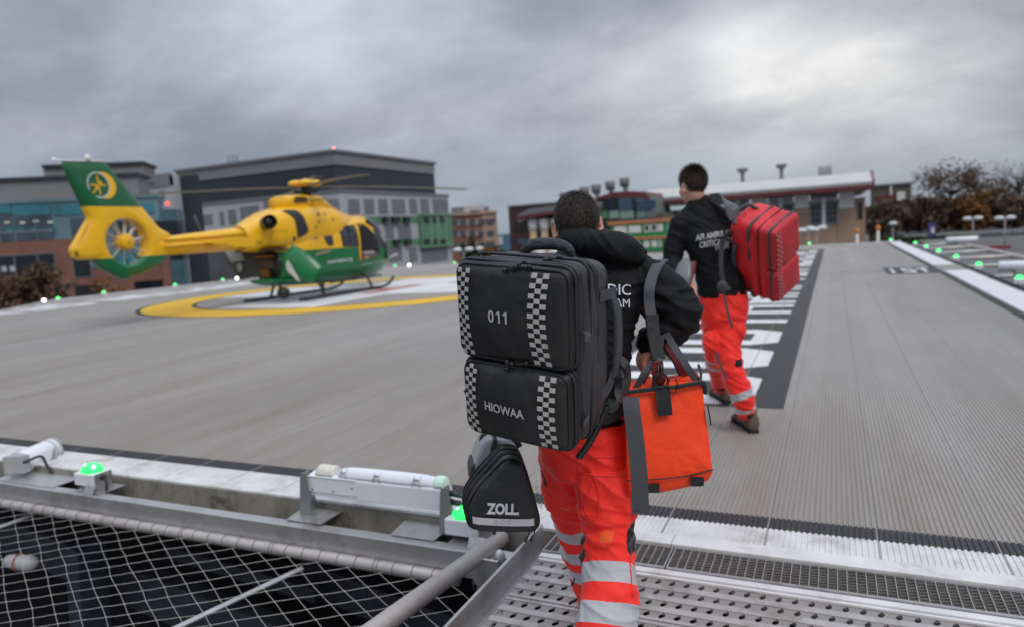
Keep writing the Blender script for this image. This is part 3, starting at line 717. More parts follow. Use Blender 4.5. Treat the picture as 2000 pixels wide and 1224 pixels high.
# stations: l, zbot, ztop, half width, exponent
ST = [(-1.75, .50, 1.62, .42, 3.0), (-1.45, .44, 1.75, .62, 3.2), (-1.0, .40, 1.95, .74, 3.2), (-.4, .37, 2.12, .78, 3.2), (.3, .34, 2.2, .79, 3.2), (1.0, .32, 2.24, .79, 3.1), (1.6, .31, 2.27, .79, 3.0), (2.1, .32, 2.29, .77, 2.9),
      (2.5, .36, 2.22, .73, 2.7), (2.8, .44, 1.96, .65, 2.5), (3.08, .55, 1.60, .53, 2.3), (3.32, .68, 1.25, .37, 2.2), (3.46, .80, 1.02, .2, 2.0)]
def station(l, T=ST):
    if l <= T[0][0]: return T[0][1:]
    for a, b in zip(T, T[1:]):
        if a[0] <= l <= b[0]:
            f = (l-a[0])/(b[0]-a[0]); return tuple(a[i]+(b[i]-a[i])*f for i in range(1, 5))
    return T[-1][1:]
def ring(l, T, n=40):
    zb, zt, hw, e = station(l, T); zc, hz = (zb+zt)/2, (zt-zb)/2; out = []
    for k in range(n):
        a = 2*math.pi*k/n; c, s = math.cos(a), math.sin(a)
        out.append(HP(hw*math.copysign(abs(c)**(2/e), c), l, zc+hz*math.copysign(abs(s)**(2/e), s)))
    return out
def hull_side(l, z, T=ST):
    zb, zt, hw, e = station(l, T); zc, hz = (zb+zt)/2, (zt-zb)/2
    return hw*max(0., 1-min(1., abs((z-zc)/hz))**e)**(1/e)
def smooth_ls(T, k=4):
    out = []
    for a, b in zip(T, T[1:]):
        for j in range(k): out.append(a[0]+(b[0]-a[0])*j/k)
    return out+[T[-1][0]]
def livery(name, fn):
    """yellow over green, split at a height given by a node expression z > a + b*y"""
    a, b = fn
    m = bpy.data.materials.new(name); m.use_nodes = True; nt = m.node_tree; N = nt.nodes; L = nt.links; p = N['Principled BSDF']
    p.inputs['Roughness'].default_value = .28; p.inputs['Coat Weight'].default_value = .15; p.inputs['Coat Roughness'].default_value = .12
    tc = N.new('ShaderNodeTexCoord'); sp = N.new('ShaderNodeSeparateXYZ'); L.new(tc.outputs['Object'], sp.inputs[0])
    m1 = N.new('ShaderNodeMath'); m1.operation = 'MULTIPLY_ADD'; L.new(sp.outputs[1], m1.inputs[0]); m1.inputs[1].default_value = -b; m1.inputs[2].default_value = -a
    m2 = N.new('ShaderNodeMath'); m2.operation = 'ADD'; L.new(sp.outputs[2], m2.inputs[0]); L.new(m1.outputs[0], m2.inputs[1])
    m3 = N.new('ShaderNodeMath'); m3.operation = 'GREATER_THAN'; L.new(m2.outputs[0], m3.inputs[0]); m3.inputs[1].default_value = 0
    mx = N.new('ShaderNodeMix'); mx.data_type = 'RGBA'; L.new(m3.outputs[0], mx.inputs[0]); mx.inputs[6].default_value = (.002, .15, .045, 1); mx.inputs[7].default_value = (.86, .47, .004, 1)
    L.new(mx.outputs[2], p.inputs['Base Color']); return m
M_LIV = livery('livery_body', (1.335, 0.))
g = G(); g.rings([ring(l, ST) for l in smooth_ls(ST)], True); g.build('fuselage', M_LIV, heli)
# upper deck: engine cowling running back into the boom
UT = [(-2.7, 1.42, 2.03, .32, 2.4), (-2.45, 1.38, 2.13, .42, 2.5), (-2.1, 1.36, 2.28, .54, 2.6), (-1.7, 1.36, 2.42, .66, 2.7), (-1.2, 1.36, 2.53, .76, 2.8), (-.6, 1.36, 2.58, .80, 2.9), (.0, 1.36, 2.57, .80, 2.8), (.5, 1.45, 2.52, .76, 2.7), (1.0, 1.6, 2.42, .62, 2.6), (1.5, 1.7, 2.32, .5, 2.5), (1.95, 1.8, 2.22, .36, 2.3)]
g = G(); g.rings([ring(l, UT) for l in smooth_ls(UT)], True); g.build('engine_cowling', M_HY, heli)
FT = [(-1.15, 2.45, 2.80, .34, 3.2), (-1.0, 2.45, 2.84, .38, 3.2), (-.4, 2.45, 2.87, .40, 3.2), (.3, 2.45, 2.86, .36, 3.), (.52, 2.45, 2.80, .26, 2.6), (.9, 2.40, 2.58, .2, 2.4), (1.4, 2.3, 2.42, .15, 2.2)]
g = G(); g.rings([ring(l, FT) for l in smooth_ls(FT)], True); mf = g.build('mast_fairing', M_HY, heli)
# tail boom
BT = [(-5.3, 1.44, 1.82, .16, 2.2), (-4.4, 1.43, 1.88, .20, 2.2), (-3.4, 1.43, 1.96, .25, 2.2), (-2.69, 1.44, 2.02, .295, 2.2)]
g = G(); g.rings([ring(l, BT, 28) for l in smooth_ls(BT, 3)], True)
for z, off in ((1.80, .0), (1.66, .02)): g.tube([HP(.17+off, -5.0, z-.03), HP(.27+off, -2.75, z+.04)], [.03, .045], 8)
g.build('tail_boom', M_HY, heli)
g = G(); g.tube([HP(.32*math.cos(a), -2.7, 1.73+.312*math.sin(a)) for a in np.linspace(0, 2*math.pi, 25)], .008, 6); g.build('joint_ring', mat('joint_dark', (.2, .12, .02), .5), heli)
# horizontal stabiliser with end plates
def stab(sg):
    g = G(); ch = []
    for s, l0, l1, zz in ((.16, -3.6, -3.95, 1.62), (1.25, -3.68, -4.0, 1.60)):
        ch.append([HP(sg*s, l0, zz), HP(sg*s, (l0+l1)/2+.06, zz+.035), HP(sg*s, l1, zz), HP(sg*s, (l0+l1)/2+.06, zz-.025)])
    g.rings(ch, True); return g
for sg in (1, -1): stab(sg).build('stabiliser', M_HY, heli)
for sg in (1, -1):
    g = G(); g.prism([HP(sg*1.25, -3.35, 1.60), HP(sg*1.25, -3.7, 1.72), HP(sg*1.25, -4.35, 1.74), HP(sg*1.25, -4.45, 1.66), HP(sg*1.25, -4.1, 1.52), HP(sg*1.25, -3.5, 1.50)], Vector((sg*.03, 0, 0))); g.build('end_plate', M_HY, heli, bevel=.008)
# fenestron shroud + fin: outline (l, z) with a round duct through it
FC = (-5.86, 1.76); FR = .50
OUT = [(-4.72, 1.90), (-5.0, 2.05), (-5.35, 2.50), (-6.02, 3.37), (-6.10, 3.40), (-6.95, 3.36), (-6.98, 3.30), (-6.68, 2.50), (-6.58, 2.28), (-6.98, 1.74), (-7.04, 1.64), (-7.0, 1.50), (-6.88, 1.44), (-6.62, 1.42), (-6.42, 1.22), (-6.15, 1.06), (-6.02, .99), (-5.90, .98), (-5.80, 1.02), (-5.5, 1.08), (-5.05, 1.26), (-4.78, 1.42)]
def dens(P, k=3):
    out = []
    for i in range(len(P)):
        a, b = P[i], P[(i+1) % len(P)]
        for j in range(k): out.append((a[0]+(b[0]-a[0])*j/k, a[1]+(b[1]-a[1])*j/k))
    return out
M_TAIL = livery('livery_tail', (1.44, 0.))
def tail_mat():
    m = M_TAIL.copy(); m.name = 'livery_fin'; nt = m.node_tree; N = nt.nodes; L = nt.links; p = N['Principled BSDF']
    prev = p.inputs['Base Color'].links[0].from_socket
    sp = [n for n in N if n.type == 'SEPXYZ'][0]
    g_ = N.new('ShaderNodeMath'); g_.operation = 'GREATER_THAN'; L.new(sp.outputs[2], g_.inputs[0]); g_.inputs[1].default_value = 2.49
    mx = N.new('ShaderNodeMix'); mx.data_type = 'RGBA'; L.new(g_.outputs[0], mx.inputs[0]); L.new(prev, mx.inputs[6]); mx.inputs[7].default_value = (.001, .10, .028, 1); L.new(mx.outputs[2], p.inputs['Base Color']); return m
M_FIN = tail_mat()
g = G(); O2 = dens(OUT, 4); n = len(O2)
def thick(z): return .15 if z < 2.2 else max(.05, .15-.09*(z-2.2))
# rings across: duct edge -> shoulder -> outline, mirrored
def radial(sgn):
    R0 = []; 
    layers = []
    for f, tf in ((0., 1.0), (.12, 1.18), (.3, 1.12), (.6, .95), (.85, .75), (.97, .45), (1.0, .0)):
        lay = []
        for (l, z) in O2:
            a = math.atan2(z-FC[1], l-FC[0]); d0 = (FC[0]+FR*math.cos(a), FC[1]+FR*math.sin(a))
            pl, pz = d0[0]+(l-d0[0])*f, d0[1]+(z-d0[1])*f
            lay.append(HP(sgn*thick(pz)*tf, pl, pz))
        layers.append(lay)
    return layers
LA, LB = radial(1), radial(-1)
seq = LA+LB[::-1][1:]
g.rings(seq, False)
duct = [[HP(w, FC[0]+FR*math.cos(math.atan2(z-FC[1], l-FC[0])), FC[1]+FR*math.sin(math.atan2(z-FC[1], l-FC[0]))) for (l, z) in O2] for w in (-.15, -.05, .05, .15)]
g.rings(duct, False)
g.build('tail_fin', M_FIN, heli)
# trailing edge plate (lit yellow facet) and lettered vent
g = G(); g.prism([HP(.155, -6.66, 2.24), HP(.155, -6.58, 2.30), HP(.10, -6.95, 1.72), HP(.02, -7.05, 1.70)], Vector((0, -.01, -.02))); g.build('trailing_edge', M_HY, heli)
g = G(); [g.box(tuple(HP(.09, -7.0, 1.60-k*.035)), tuple(HP(.105, -6.9, 1.615-k*.035))) for k in range(3)]; g.build('vent_slots', M_HB, heli)
# fan
g = G(); g.tube([HP(.13, *FC), HP(.165, *FC)], [.17, .15], 28); g.tube([HP(-.1, *FC), HP(.13, *FC)], .17, 28); g.build('fan_hub', M_HY, heli)
for k, a in enumerate([0, .62, 1.2, 1.85, 2.5, 3.1, 3.75, 4.4, 4.95, 5.6]):
    g = G(); d = Vector((0, math.cos(a+.2), math.sin(a+.2))); t_ = Vector((1, 0, 0)); e = d.cross(t_)
    c0 = HP(.02, *FC)+d*.16; c1 = HP(.02, *FC)+d*.485
    g.strap([c0, c1], (t_*.8+e*.55).normalized(), [.075, .06], .012); g.build('fan_blade', mat('fan_blade_pale', (.55, .54, .5), .35, .2), heli)
for k in range(11):
    a = k*2*math.pi/11+.1; g = G(); d = Vector((0, math.cos(a), math.sin(a))); e = Vector((0, math.cos(a+.35), math.sin(a+.35)))
    g.tube([HP(-.11, *FC)+d*.15, HP(-.11, *FC)+e*.5], .014, 6); g.build('stator_vane', M_HGR, heli)
g = G(); g.tube([HP(.166, FC[0], FC[1]), HP(.17, FC[0], FC[1])], .02, 8); g.build('hub_bolt', M_HGR, heli)
# fin badge: open ring, crescent, small four-bladed figure (flat markings on the fin side)
def finx(z): return thick(z)*1.0+.012
BL, BZ = -6.33, 2.92
def fin_flat(pts2, m, nm, lift=0.):
    g = G(); g.add([HP(finx(z)+lift, l, z) for l, z in pts2], [tuple(range(len(pts2)))]); return g
bd = G()
def arc_band(cl, cz, r0, r1, a0, a1, mi, lift=0., n=30):
    A = np.linspace(a0, a1, n)
    vs = [HP(finx(cz+r0*math.sin(a))+lift, cl+r0*.92*math.cos(a), cz+r0*math.sin(a)) for a in A]+[HP(finx(cz+r1*math.sin(a))+lift, cl+r1*.92*math.cos(a), cz+r1*math.sin(a)) for a in A]
    bd.add(vs, [(i, i+1, n+i+1, n+i) for i in range(n-1)], mi)
# crescent
A = np.linspace(-1.75, 1.62, 30)
vs = [HP(finx(BZ+.27*math.sin(a)), BL+.13+.255*math.cos(a), BZ+.27*math.sin(a)) for a in A]+[HP(finx(BZ+.262*math.sin(a)), BL+.01+.25*math.cos(a)*.93, BZ+.262*math.sin(a)) for a in A]
bd.add(vs, [(i, i+1, 30+i+1, 30+i) for i in range(29)], 1)
arc_band(BL, BZ, .235, .265, -2.0, 3.55, 0, .003)
for a, ln in ((0, .17), (math.pi/2, .2), (math.pi, .19), (-math.pi/2+.05, .2), (-2.3, .23), (.6, .1)):
    d = (math.cos(a), math.sin(a)); e = (-d[1], d[0]); w = .014
    pts = [(BL+d[0]*.02+e[0]*w, BZ+.0+d[1]*.02+e[1]*w), (BL+d[0]*ln+e[0]*w, BZ+d[1]*ln+e[1]*w), (BL+d[0]*ln-e[0]*w, BZ+d[1]*ln-e[1]*w), (BL+d[0]*.02-e[0]*w, BZ+d[1]*.02-e[1]*w)]
    bd.add([HP(finx(z)+.004, l, z) for l, z in pts], [(0, 1, 2, 3)], 1)
arc_band(BL+.05, BZ+.05, 0, .035, 0, 6.28, 1, .005, 12); arc_band(BL-.05, BZ-.06, 0, .035, 0, 6.28, 1, .005, 12)
bd.build('badge', [mat('badge_grey', (.5, .56, .56), .4), M_HY], heli)
g = G(); g.tube([HP(0, -7.1, 3.375), HP(0, -6.0, 3.42)], .018, 6); g.ell(HP(0, -6.42, 3.46), (.06, .07, .07)); g.ell(HP(0, -7.1, 3.375), (.03, .06, .04)); g.build('fin_antenna', M_HW, heli)

# patches on the right side of the body
def patch(poly, m, nm, T=ST, off=.006, cuts=3, parent=heli):
    bm = bmesh.new(); vs = [bm.verts.new((l, z, 0)) for l, z in poly]; bm.faces.new(vs); bmesh.ops.triangulate(bm, faces=bm.faces)
    bmesh.ops.subdivide_edges(bm, edges=bm.edges, cuts=cuts, use_grid_fill=True)
    V_ = [v.co.copy() for v in bm.verts]; idx = {v: i for i, v in enumerate(bm.verts)}; F_ = [tuple(idx[v] for v in f.verts) for f in bm.faces]; bm.free()
    g = G(); g.add([HP(hull_side(v.x, v.y, T)+off, v.x, v.y) for v in V_], F_, 0, True); return g.build(nm, m, parent)
def side(px, py, x=-12.82):
    p = hitX(px, py, x); return (p.y-MY, p.z)
M_SEAL = mat('window_seal', (.02, .02, .02), .5)
def win(poly, nm='side_window', T=ST):
    cx = sum(p[0] for p in poly)/len(poly); cz = sum(p[1] for p in poly)/len(poly)
    big = [(cx+(l-cx)*1.1, cz+(z-cz)*1.07) for l, z in poly]
    s = patch(big, M_SEAL, nm, T, .006); patch(poly, M_HGL, 'pane', T, .012, parent=s)
w1 = [side(*p) for p in ((629, 449), (647, 446), (651, 478), (643, 480), (638, 475))]
w2 = [side(*p) for p in ((664, 444), (668, 442), (695, 440), (699, 480), (670, 481))]
win(w1); win(w2)
cab = [side(*p) for p in ((700, 437), (712, 436), (724, 446), (734, 462), (741, 480), (744, 497), (735, 504), (704, 508))]
door = patch(cab, mat('cabin_shade_black', (.008, .008, .009), .8), 'dark_opening_panel', off=.006, cuts=5)  # flat black panel on the hull; the cabin's shade is only this colour
dp = patch([side(*p) for p in ((706, 500), (738, 492), (742, 499), (734, 504), (705, 508))], mat('seat_cloth', (.10, .10, .09), .8, 0, .4, 8), 'seat', off=.012, parent=door)
patch([side(*p) for p in ((700, 488), (704, 487), (707, 508), (703, 509))], M_REDP, 'door_post', off=.014)
patch([side(*p) for p in ((711, 500), (718, 498), (720, 506), (713, 507))], mat('tan_pad', (.35, .22, .08), .7), 'seat_pad', off=.016, parent=door)
# windscreen wraps the nose above the belt line
g = G(); rs = []
for l in np.linspace(2.05, 3.3, 12):
    zb, zt, hw, e = station(l); zc, hz = (zb+zt)/2, (zt-zb)/2; r = []
    lo = max(.0, (1.06-zc)/hz); a0 = math.asin(min(.98, lo**(e/2)))
    for a in np.linspace(a0, math.pi-a0, 22):
        c_, s_ = math.cos(a), math.sin(a); r.append(HP((hw+.008)*math.copysign(abs(c_)**(2/e), c_), l, zc+(hz+.008)*abs(s_)**(2/e)))
    rs.append(r)
vs = [p for r in rs for p in r]; g.add(vs, [(i*22+k, i*22+k+1, (i+1)*22+k+1, (i+1)*22+k) for i in range(11) for k in range(21)], 0, True); g.build('windscreen', M_HGL, heli)
# dark frame of the open front door beside the nose
g = G(); g.tube(spl([hitX(x, y, -12.92) for x, y in ((716, 431), (728, 444), (740, 466), (750, 488), (755, 504))], 5), .05, 8); g.build('door_frame', M_HB, heli)
g = G(); g.strap(spl([hitX(x, y, -13.0) for x, y in ((726, 444), (738, 468), (748, 490), (750, 502))], 5), Vector((1, .3, 0)), .16, .012); g.build('door_leaf', mat('door_dark_glass', (.03, .032, .035), .25, 0, .2, 6), heli)
g = G(); g.strap([hitX(742, 460, -12.9), hitX(750, 474, -12.9)], Vector((1, .2, 0)), .12, .02); g.build('mirror', M_HW, heli)
g = G(); g.tube([HP(.45, 3.2, .9), HP(.5, 3.45, .98)], .02, 6); g.ell(HP(.52, 3.5, .985), (.05, .09, .03)); g.build('pitot_probe', M_HW, heli)
# dark intake, exhaust, small holes
intake = [side(*p) for p in ((569, 411), (576, 408), (588, 409), (594, 420), (603, 452), (597, 459), (585, 466), (582, 450), (579, 428))]
def hull2(l, z): return max(hull_side(l, z, UT), hull_side(l, z, ST))
def patch2(poly, m, nm, off=.008, cuts=4, parent=heli):
    o = patch(poly, m, nm, ST, off, cuts, parent)
    me = o.data
    for v in me.vertices: v.co.x = MX+hull2(v.co.y-MY, v.co.z)+off
    return o
patch2(intake, mat('intake_mesh', (.02, .021, .022), .6), 'air_intake', .012)
ex = side(530, 434)
g = G(); ring_ = []
ca = HP(.50, ex[0]+.12, ex[1]-.01); cb = HP(.83, ex[0]-.10, ex[1]+.01)
g.tube([ca, cb], [.17, .175], 24, caps=False); g.tube([cb-(cb-ca).normalized()*.03, cb], [.185, .185], 24, caps=False); g.build('exhaust_pipe', mat('exhaust_metal', (.10, .08, .06), .5, .5), heli)
g = G(); g.tube([ca+(cb-ca)*.75, ca+(cb-ca)*.76], .17, 24); g.build('exhaust_inside', M_HB, heli)
def dot(px, py, r, m=M_HB, nm='access_port'):
    l, z = side(px, py, -12.88); pts = [(l+r*math.cos(a), z+r*math.sin(a)*1.2) for a in np.linspace(0, 2*math.pi, 10, endpoint=False)]; patch2(pts, m, nm, .012, 1)
dot(620, 419, .05, mat('port_brown', (.16, .10, .02), .6)); dot(633, 418, .04, M_HGR); dot(646, 430, .035); dot(618, 434, .035); dot(613, 445, .03); dot(577, 467, .05); dot(615, 466, .035, mat('port_brown', (.16, .10, .02))); dot(521, 473, .03, mat('port_brown', (.16, .10, .02))); dot(526, 473, .03, mat('port_brown', (.16, .10, .02))); dot(630, 431, .02, M_HGR)
for p4 in (((541, 452), (563, 450), (563, 486), (541, 488)),):
    L4 = [side(*p, -12.88) for p in p4]
    g = G()
    for a, b in zip(L4, L4[1:]+L4[:1]): g.tube([HP(hull2(*a)+.006, *a), HP(hull2((a[0]+b[0])/2, (a[1]+b[1])/2)+.006, (a[0]+b[0])/2, (a[1]+b[1])/2), HP(hull2(*b)+.006, *b)], .005, 4)
    g.build('panel_line', mat('panel_line_tone', (.35, .18, .01), .5), heli)
g = G(); pr = (side(700, 440), side(703, 508)); g.tube([HP(hull_side(pr[0][0]+(pr[1][0]-pr[0][0])*f, pr[0][1]+(pr[1][1]-pr[0][1])*f)+.01, pr[0][0]+(pr[1][0]-pr[0][0])*f, pr[0][1]+(pr[1][1]-pr[0][1])*f) for f in np.linspace(0, 1, 8)], .03, 6); g.build('door_pillar', M_HY, heli)
# fairing window and lettering
g = G(); g.add([HP(.408, l, z) for l, z in ((-1.0, 2.62), (-.95, 2.77), (-.82, 2.79), (-.5, 2.79), (-.42, 2.74), (-.48, 2.63))], [(0, 1, 2, 3, 4, 5)]); g.build('fairing_vent', mat('vent_brown', (.07, .045, .01), .6), heli)
g = G(); put_text(g, 'G-HIOW', lambda x, y: HP(.412, x-.05+.02, 2.72+y), .10, 1.1, .01); g.build('registration', M_HB, heli)
def hull_text(st, l0, z0, h, slope=0., sx=1., m=M_HW, nm='lettering', bold=.01):
    g = G(); put_text(g, st, lambda x, y: HP(hull_side(l0+x, z0+y+slope*x)+.012, l0+x, z0+y+slope*x), h, sx, bold); g.build(nm, m, heli)
hull_text('www.hiowaa.org', .25, .99, .12, .02, .95); hull_text('HAMPSHIRE', 1.65, 1.14, .085, .0, .9); hull_text('HAMPSHIRE & ISLE OF WIGHT', 1.95, .82, .07, .05, 1.0, mat('lettering_pale', (.35, .5, .38), .5))
g = G(); p0 = side(615, 494); p1 = side(640, 489)
patch([side(616, 496), side(638, 489), side(648, 489), side(640, 493), side(618, 499)], mat('red_stripe', (.42, .28, .2), .5), 'stripe_mark', off=.012)
# open rear: black stand-in for the shaded bay, sill, doors
g = G(); g.box(tuple(HP(-.55, -2.3, 1.38)), tuple(HP(.55, -1.2, 1.425))); g.build('bay_roof', M_HB, heli)
g = G(); g.rings([[HP(.50*math.cos(a)**1 if True else 0, -1.78, 1.0+.42*math.sin(a)) for a in np.linspace(0, 2*math.pi, 20, endpoint=False)]]*1+[[HP(.50*math.cos(a), -1.77, 1.0+.42*math.sin(a)) for a in np.linspace(0, 2*math.pi, 20, endpoint=False)]], True); g.build('bay_shade_disc', M_HB, heli)  # thin black disc; the shade of the open bay is put into its colour
g = G(); g.box(tuple(HP(-.3, -1.95, 1.20)), tuple(HP(.3, -1.75, 1.27))); g.box(tuple(HP(-.38, -1.9, .70)), tuple(HP(.1, -1.76, .92))); g.build('stretcher', mat('stretcher_orange', (.22, .09, .015), .6, 0, .2), heli)
g = G(); g.box(tuple(HP(-.2, -1.92, .93)), tuple(HP(.25, -1.79, 1.15))); g.build('kit_bag', mat('kit_brown', (.10, .06, .04), .8, 0, .4, 10), heli)
g = G(); rs = []
for l, w, zb, zt in ((-2.15, .30, .60, .66), (-2.0, .42, .52, .66), (-1.7, .58, .45, .66), (-1.4, .7, .42, .66)):
    rs.append([HP(w*math.cos(a), l, (zb+zt)/2+(zt-zb)/2*math.sin(a)) for a in np.linspace(0, 2*math.pi, 18, endpoint=False)])
g.rings(rs, True); g.build('rear_sill', M_HG, heli)
# right clamshell door: curved green shell swung out
g = G(); A = np.linspace(-.9, 1.0, 10); rs = []
top = U(568, 478, 18.6); 
for f in np.linspace(0, 1, 8):
    c = U(560+f*62, 492+f*48, 18.0-.1*f); r = .30+.06*math.sin(f*math.pi)
    ax = (U(622, 540, 17.9)-U(560, 492, 18.)).normalized(); w_ = Vector(ray(590, 510)).normalized(); u_ = w_.cross(ax).normalized()
    rs.append([c+u_*r*math.sin(a)*1.05-w_*r*.55*math.cos(a) for a in A]+[c+u_*(r-.02)*math.sin(a)*1.05-w_*(r-.03)*.5*math.cos(a) for a in A[::-1]])
g.rings(rs, True); cd = g.build('clamshell_door', M_HG, heli)
g = G(); g.prism([U(558, 515, 17.75), U(562, 508, 17.75), U(586, 550, 17.7), U(580, 548, 17.7), U(560, 528, 17.75)], Vector((0, .02, 0))); g.build('door_lining', mat('door_grey', (.5, .48, .46), .5), cd)
# left clamshell door: dark inside face
_f = FP2 = [U(x, y, 18.6) for x, y in ((430, 488), (516, 484), (527, 512), (524, 536), (470, 548), (448, 520))]; g = G(); g.prism(_f, Vector(ray(470, 510)).normalized()*.08); cl = g.build('clamshell_door', mat('door_inside_dark', (.055, .062, .055), .5, .1, .3, 6), heli, label='dark inside face of the far rear door', bevel=.02)
g = G(); g.prism([U(x, y, 18.55) for x, y in ((438, 490), (468, 488), (478, 508), (452, 513))], Vector((0, .02, 0))); g.ell(U(468, 523, 18.55), (.1, .02, .12)); g.build('lining_panel', mat('lining_grey', (.26, .28, .26), .5, 0, .2, 5), cl)
# rotor head
g = G(); g.tube([HP(0, 0, 2.85), HP(0, 0, 3.12)], [.15, .11], 16); g.box(tuple(HP(-.22, -.24, 2.93)), tuple(HP(.22, .24, 3.0))); g.build('rotor_mast', M_HB, heli)
HZ = 3.08
BA = [92, 2, 182, 272]
_h = Vector((MX, MY, 2.9)); _l = onz(275, 402, 2.72)-_h; AZ = math.degrees(math.atan2(_l.x, _l.y))
for k, a in enumerate((AZ, AZ+90, AZ+180, AZ+270)):
    d = Vector((math.sin(R_(a)), math.cos(R_(a)), 0)); e = Vector((d.y, -d.x, 0)); g = G()
    # cuff + drooping blade
    pts = []; wid = []
    for s in (.25, .6, .95, 1.4, 2.4, 3.6, 4.6, 5.1):
        pts.append(HP(0, 0, HZ)+d*s+Vector((0, 0, -.012*(s**2)*.55+.02))); wid.append(.13 if s < .8 else (.2 if s < 1.2 else .29))
    P = spl(pts, 3); W = [.13 if i < 5 else .25 for i in range(len(P))]
    g.strap(P, e, W, .026); g.build('rotor_blade', mat('blade_grey', (.16, .155, .14), .45, 0, .1, 3), heli)
for k, a in enumerate((45, 135, 225, 315)):
    d = Vector((math.sin(R_(a)), math.cos(R_(a)), 0)); g = G(); g.ell(HP(0, 0, HZ+.12)+d*.25, (.22, .24, .10), (d, Vector((d.y, -d.x, 0)), Vector((0, 0, 1)))); g.build('rotor_cap', M_HY, heli)
g = G(); g.ell(HP(.02, .0, HZ+.08), (.16, .12, .20)); g.strap([HP(.1, .02, HZ+.18), HP(.18, .2, HZ+.3), HP(.2, .5, HZ+.32)], Vector((1, 0, 0)), .16, .04); g.build('rotor_head', mat('rotor_brown', (.10, .085, .045), .5, .1), heli)
# skids
for sx in (1, -1):
    x = sx*.95+.0
    g = G(); g.tube(spl([HP(x, -1.75, .07), HP(x, -1.2, .06), HP(x, 0, .06), HP(x, 1.4, .06), HP(x, 2.0, .07), HP(x, 2.4, .16), HP(x, 2.62, .33)], 5), .042, 10); g.build('skid', M_HB, heli)
for l in (-.75, 1.45):
    g = G(); g.tube(spl([HP(-.95, l, .09), HP(-.78, l, .42), HP(-.45, l, .55), HP(0, l, .57), HP(.45, l, .55), HP(.78, l, .42), HP(.95, l, .09)], 5), .038, 10); g.build('cross_tube', M_HB, heli)
g = G(); g.tube([HP(.86, -.35, .40), HP(.86, 2.1, .42)], .03, 8); g.build('boarding_step', M_HB, heli)
g = G(); g.tube([HP(.4, -.15, .36), HP(.4, -.15, .12)], .06, 10); g.tube([HP(.2, -1.6, .44), HP(.2, -1.6, .30)], .04, 8); g.build('cargo_hook', M_HB, heli)
g = G(); c = HP(.62, -1.95, .27); g.ell(c, (.17, .17, .16)); g.build('search_light', M_HB, heli)
g = G(); g.tube([HP(.3, 1.55, 2.2), HP(.28, 1.42, 2.55)], .014, 5); g.build('antenna', M_HGR, heli)
g = G(); g.ell(HP(.1, 2.25, 2.28), (.05, .05, .05)); g.build('beacon', mat('beacon_pink', (.5, .15, .12), .3, emit=.3), heli)
g = G(); g.tube([HP(.1, -3.9, 1.95), HP(.1, -4.05, 2.3)], .012, 5); g.build('antenna', M_HGR, heli)
# ================================================================= ground
GZ = -4.2
M_GROUND = mat('ground_tarmac', (.13, .13, .128), .85, 0, .3, .05, dirt=((.07, .075, .05), .03, .5, .7))
struct(G().box((-900, -300, GZ-.5), (900, 1500, GZ)).build('ground', M_GROUND))

class FP:
    """a vertical facade plane; addresses it by where its features were measured"""
    def __init__(s, O, az):            # az: direction of the outward normal (clockwise from +Y)
        s.O = Vector(O); a = R_(az); s.n = Vector((math.sin(a), math.cos(a), 0)); s.r = Vector((-s.n.y, s.n.x, 0)); s.u = Vector((0, 0, 1))
        if s.r.dot(Vector(RC[:, 0])) < 0: s.r = -s.r
    def at(s, px, py):
        d = Vector(ray(px, py)); c = Vector(CC); t = (s.O-c).dot(s.n)/d.dot(s.n); p = c+d*t
        return ((p-s.O).dot(s.r), p.z)
    def w(s, a, z, d=0.): return Vector((s.O.x, s.O.y, 0))+s.r*a+s.u*z+s.n*d
    def rect(s, x0, y0, x1, y1):
        """pixel rectangle; y0,y1 measured at its middle"""
        xm, ym = (x0+x1)/2, (y0+y1)/2
        return s.at(x0, ym)[0], s.at(x1, ym)[0], s.at(xm, y1)[1], s.at(xm, y0)[1]
    def box(s, g, R, d0, d1, mi=0):
        a0, a1, z0, z1 = R
        return g.obox(Vector((s.O.x, s.O.y, 0)), s.r, s.n, s.u, (a0, d0, z0), (a1, d1, z1), mi)
M_BG1 = mat('cladding_light_grey', (.41, .42, .44), .6, 0, .06, .3)
M_BG2 = mat('cladding_mid_grey', (.165, .17, .185), .6, 0, .08, .4)
M_BG3 = mat('cladding_charcoal', (.026, .030, .042), .6, 0, .15, .2)
M_BG4 = mat('cladding_roofband', (.21, .205, .21), .6, 0, .06, .3)
M_BGR = mat('cladding_green', (.10, .22, .125), .5, 0, .15, .5)
M_WGL = mat('window_glass_dark', (.012, .016, .022), .15, 0, .5, .6)
M_WGM = mat('window_glass_mid', (.06, .085, .11), .15, 0, .5, .5)
M_BRICK = mat('red_brick', (.20, .088, .062), .8, 0, .2, .6, bump=0)
M_BRICK2 = mat('brown_brick', (.36, .235, .17), .8, 0, .22, .5)
M_TEAL = mat('teal_glass', (.04, .18, .215), .2, 0, .35, .35)
M_TEAL2 = mat('pale_teal_glass', (.13, .215, .25), .2, 0, .3, .35)
M_STONE = mat('pale_stone', (.68, .66, .62), .7, 0, .06, .4)
M_ROOFW = mat('pale_metal_roof', (.50, .50, .485), .5, .1, .07, .5)
M_MAROON = mat('maroon_trim', (.12, .022, .028), .6, 0, .15, .5)
M_WFR = mat('white_window_frame', (.42, .43, .45), .5)

def windows(fp, parent, rects, m, d=.05, name='window', frame=None):
    for R in rects:
        rr = fp.rect(*R); g = G(); fp.box(g, rr, -.2, d); o = g.build(name, m, parent)
        if frame:
            a0, a1, z0, z1 = rr; f = G(); t_ = min(.14, (a1-a0)*.06)
            for q4 in ((a0-t_, a0, z0-t_, z1+t_), (a1, a1+t_, z0-t_, z1+t_), (a0, a1, z0-t_, z0), (a0, a1, z1, z1+t_)): fp.box(f, q4, -.1, d+.06)
            f.build('window_frame', frame, o)

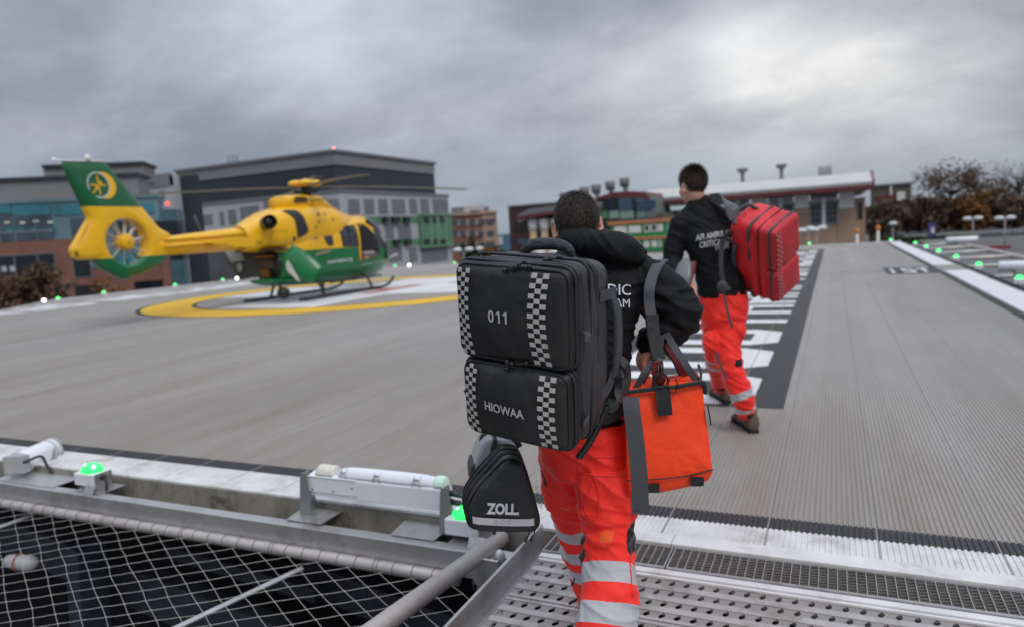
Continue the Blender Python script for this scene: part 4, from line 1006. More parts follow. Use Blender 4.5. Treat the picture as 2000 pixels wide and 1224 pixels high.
# ---- big grey building (aligned with the deck)
P0 = U(652, 297, 95.); X0, Y0, ZT = P0.x, P0.y, P0.z
def Lx(cx, cy): return (420+cx*.2941, 280+cy*.2941)     # from an enlarged crop of the photograph
def L5(cx, cy): return (260+cx*.32, 280+cy*.32)
Y1 = hitX(848, 322, X0).y; XL = hitY(345, 346, Y0).x
big = thing('hospital_block', ((X0+XL)/2, (Y0+Y1)/2, GZ), 'large grey clad hospital block with a charcoal band round its upper floors, behind the helicopter', 'building')
zb1 = hitX(*Lx(1450, 205), X0).z; zb2 = hitX(*Lx(1463, 350), X0).z
g = G(); g.box((XL, Y0, zb1), (X0, Y1, ZT)); g.build('parapet_band', M_BG4, big)
g = G(); g.box((XL, Y0+.15, zb2-3), (X0-.15, Y1, zb1)); g.build('upper_wall', M_BG3, big)
g = G(); g.box((XL-.3, Y0-.3, ZT), (X0+.3, Y1+.3, ZT+.35)); g.build('roof', M_BG2, big)
F1 = FP((X0+1.2, 0, 0), 90)       # right face of the lower storeys
F1.O = Vector((X0+1.2, Y0, 0))
F1.n = Vector((1, 0, 0)); F1.r = Vector((0, 1, 0))
F2 = FP((X0, Y0-1.2, 0), 180); F2.n = Vector((0, -1, 0)); F2.r = Vector((1, 0, 0)); F2.O = Vector((X0, Y0-1.2, 0))
aE, zP = F1.at(*Lx(1548, 357)); Yp = Y0+aE
g = G(); g.box((XL-2, Y0-1.2, GZ), (X0+1.2, Yp, zP)); g.build('lower_wall', M_BG1, big)
g = G(); g.box((XL-2, Y0-1.35, zP), (X0+1.35, Yp+.1, zP+.4)); g.build('ledge', M_BG2, big)
cols = [(735, 820), (885, 958), (990, 1055), (1085, 1145), (1175, 1260), (1290, 1340), (1365, 1420), (1445, 1545)]
R = []
for a, b in cols: R.append((*Lx(a, 372), *Lx(b, 470)))
windows(F1, big, R, M_BG2, .06, 'panel')
R = [];
for k, (a, b) in enumerate([(1105, 1130), (1165, 1210), (1245, 1275), (1368, 1405), (1425, 1450), (1475, 1505)]): R.append((*Lx(a, 488), *Lx(b, 528)))
for a, b in [(1175, 1215), (1250, 1285), (1370, 1410), (1430, 1460), (1480, 1515)]: R.append((*Lx(a, 640), *Lx(b, 672)))
gr = [(*Lx(1000, 486), *Lx(1355, 532)), (*Lx(1130, 640), *Lx(1355, 682))]
windows(F1, big, gr, M_BGR, .08, 'green_strip')
windows(F1, big, [(*Lx(1352, 478), *Lx(1562, 684))], M_BGR, .5, 'green_bay')
windows(F1, big, [(*Lx(1348, 470), *Lx(1566, 480)), (*Lx(1352, 676), *Lx(1570, 688))], mat('green_trim', (.14, .32, .19), .5), .7, 'bay_trim')
windows(F1, big, [(*Lx(a, 488), *Lx(b, 670)) for a, b in ((1410, 1422), (1455, 1470), (1512, 1520))], mat('green_trim', (.14, .32, .19)), .58, 'bay_mullion')
windows(F1, big, R, M_WGL, .62)
R = []
for k, (a, b) in enumerate([(1000, 1090), (1130, 1185), (1215, 1300)]): R.append((*Lx(a, 536), *Lx(b, 636)))
for k, (a, b) in enumerate([(1060, 1100), (1150, 1240), (1290, 1340), (1370, 1545)]): R.append((*Lx(a, 690), *Lx(b, 785)))
windows(F1, big, R, M_BG2, .07, 'panel')
# left face: panels
R = []
for a, b, y0_, y1_ in ((285, 350, 450, 550), (420, 485, 435, 500), (530, 556, 420, 500), (582, 630, 405, 495), (655, 770, 385, 470), (800, 905, 350, 420), (300, 340, 560, 740), (380, 440, 690, 790), (480, 520, 700, 780)):
    R.append((*L5(a, y0_), *L5(b, y1_)))
windows(F2, big, R, M_BG2, .06, 'panel')
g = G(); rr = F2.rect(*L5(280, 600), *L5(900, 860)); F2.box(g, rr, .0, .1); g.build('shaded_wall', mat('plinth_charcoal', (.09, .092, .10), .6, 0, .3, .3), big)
g = G()
for k in range(3): p = F2.at(*L5(492+25*k, 150)); g.tube([F2.w(p[0], ZT, -3), F2.w(p[0], ZT+1.8, -3)], .12, 6)
g.build('roof_vents', M_BG2, big)
p = U(652, 290, 96); g = G(); g.ell(p, (.16, .16, .2)); g.build('warning_light', mat('red_warning', (1, .3, .35), .3, emit=2), big)
# annex at its left end
P1 = U(264, 350, 88.); ax0 = P1.x; F3 = FP(P1, 180); F3.n = Vector((0, -1, 0)); F3.r = Vector((1, 0, 0)); F3.O = Vector((P1.x, P1.y, 0))
an = thing('stair_tower', (P1.x+2, P1.y, GZ), 'light grey stair tower with small windows left of the big grey block', 'building')
a1, zt1 = F3.at(330, 343); g = G(); g.box((P1.x, P1.y, GZ), (P1.x+a1, P1.y+2.5, zt1)); g.build('wall', M_BG1, an)
zb = F3.at(300, 367)[1]; g = G(); F3.box(g, (0, a1, zb, zt1+.3), -.5, .12); g.build('parapet', M_BG4, an)
g = G(); g.box((P1.x+a1, P1.y+1.5, GZ), (P1.x+a1+2.2, P1.y+2.5, zt1)); g.build('side_wall', M_BG3, an)
windows(F3, an, [(292, 377, 301, 394), (313, 373, 322, 391)], M_BG2)
g = G(); g.ell(U(327, 398, 84), (.2, .2, .2)); g.build('warning_light', mat('red_warning_strong', (1, .05, .05), .3, emit=3), an)

# ---- brick and teal building at the left
Dp = 62.; rt = Vector(RC[:, 0]); az = math.degrees(math.atan2(-rt.y, rt.x))   # plane parallel to the picture
O_l = U(100, 500, Dp); FL = FP(O_l, az); 
_fd = Vector((-rt.y, rt.x, 0)).normalized(); _r0 = Vector((rt.x, rt.y, 0)).normalized(); FL.r = (_r0*math.cos(R_(12))+_fd*math.sin(R_(12))).normalized(); FL.n = Vector((FL.r.y, -FL.r.x, 0))
bt = thing('brick_and_glass_building', (O_l.x, O_l.y, GZ), 'brick hospital wing with teal glazing and grey upper storeys at the far left', 'building')
def slab(fp, parent, R, d0, d1, m, nm):
    g = G(); fp.box(g, R if len(R) == 4 and not isinstance(R[0], int) else fp.rect(*R), d0, d1); return g.build(nm, m, parent)
def R4(fp, x0, y0, x1, y1): a = list(fp.rect(x0, y0, x1, y1)); return tuple(float(v) for v in a)
r = list(R4(FL, -260, 350, 262, 420)); r[2] = GZ; slab(FL, bt, tuple(r), -5, -1.5, M_BG4, 'upper_wall')
r = R4(FL, -260, 345, 262, 351); slab(FL, bt, r, -5.2, -1.2, M_BG3, 'eaves')
r = R4(FL, 36, 312, 248, 350); slab(FL, bt, r, -9, -5, M_BG4, 'roof_storey')
r = R4(FL, 33, 307, 250, 313); slab(FL, bt, r, -9.3, -4.7, M_BG3, 'roof_trim')
slab(FL, bt, R4(FL, 240, 330, 247, 352), -5, -4.9, M_WGL, 'window')
r = list(R4(FL, -260, 392, 318, 560)); r[2] = GZ; slab(FL, bt, tuple(r), -1.6, 0, M_TEAL2, 'glazed_wall')
slab(FL, bt, R4(FL, -260, 394, 320, 398), 0, .2, M_TEAL2, 'glazing_cap')
for x0, x1 in ((-120, 22), (26, 100), (104, 160), (164, 300)): slab(FL, bt, R4(FL, x0, 400, x1, 420), 0, .12, M_TEAL, 'spandrel')
slab(FL, bt, R4(FL, -260, 424, 104, 477), 0, .1, M_WGM, 'ribbon_window'); slab(FL, bt, R4(FL, 140, 426, 170, 470), 0, .1, M_WGM, 'ribbon_window')
for x in (0, 30, 72): slab(FL, bt, R4(FL, x, 424, x+2, 477), .1, .2, M_TEAL2, 'mullion')
slab(FL, bt, R4(FL, -260, 458, 104, 462), .1, .16, M_BG2, 'sill_line')
for x in (14, 36, 60, 96): slab(FL, bt, R4(FL, x, 445, x+12, 455), .1, .14, M_TEAL, 'blind')
for x, y in ((10, 433), (40, 434), (66, 431), (94, 433)): slab(FL, bt, R4(FL, x, y, x+10, y+3), .1, .13, mat('ceiling_light', (.6, .6, .5), .5, emit=.25), 'ceiling_light')
for x0, x1 in ((232, 252), (262, 282), (292, 314)): slab(FL, bt, R4(FL, x0, 432, x1, 460), 0, .1, M_WGL, 'window')
r = list(R4(FL, -260, 478, 150, 540)); r[2] = GZ; slab(FL, bt, tuple(r), -.2, .35, M_BRICK, 'brick_wall')
r = list(R4(FL, 150, 520, 318, 560)); r[2] = GZ; slab(FL, bt, tuple(r), -.2, .35, M_BRICK, 'brick_wall')
r = list(R4(FL, 318, 500, 334, 560)); r[2] = GZ; slab(FL, bt, tuple(r), -.2, .35, M_BRICK, 'brick_pier')
for x0, x1, y0_, y1_ in ((3, 112, 498, 545), (148, 180, 502, 540), (182, 318, 495, 518)):
    m = M_WGL if x0 != 182 else M_TEAL
    slab(FL, bt, R4(FL, x0-2, y0_-2, x1+2, y1_+2), .35, .42, M_BG2, 'window_frame'); slab(FL, bt, R4(FL, x0, y0_, x1, y1_), .42, .45, m, 'window')
for x, y in ((8, 520), (24, 520), (64, 518), (88, 517), (104, 516)): slab(FL, bt, R4(FL, x, y, x+10, y+10), .45, .47, M_WFR if x in (24, 88) else M_BG1, 'blind')
for x in (34, 80): slab(FL, bt, R4(FL, x, 498, x+2, 545), .45, .5, M_BG2, 'mullion')
slab(FL, bt, R4(FL, 265, 548, 320, 562), .35, .42, M_WGL, 'window'); slab(FL, bt, R4(FL, 150, 556, 205, 580), .35, .42, M_WGL, 'window')
# curved glass corner
c = FL.w(FL.at(322, 480)[0]-.4, 0, -2.2); g = G(); zt = FL.at(330, 408)[1]; rs = []
A0 = math.atan2(FL.n.y, FL.n.x)
A = np.linspace(0, -1.7, 10)
for z in (GZ, zt): rs.append([Vector((c.x, c.y, 0))+FL.n*2.2*math.cos(a)+FL.r*(-2.2*math.sin(a))*.75+Vector((0, 0, z)) for a in A]+[Vector((c.x, c.y, z))-FL.n*.5])
g.rings(rs, True, smooth=False); g.build('curved_glass', mat('corner_glass', (.06, .12, .14), .2, 0, .3, .5), bt)
g = G(); rs = []
for z in (FL.at(330, 425)[1]-3.8, FL.at(330, 425)[1]-.3): rs.append([Vector((c.x, c.y, 0))+FL.n*2.26*math.cos(a)+FL.r*(-2.26*math.sin(a))*.75+Vector((0, 0, z)) for a in A])
g.rings(rs, False, smooth=False); g.build('corner_window', M_WGL, bt)

# ---- facades that face the camera, further right
def fac(px, py, D, azn=180):
    O = U(px, py, D); f = FP(O, azn); f.n = Vector((0, -1, 0)); f.r = Vector((1, 0, 0)); f.O = Vector((O.x, O.y, 0)); return f
def wallslab(f, parent, x0, y0, x1, d, m, nm='wall', zb=None, d1=0.):
    a0 = f.at(x0, y0)[0]; a1 = f.at(x1, y0)[0]; z1 = f.at((x0+x1)/2, y0)[1]; g = G(); f.box(g, (a0, a1, GZ if zb is None else zb, z1), -d, d1); return g.build(nm, m, parent)
rtd = Vector((rt.x, rt.y, 0)).normalized()
def facc(px, py, D):
    """facade square to the line of sight"""
    O = U(px, py, D); f = FP(O, 0); d = Vector((O.x, O.y, 0)).normalized(); f.n = -d; f.r = Vector((d.y, -d.x, 0)); f.O = Vector((O.x, O.y, 0)); return f
# red brick office behind
f = facc(925, 460, 150); off = thing('brick_office', (f.O.x, f.O.y, GZ), 'red brick office block with rows of pale windows right of the green clad bay', 'building')
wallslab(f, off, 868, 419, 969, 18, M_BRICK, 'wall'); wallslab(f, off, 940, 421, 970, 17, M_BRICK2, 'side_wall', d1=.1)
for y in (434, 456, 479):
    for x in (883, 899, 917, 934, 952): slab(f, off, R4(f, x, y-5, x+11, y+5), 0, .3, M_WGM, 'window')
    slab(f, off, R4(f, 878, y-5, 968, y+6), -.2, .1, mat('pale_pier', (.32, .26, .25), .7), 'window_band')
slab(f, off, R4(f, 868, 415, 970, 420), -18, .4, M_BRICK2, 'parapet')
slab(f, off, R4(f, 880, 404, 905, 416), -12, -3, M_BG2, 'plant_room'); slab(f, off, R4(f, 903, 401, 946, 416), -10, -3, M_BG1, 'plant_room'); slab(f, off, R4(f, 944, 403, 956, 417), -10, -3, M_BG2, 'plant_room'); slab(f, off, R4(f, 918, 411, 938, 417), -3, -2.8, M_WGL, 'louvre')
# low far blue and white sheds in the gap
f = facc(985, 460, 190); sh = thing('far_shed', (f.O.x, f.O.y, GZ), 'small blue and white shed seen in the gap left of the maroon building', 'building')
wallslab(f, sh, 966, 458, 998, 8, mat('shed_blue', (.06, .14, .2), .6, 0, .2, .4)); slab(f, sh, R4(f, 972, 462, 982, 478), 0, .3, M_WFR, 'door')
# maroon building
f = fac(992, 400, 88); mb = thing('maroon_building', (f.O.x+4, f.O.y, GZ), 'dark maroon clad building left of the nearer walker\'s head', 'building')
wallslab(f, mb, 992, 400, 1150, 14, mat('maroon_cladding', (.055, .022, .022), .6, 0, .2, .3)); slab(f, mb, R4(f, 991, 398, 1100, 401), -14, .2, M_BG2, 'coping')
slab(f, mb, R4(f, 1006, 434, 1034, 452), 0, .1, mat('maroon_shade', (.018, .01, .012), .6), 'recess_shade_panel'); slab(f, mb, R4(f, 1012, 466, 1036, 478), 0, .1, M_WGM, 'window')  # dark slab stands proud; the shade of a recess is only its colour
# curved-roof building with round columns
f = fac(1050, 440, 80); cb = thing('curved_roof_building', (f.O.x+8, f.O.y, GZ), 'building with a curved maroon-edged grey roof and round pale columns behind the nearer walker\'s head', 'building')
a0 = f.at(1022, 414)[0]; a1 = f.at(1275, 395)[0]
def arcroof(f, parent, pts, m, nm, dep, th, proj=.9):
    P = [f.at(*p) for p in pts]; P = [(a, z) for a, z in P]; vs = []
    lo = [(a, z-th) for a, z in P]; g = G(); ply = P+lo[::-1]
    g.prism([f.w(a, z, proj) for a, z in ply], f.n*(-dep)); return g.build(nm, m, parent)
arcroof(f, cb, [(1018, 420), (1040, 408), (1085, 402), (1140, 397), (1180, 394)], M_BG2, 'roof', 14, .9)
arcroof(f, cb, [(1016, 423), (1040, 419), (1090, 412), (1150, 408), (1180, 404)], M_MAROON, 'roof_edge', .5, .35, 1.0)
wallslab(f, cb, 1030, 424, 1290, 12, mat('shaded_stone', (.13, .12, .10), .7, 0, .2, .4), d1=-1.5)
for x in (1040, 1062, 1085, 1110, 1135): 
    p = f.at(x, 425); g = G(); g.tube([f.w(p[0], GZ, .0), f.w(p[0], p[1]-.9, .0)], .42, 14); g.build('column', mat('column_tan', (.45, .32, .19), .7, 0, .08, .5), cb)
    g = G(); g.tube([f.w(p[0], p[1]-1.6, .0), f.w(p[0], p[1]-.2, -.2)], [.46, .7], 14); g.build('column_head', M_STONE, cb)
for x in (1051, 1074, 1098): slab(f, cb, R4(f, x-5, 445, x+4, 470), -1.5, -1.3, M_WGL, 'window')
arcroof(f, cb, [(1158, 395), (1175, 384), (1200, 376), (1230, 374), (1262, 375), (1268, 384)], M_MAROON, 'barrel_roof', 12, .55, .6)
arcroof(f, cb, [(1160, 400), (1178, 389), (1200, 381), (1230, 379), (1264, 381), (1266, 392)], mat('fascia_pale', (.28, .31, .29), .6), 'fascia', .4, 1.2, .3)
wallslab(f, cb, 1160, 386, 1270, 10, mat('bay_wall', (.16, .2, .18), .6, 0, .2, .4), 'bay_wall')
for x0, x1, m in ((1172, 1189, M_WGL), (1190, 1211, M_WGL), (1212, 1237, mat('blue_glass', (.05, .09, .14), .2, 0, .3, .5)), (1238, 1244, M_WGL), (1246, 1281, mat('blue_glass2', (.035, .07, .12), .2, 0, .3, .5))):
    slab(f, cb, R4(f, x0, 389 if x0 < 1240 else 392, x1, 410), 0, .6, m, 'window')
for x0, x1, m in ((1172, 1189, M_BGR), (1192, 1212, mat('pale_green_panel', (.22, .32, .27), .5)), (1214, 1240, mat('pale_green_panel', (.22, .32, .27))), (1246, 1262, mat('pale_green_panel2', (.15, .24, .23), .5)), (1263, 1283, M_BG2)):
    slab(f, cb, R4(f, x0, 411, x1, 427), 0, .5, m, 'panel')
slab(f, cb, R4(f, 1165, 428, 1290, 431), 0, 1.2, M_BG3, 'balcony'); slab(f, cb, R4(f, 1165, 431, 1200, 450), 0, .3, M_BGR, 'panel'); slab(f, cb, R4(f, 1172, 440, 1196, 452), .3, .4, M_WGL, 'window')
for k, (x, y0_, y1_) in enumerate(((1109, 362, 400), (1133, 357, 398), (1162, 350, 394), (1192, 343, 386))):
    p = f.at(x, y0_); q_ = f.at(x, y1_+8); t = thing('flue_stack', f.w(p[0], q_[1], -6), ['shortest steel flue, just left above the nearer walker\'s head', 'second flue from the left behind the nearer walker\'s head', 'third flue from the left, right of the nearer walker\'s head', 'tallest steel flue, above the curved maroon roof'][k], 'flue', 'steel flues on the curved roof')
    g = G(); g.tube([f.w(p[0], q_[1]-1, -6), f.w(p[0], p[1], -6)], .28, 8); g.build('pipe', M_BG2, t); g = G(); g.tube([f.w(p[0]-.1, p[1]-1., -6), f.w(p[0]-.1, p[1], -6)], [.5, .62], 8); g.build('cowl', M_BG2, t)
t = thing('roof_plant', f.w(f.at(1080, 380)[0], f.at(1080, 388)[1], -4), 'grey rooftop plant units left of the nearer walker\'s head', 'plant unit')
for x in (1070, 1078, 1087, 1096): slab(f, t, R4(f, x, 375 if x < 1090 else 374, x+6, 396), -5, -4, M_BG2, 'unit')
slab(f, t, R4(f, 1066, 377, 1102, 380), -5.2, -3.8, M_BG2, 'gantry')
# green portable cabins
f = fac(1260, 460, 62); 
M_CG = mat('cabin_green', (.02, .235, .055), .5, 0, .06, .8); M_CO = mat('cabin_orange_band', (.48, .19, .08), .6, 0, .08, .8)
for k, (y0_, y1_) in enumerate(((436, 463), (468, 492))):
    t = thing('portable_cabin', f.w(f.at(1260, 450)[0], f.at(1260, y1_)[1], -2), ['upper row of green portable cabins with orange roof band', 'lower row of green portable cabins beside the deck edge'][k], 'cabin', 'green portable cabins')
    a0, a1 = f.at(1192, 450)[0], f.at(1345, 450)[0]; z1, z0 = f.at(1260, y0_)[1], f.at(1260, y1_)[1]
    g = G(); f.box(g, (a0, a1, z0, z1), -6, 0); g.build('wall', M_CG, t)
    g = G(); f.box(g, (a0-.2, a1+.2, z1, z1+(.32 if k == 0 else .24)), -6.2, .15); g.build('roof_band', M_CO, t)
    if k == 0: ws = [(1200, 1224), (1228, 1252), (1258, 1270), (1272, 1284), (1286, 1295)]
    else: ws = [(1258, 1268), (1273, 1283), (1285, 1292), (1230, 1250)]
    zc = (z0+z1)/2
    for i, (x0, x1) in enumerate(ws):
        b0, b1 = f.at(x0, (y0_+y1_)/2)[0], f.at(x1, (y0_+y1_)/2)[0]; hh = (z1-z0)*.27; zz = zc+.12
        g = G(); f.box(g, (b0, b1, zz-hh, zz+hh), 0, .06); w_ = g.build('window', M_STONE, t)
        if i in (2, 3): g = G(); f.box(g, (b0+.1, b1-.12, zz-hh*.6, zz+hh*.8), .06, .08); g.build('pane', M_WGL, w_)
    g = G(); f.box(g, (f.at(1303, 450)[0], f.at(1307, 450)[0], z0, z1), 0, .05); g.build('joint', mat('cabin_pale_green', (.2, .4, .25), .6), t)
g = G(); f.box(g, (f.at(1200, 500)[0], f.at(1345, 500)[0], GZ, f.at(1260, 492)[1]), -5.8, -.1); tag(g.build('cabin_plinth', mat('plinth_tan', (.3, .22, .14), .8, 0, .3, 1.)), 'tan and orange plinth below the green cabins', 'plinth')
# long brick building with pale overhanging roof
f = fac(1500, 420, 78); lb = thing('brick_building', (f.O.x, f.O.y, GZ), 'long brown brick building with tall windows and a pale overhanging metal roof', 'building')
e0, e1 = f.at(1262, 372), f.at(1702, 333); zr = (e0[1]+e1[1])/2
wallslab(f, lb, 1268, 400, 1690, 22, M_BRICK2, 'wall')
g = G(); zl = f.at(1500, 378)[1]; zh = f.at(1500, 351)[1]
g.prism([f.w(e0[0], zl, 2.2), f.w(e0[0], zl+.35, 2.3), f.w(e0[0], zh, -1.5), f.w(e0[0], zh, -24), f.w(e0[0], zl, -24)], f.r*(e1[0]-e0[0])); g.build('roof', M_ROOFW, lb)
g = G(); f.box(g, (e0[0]-.3, e1[0]+.2, zl-.42, zl+.02), -2, 2.35); g.build('roof_edge', M_MAROON, lb)
g = G(); g.prism([f.w(e1[0], zl-.3, 2.3), f.w(e1[0], zl+.45, 2.3), f.w(e1[0], zh+.2, -1.5), f.w(e1[0], zl-.3, -1.5)], f.r*.2); g.build('verge_trim', mat('verge_red', (.20, .04, .04), .6), lb)
for k in range(4): p = f.at(1600+7*k, 330); g = G(); g.tube([f.w(p[0], zh-.2, -4), f.w(p[0], zh+1.1, -4)], .12, 6); g.build('roof_pipe', M_BG2, lb)
zs = f.at(1450, 405)[1]
for x0, x1 in ((1268, 1310), (1312, 1350), (1388, 1414), (1468, 1498), (1552, 1580), (1638, 1668)): 
    b0, b1 = f.at(x0, 390)[0], f.at(x1, 390)[0]; g = G(); f.box(g, (b0, b1, f.at((x0+x1)/2, 407 if x0 > 1400 else 398+4)[1], zl-.45), -.2, .35); g.build('pier_head', M_STONE, lb)
for x0, x1 in ((1418, 1464), (1500, 1550), (1582, 1636)):
    b0, b1 = f.at(x0, 400)[0], f.at(x1, 400)[0]; xm = (x0+x1)/2; zt_, zw, zb_ = zl-.5, f.at(xm, 386)[1], f.at(xm, 435)[1]
    g = G(); f.box(g, (b0, b1, zb_-.3, zt_), -.3, .03); bay = g.build('window_surround', M_BG2, lb)
    g = G(); f.box(g, (b0, b1, zw, zt_-.9), -.1, .1); g.build('louvre_panel', M_BG1, bay)
    n = 2
    for i in range(2):
        c0 = b0+(b1-b0)*(.08+.47*i); c1 = c0+(b1-b0)*.38; g = G(); f.box(g, (c0, c1, zb_, zw-.15), .03, .09); w_ = g.build('window', M_WGL, bay)
        g = G()
        for j in range(1, 3): f.box(g, (c0+(c1-c0)*j/3-.05, c0+(c1-c0)*j/3+.05, zb_, zw-.15), .09, .13)
        for j in range(1, 4): zz = zb_+(zw-.15-zb_)*j/4; f.box(g, (c0, c1, zz-.05, zz+.05), .131, .16)
        g.build('glazing_bars', M_BG2, w_)
    g = G(); f.box(g, ((b0+b1)/2-.18, (b0+b1)/2+.18, zb_-.3, zw), .05, .3); g.build('mullion', M_STONE, bay)
for x0, x1 in ((1468, 1498), (1552, 1580), (1638, 1668)): slab(f, lb, R4(f, x0, 411, x1, 415), 0, .12, mat('stone_band', (.42, .33, .26), .7), 'stone_band')
for x0, x1 in ((1466, 1500), (1550, 1582), (1636, 1670)): slab(f, lb, R4(f, x0, 405, x1, 478), 0, .08, M_BRICK2, 'brick_pier')
for x in (1680,): slab(f, lb, R4(f, x-4, 395, x+5, 428), 0, .1, M_WGL, 'window')
slab(f, lb, R4(f, 1665, 345, 1692, 375), -20, -.1, M_BG1, 'end_wall')
for k, (x, y, D_) in enumerate(((1450, 333, 90), (1526, 325, 90))):
    p = U(x, y, D_); t = thing('roof_ventilator', p, ['left mushroom vent on the pale roof behind the farther walker', 'right mushroom vent on the pale roof above the red backpack'][k], 'ventilator', 'ventilators on the pale roof')
    g = G(); g.tube([p-Vector((0, 0, 2.2)), p-Vector((0, 0, .2))], .25, 8); g.build('stem', M_BG2, t); g = G(); g.tube([p-Vector((0, 0, .35)), p, p+Vector((0, 0, .25))], [.35, .7, .65], 10); g.build('cap', M_BG2, t)
# building at the right behind the trees
f = facc(1745, 390, 130); rb = thing('brown_block', (f.O.x, f.O.y, GZ), 'brown block with a flat roof between the brick building and the big autumn tree', 'building')
wallslab(f, rb, 1700, 362, 1780, 14, mat('brown_cladding', (.105, .095, .075), .7, 0, .2, .3)); slab(f, rb, R4(f, 1710, 382, 1752, 392), 0, .3, M_MAROON, 'band'); slab(f, rb, R4(f, 1738, 362, 1742, 385), 0, .3, M_STONE, 'fin'); slab(f, rb, R4(f, 1752, 375, 1768, 392), 0, .3, M_STONE, 'window_panel')
slab(f, rb, R4(f, 1698, 359, 1782, 363), -14, .4, M_BG2, 'parapet')

# ================================================================= vegetation
def leafmat(name, c1, c2):
    m = bpy.data.materials.new(name); m.use_nodes = True; nt = m.node_tree; N = nt.nodes; L = nt.links; p = N['Principled BSDF']; p.inputs['Roughness'].default_value = .8; p.inputs['Specular IOR Level'].default_value = .2
    gi = N.new('ShaderNodeNewGeometry'); mx = N.new('ShaderNodeMix'); mx.data_type = 'RGBA'; L.new(gi.outputs['Random Per Island'], mx.inputs[0]); mx.inputs[6].default_value = (*c1, 1); mx.inputs[7].default_value = (*c2, 1); L.new(mx.outputs[2], p.inputs['Base Color']); return m
M_BARK = mat('bark', (.045, .035, .03), .9, 0, .3, 3)
LB = leafmat('leaf_brown', (.065, .042, .03), (.15, .088, .055)); LO = leafmat('leaf_orange', (.15, .065, .025), (.22, .11, .035)); LG = leafmat('leaf_green', (.025, .035, .012), (.06, .065, .02)); LD = leafmat('leaf_dull', (.095, .068, .048), (.175, .125, .09)); LT = leafmat('twig_brown', (.06, .046, .038), (.11, .085, .07))
def tree(base, h, w, leaf, label, name='autumn_tree', group=None, n=1500, dens_=1., trunk=.25, seed=0, ls=.5, bare=False, low=.25):
    rnd = random.Random(seed); base = Vector(base); t = thing(name, base, label, 'tree' if name != 'shrub' else 'shrub', group)
    g = G(); top = base+Vector((0, 0, h*.6)); tw = max(.12, h*.022)
    g.tube([base-Vector((0, 0, .2)), base+Vector((w*.02, 0, h*.3)), top], [tw, tw*.75, tw*.4], 8)
    tips = []
    nb = 16 if not bare else 26
    for i in range(nb):
        a = rnd.uniform(0, 6.28); z = h*rnd.uniform(low, .6); st = base+Vector((0, 0, z)); ln = w*rnd.uniform(.3, .5); rise = h*rnd.uniform(.12, .42)
        e = st+Vector((math.cos(a)*ln, math.sin(a)*ln, min(rise, h-z))); m_ = (st+e)/2+Vector((rnd.uniform(-.1, .1)*w, rnd.uniform(-.1, .1)*w, h*.03)); g.tube([st, m_, e], [tw*.4, tw*.22, tw*.06], 5); tips += [m_, e]
        for j in range(5 if not bare else 9):
            b = m_+(e-m_)*rnd.random(); q_ = b+Vector((rnd.uniform(-1, 1), rnd.uniform(-1, 1), rnd.uniform(.1, 1.2)))*w*.14; g.tube([b, q_], [tw*.1, tw*.03], 3); tips.append(q_)
            for jj in range(3 if bare else 0): q2 = q_+Vector((rnd.uniform(-1, 1), rnd.uniform(-1, 1), rnd.uniform(0, 1.1)))*w*.07; g.tube([q_, q2], [tw*.035, tw*.015], 3)
    g.build('trunk', M_BARK, t, fix=False)
    c = G(); cl = [(p, rnd.uniform(.6, 1.3)) for p in tips]
    for i in range(n):
        p, s = rnd.choice(cl); r_ = w*.11*s
        d = Vector((rnd.gauss(0, 1), rnd.gauss(0, 1), rnd.gauss(0, .8))); q_ = p+d*r_*.75; k = ls*rnd.uniform(.5, 1.3)
        u_ = Vector((rnd.gauss(0, 1), rnd.gauss(0, 1), rnd.gauss(0, 1))).normalized(); v_ = u_.cross(Vector((rnd.gauss(0, 1), rnd.gauss(0, 1), rnd.gauss(0, 1)))).normalized()
        if q_.z < base.z+h*.05: continue
        c.add([q_-u_*k*.5, q_+v_*k*.3, q_+u_*k*.5, q_-v_*k*.3], [(0, 1, 2, 3)])
    c.build('crown', leaf, t, fix=False); return t
def treepx(px, ytop, D, wpx, leaf, label, **k):
    p = U(px, ytop, D); h = p.z-GZ; w = wpx/FPX*D; return tree((p.x, p.y, GZ), h, w, leaf, label, **k)
ri = 'trees behind the car park on the right'
treepx(1858, 322, 135, 120, LB, 'large broad brown-leaved tree standing above the hedge line on the right', n=2000, seed=1, ls=.55, group=ri, low=.35)
treepx(1925, 352, 140, 60, LD, 'smaller thin brown tree just right of the large broad one', n=900, seed=2, ls=.7, group=ri)
treepx(1990, 310, 125, 90, LT, 'nearly bare tree at the right edge of the picture', n=260, seed=3, ls=.4, group=ri, bare=True, name='bare_tree')
treepx(1960, 350, 138, 70, LD, 'thin pale-brown tree left of the bare tree at the right edge', n=700, seed=4, ls=.7, group=ri)
xs = [(1700, 392, LD), (1722, 388, LD), (1748, 386, LD), (1772, 390, LB), (1798, 388, LD), (1824, 386, LB), (1850, 384, LO), (1878, 380, LB), (1905, 378, LO), (1930, 382, LD), (1955, 376, LB), (1980, 372, LD), (2004, 380, LG)]
names_ = ['dull brown tree at the right corner of the brick building', 'brown tree below the maroon band of the brown block', 'brown tree below the flat roofed brown block', 'dark brown tree right of the brown block', 'dull brown tree left below the large broad tree', 'brown tree under the left half of the large broad tree', 'orange tree under the large broad tree', 'brown tree above the white vans', 'orange-brown tree behind the double lamp post', 'dull tree between the two double lamp posts', 'brown tree behind the right double lamp post', 'dull brown tree under the bare tree', 'green-brown tree at the right edge under the bare tree']
for k, ((x, y, lf), nm) in enumerate(zip(xs, names_)): treepx(x, y, 122-(k % 3)*4, 46, lf, nm, n=1500, seed=20+k, ls=.8, group='row of autumn trees along the car park', low=.08)
g = G(); f = facc(1850, 470, 93); a0, a1 = f.at(1700, 470)[0], f.at(2020, 455)[0]; rnd = random.Random(5)
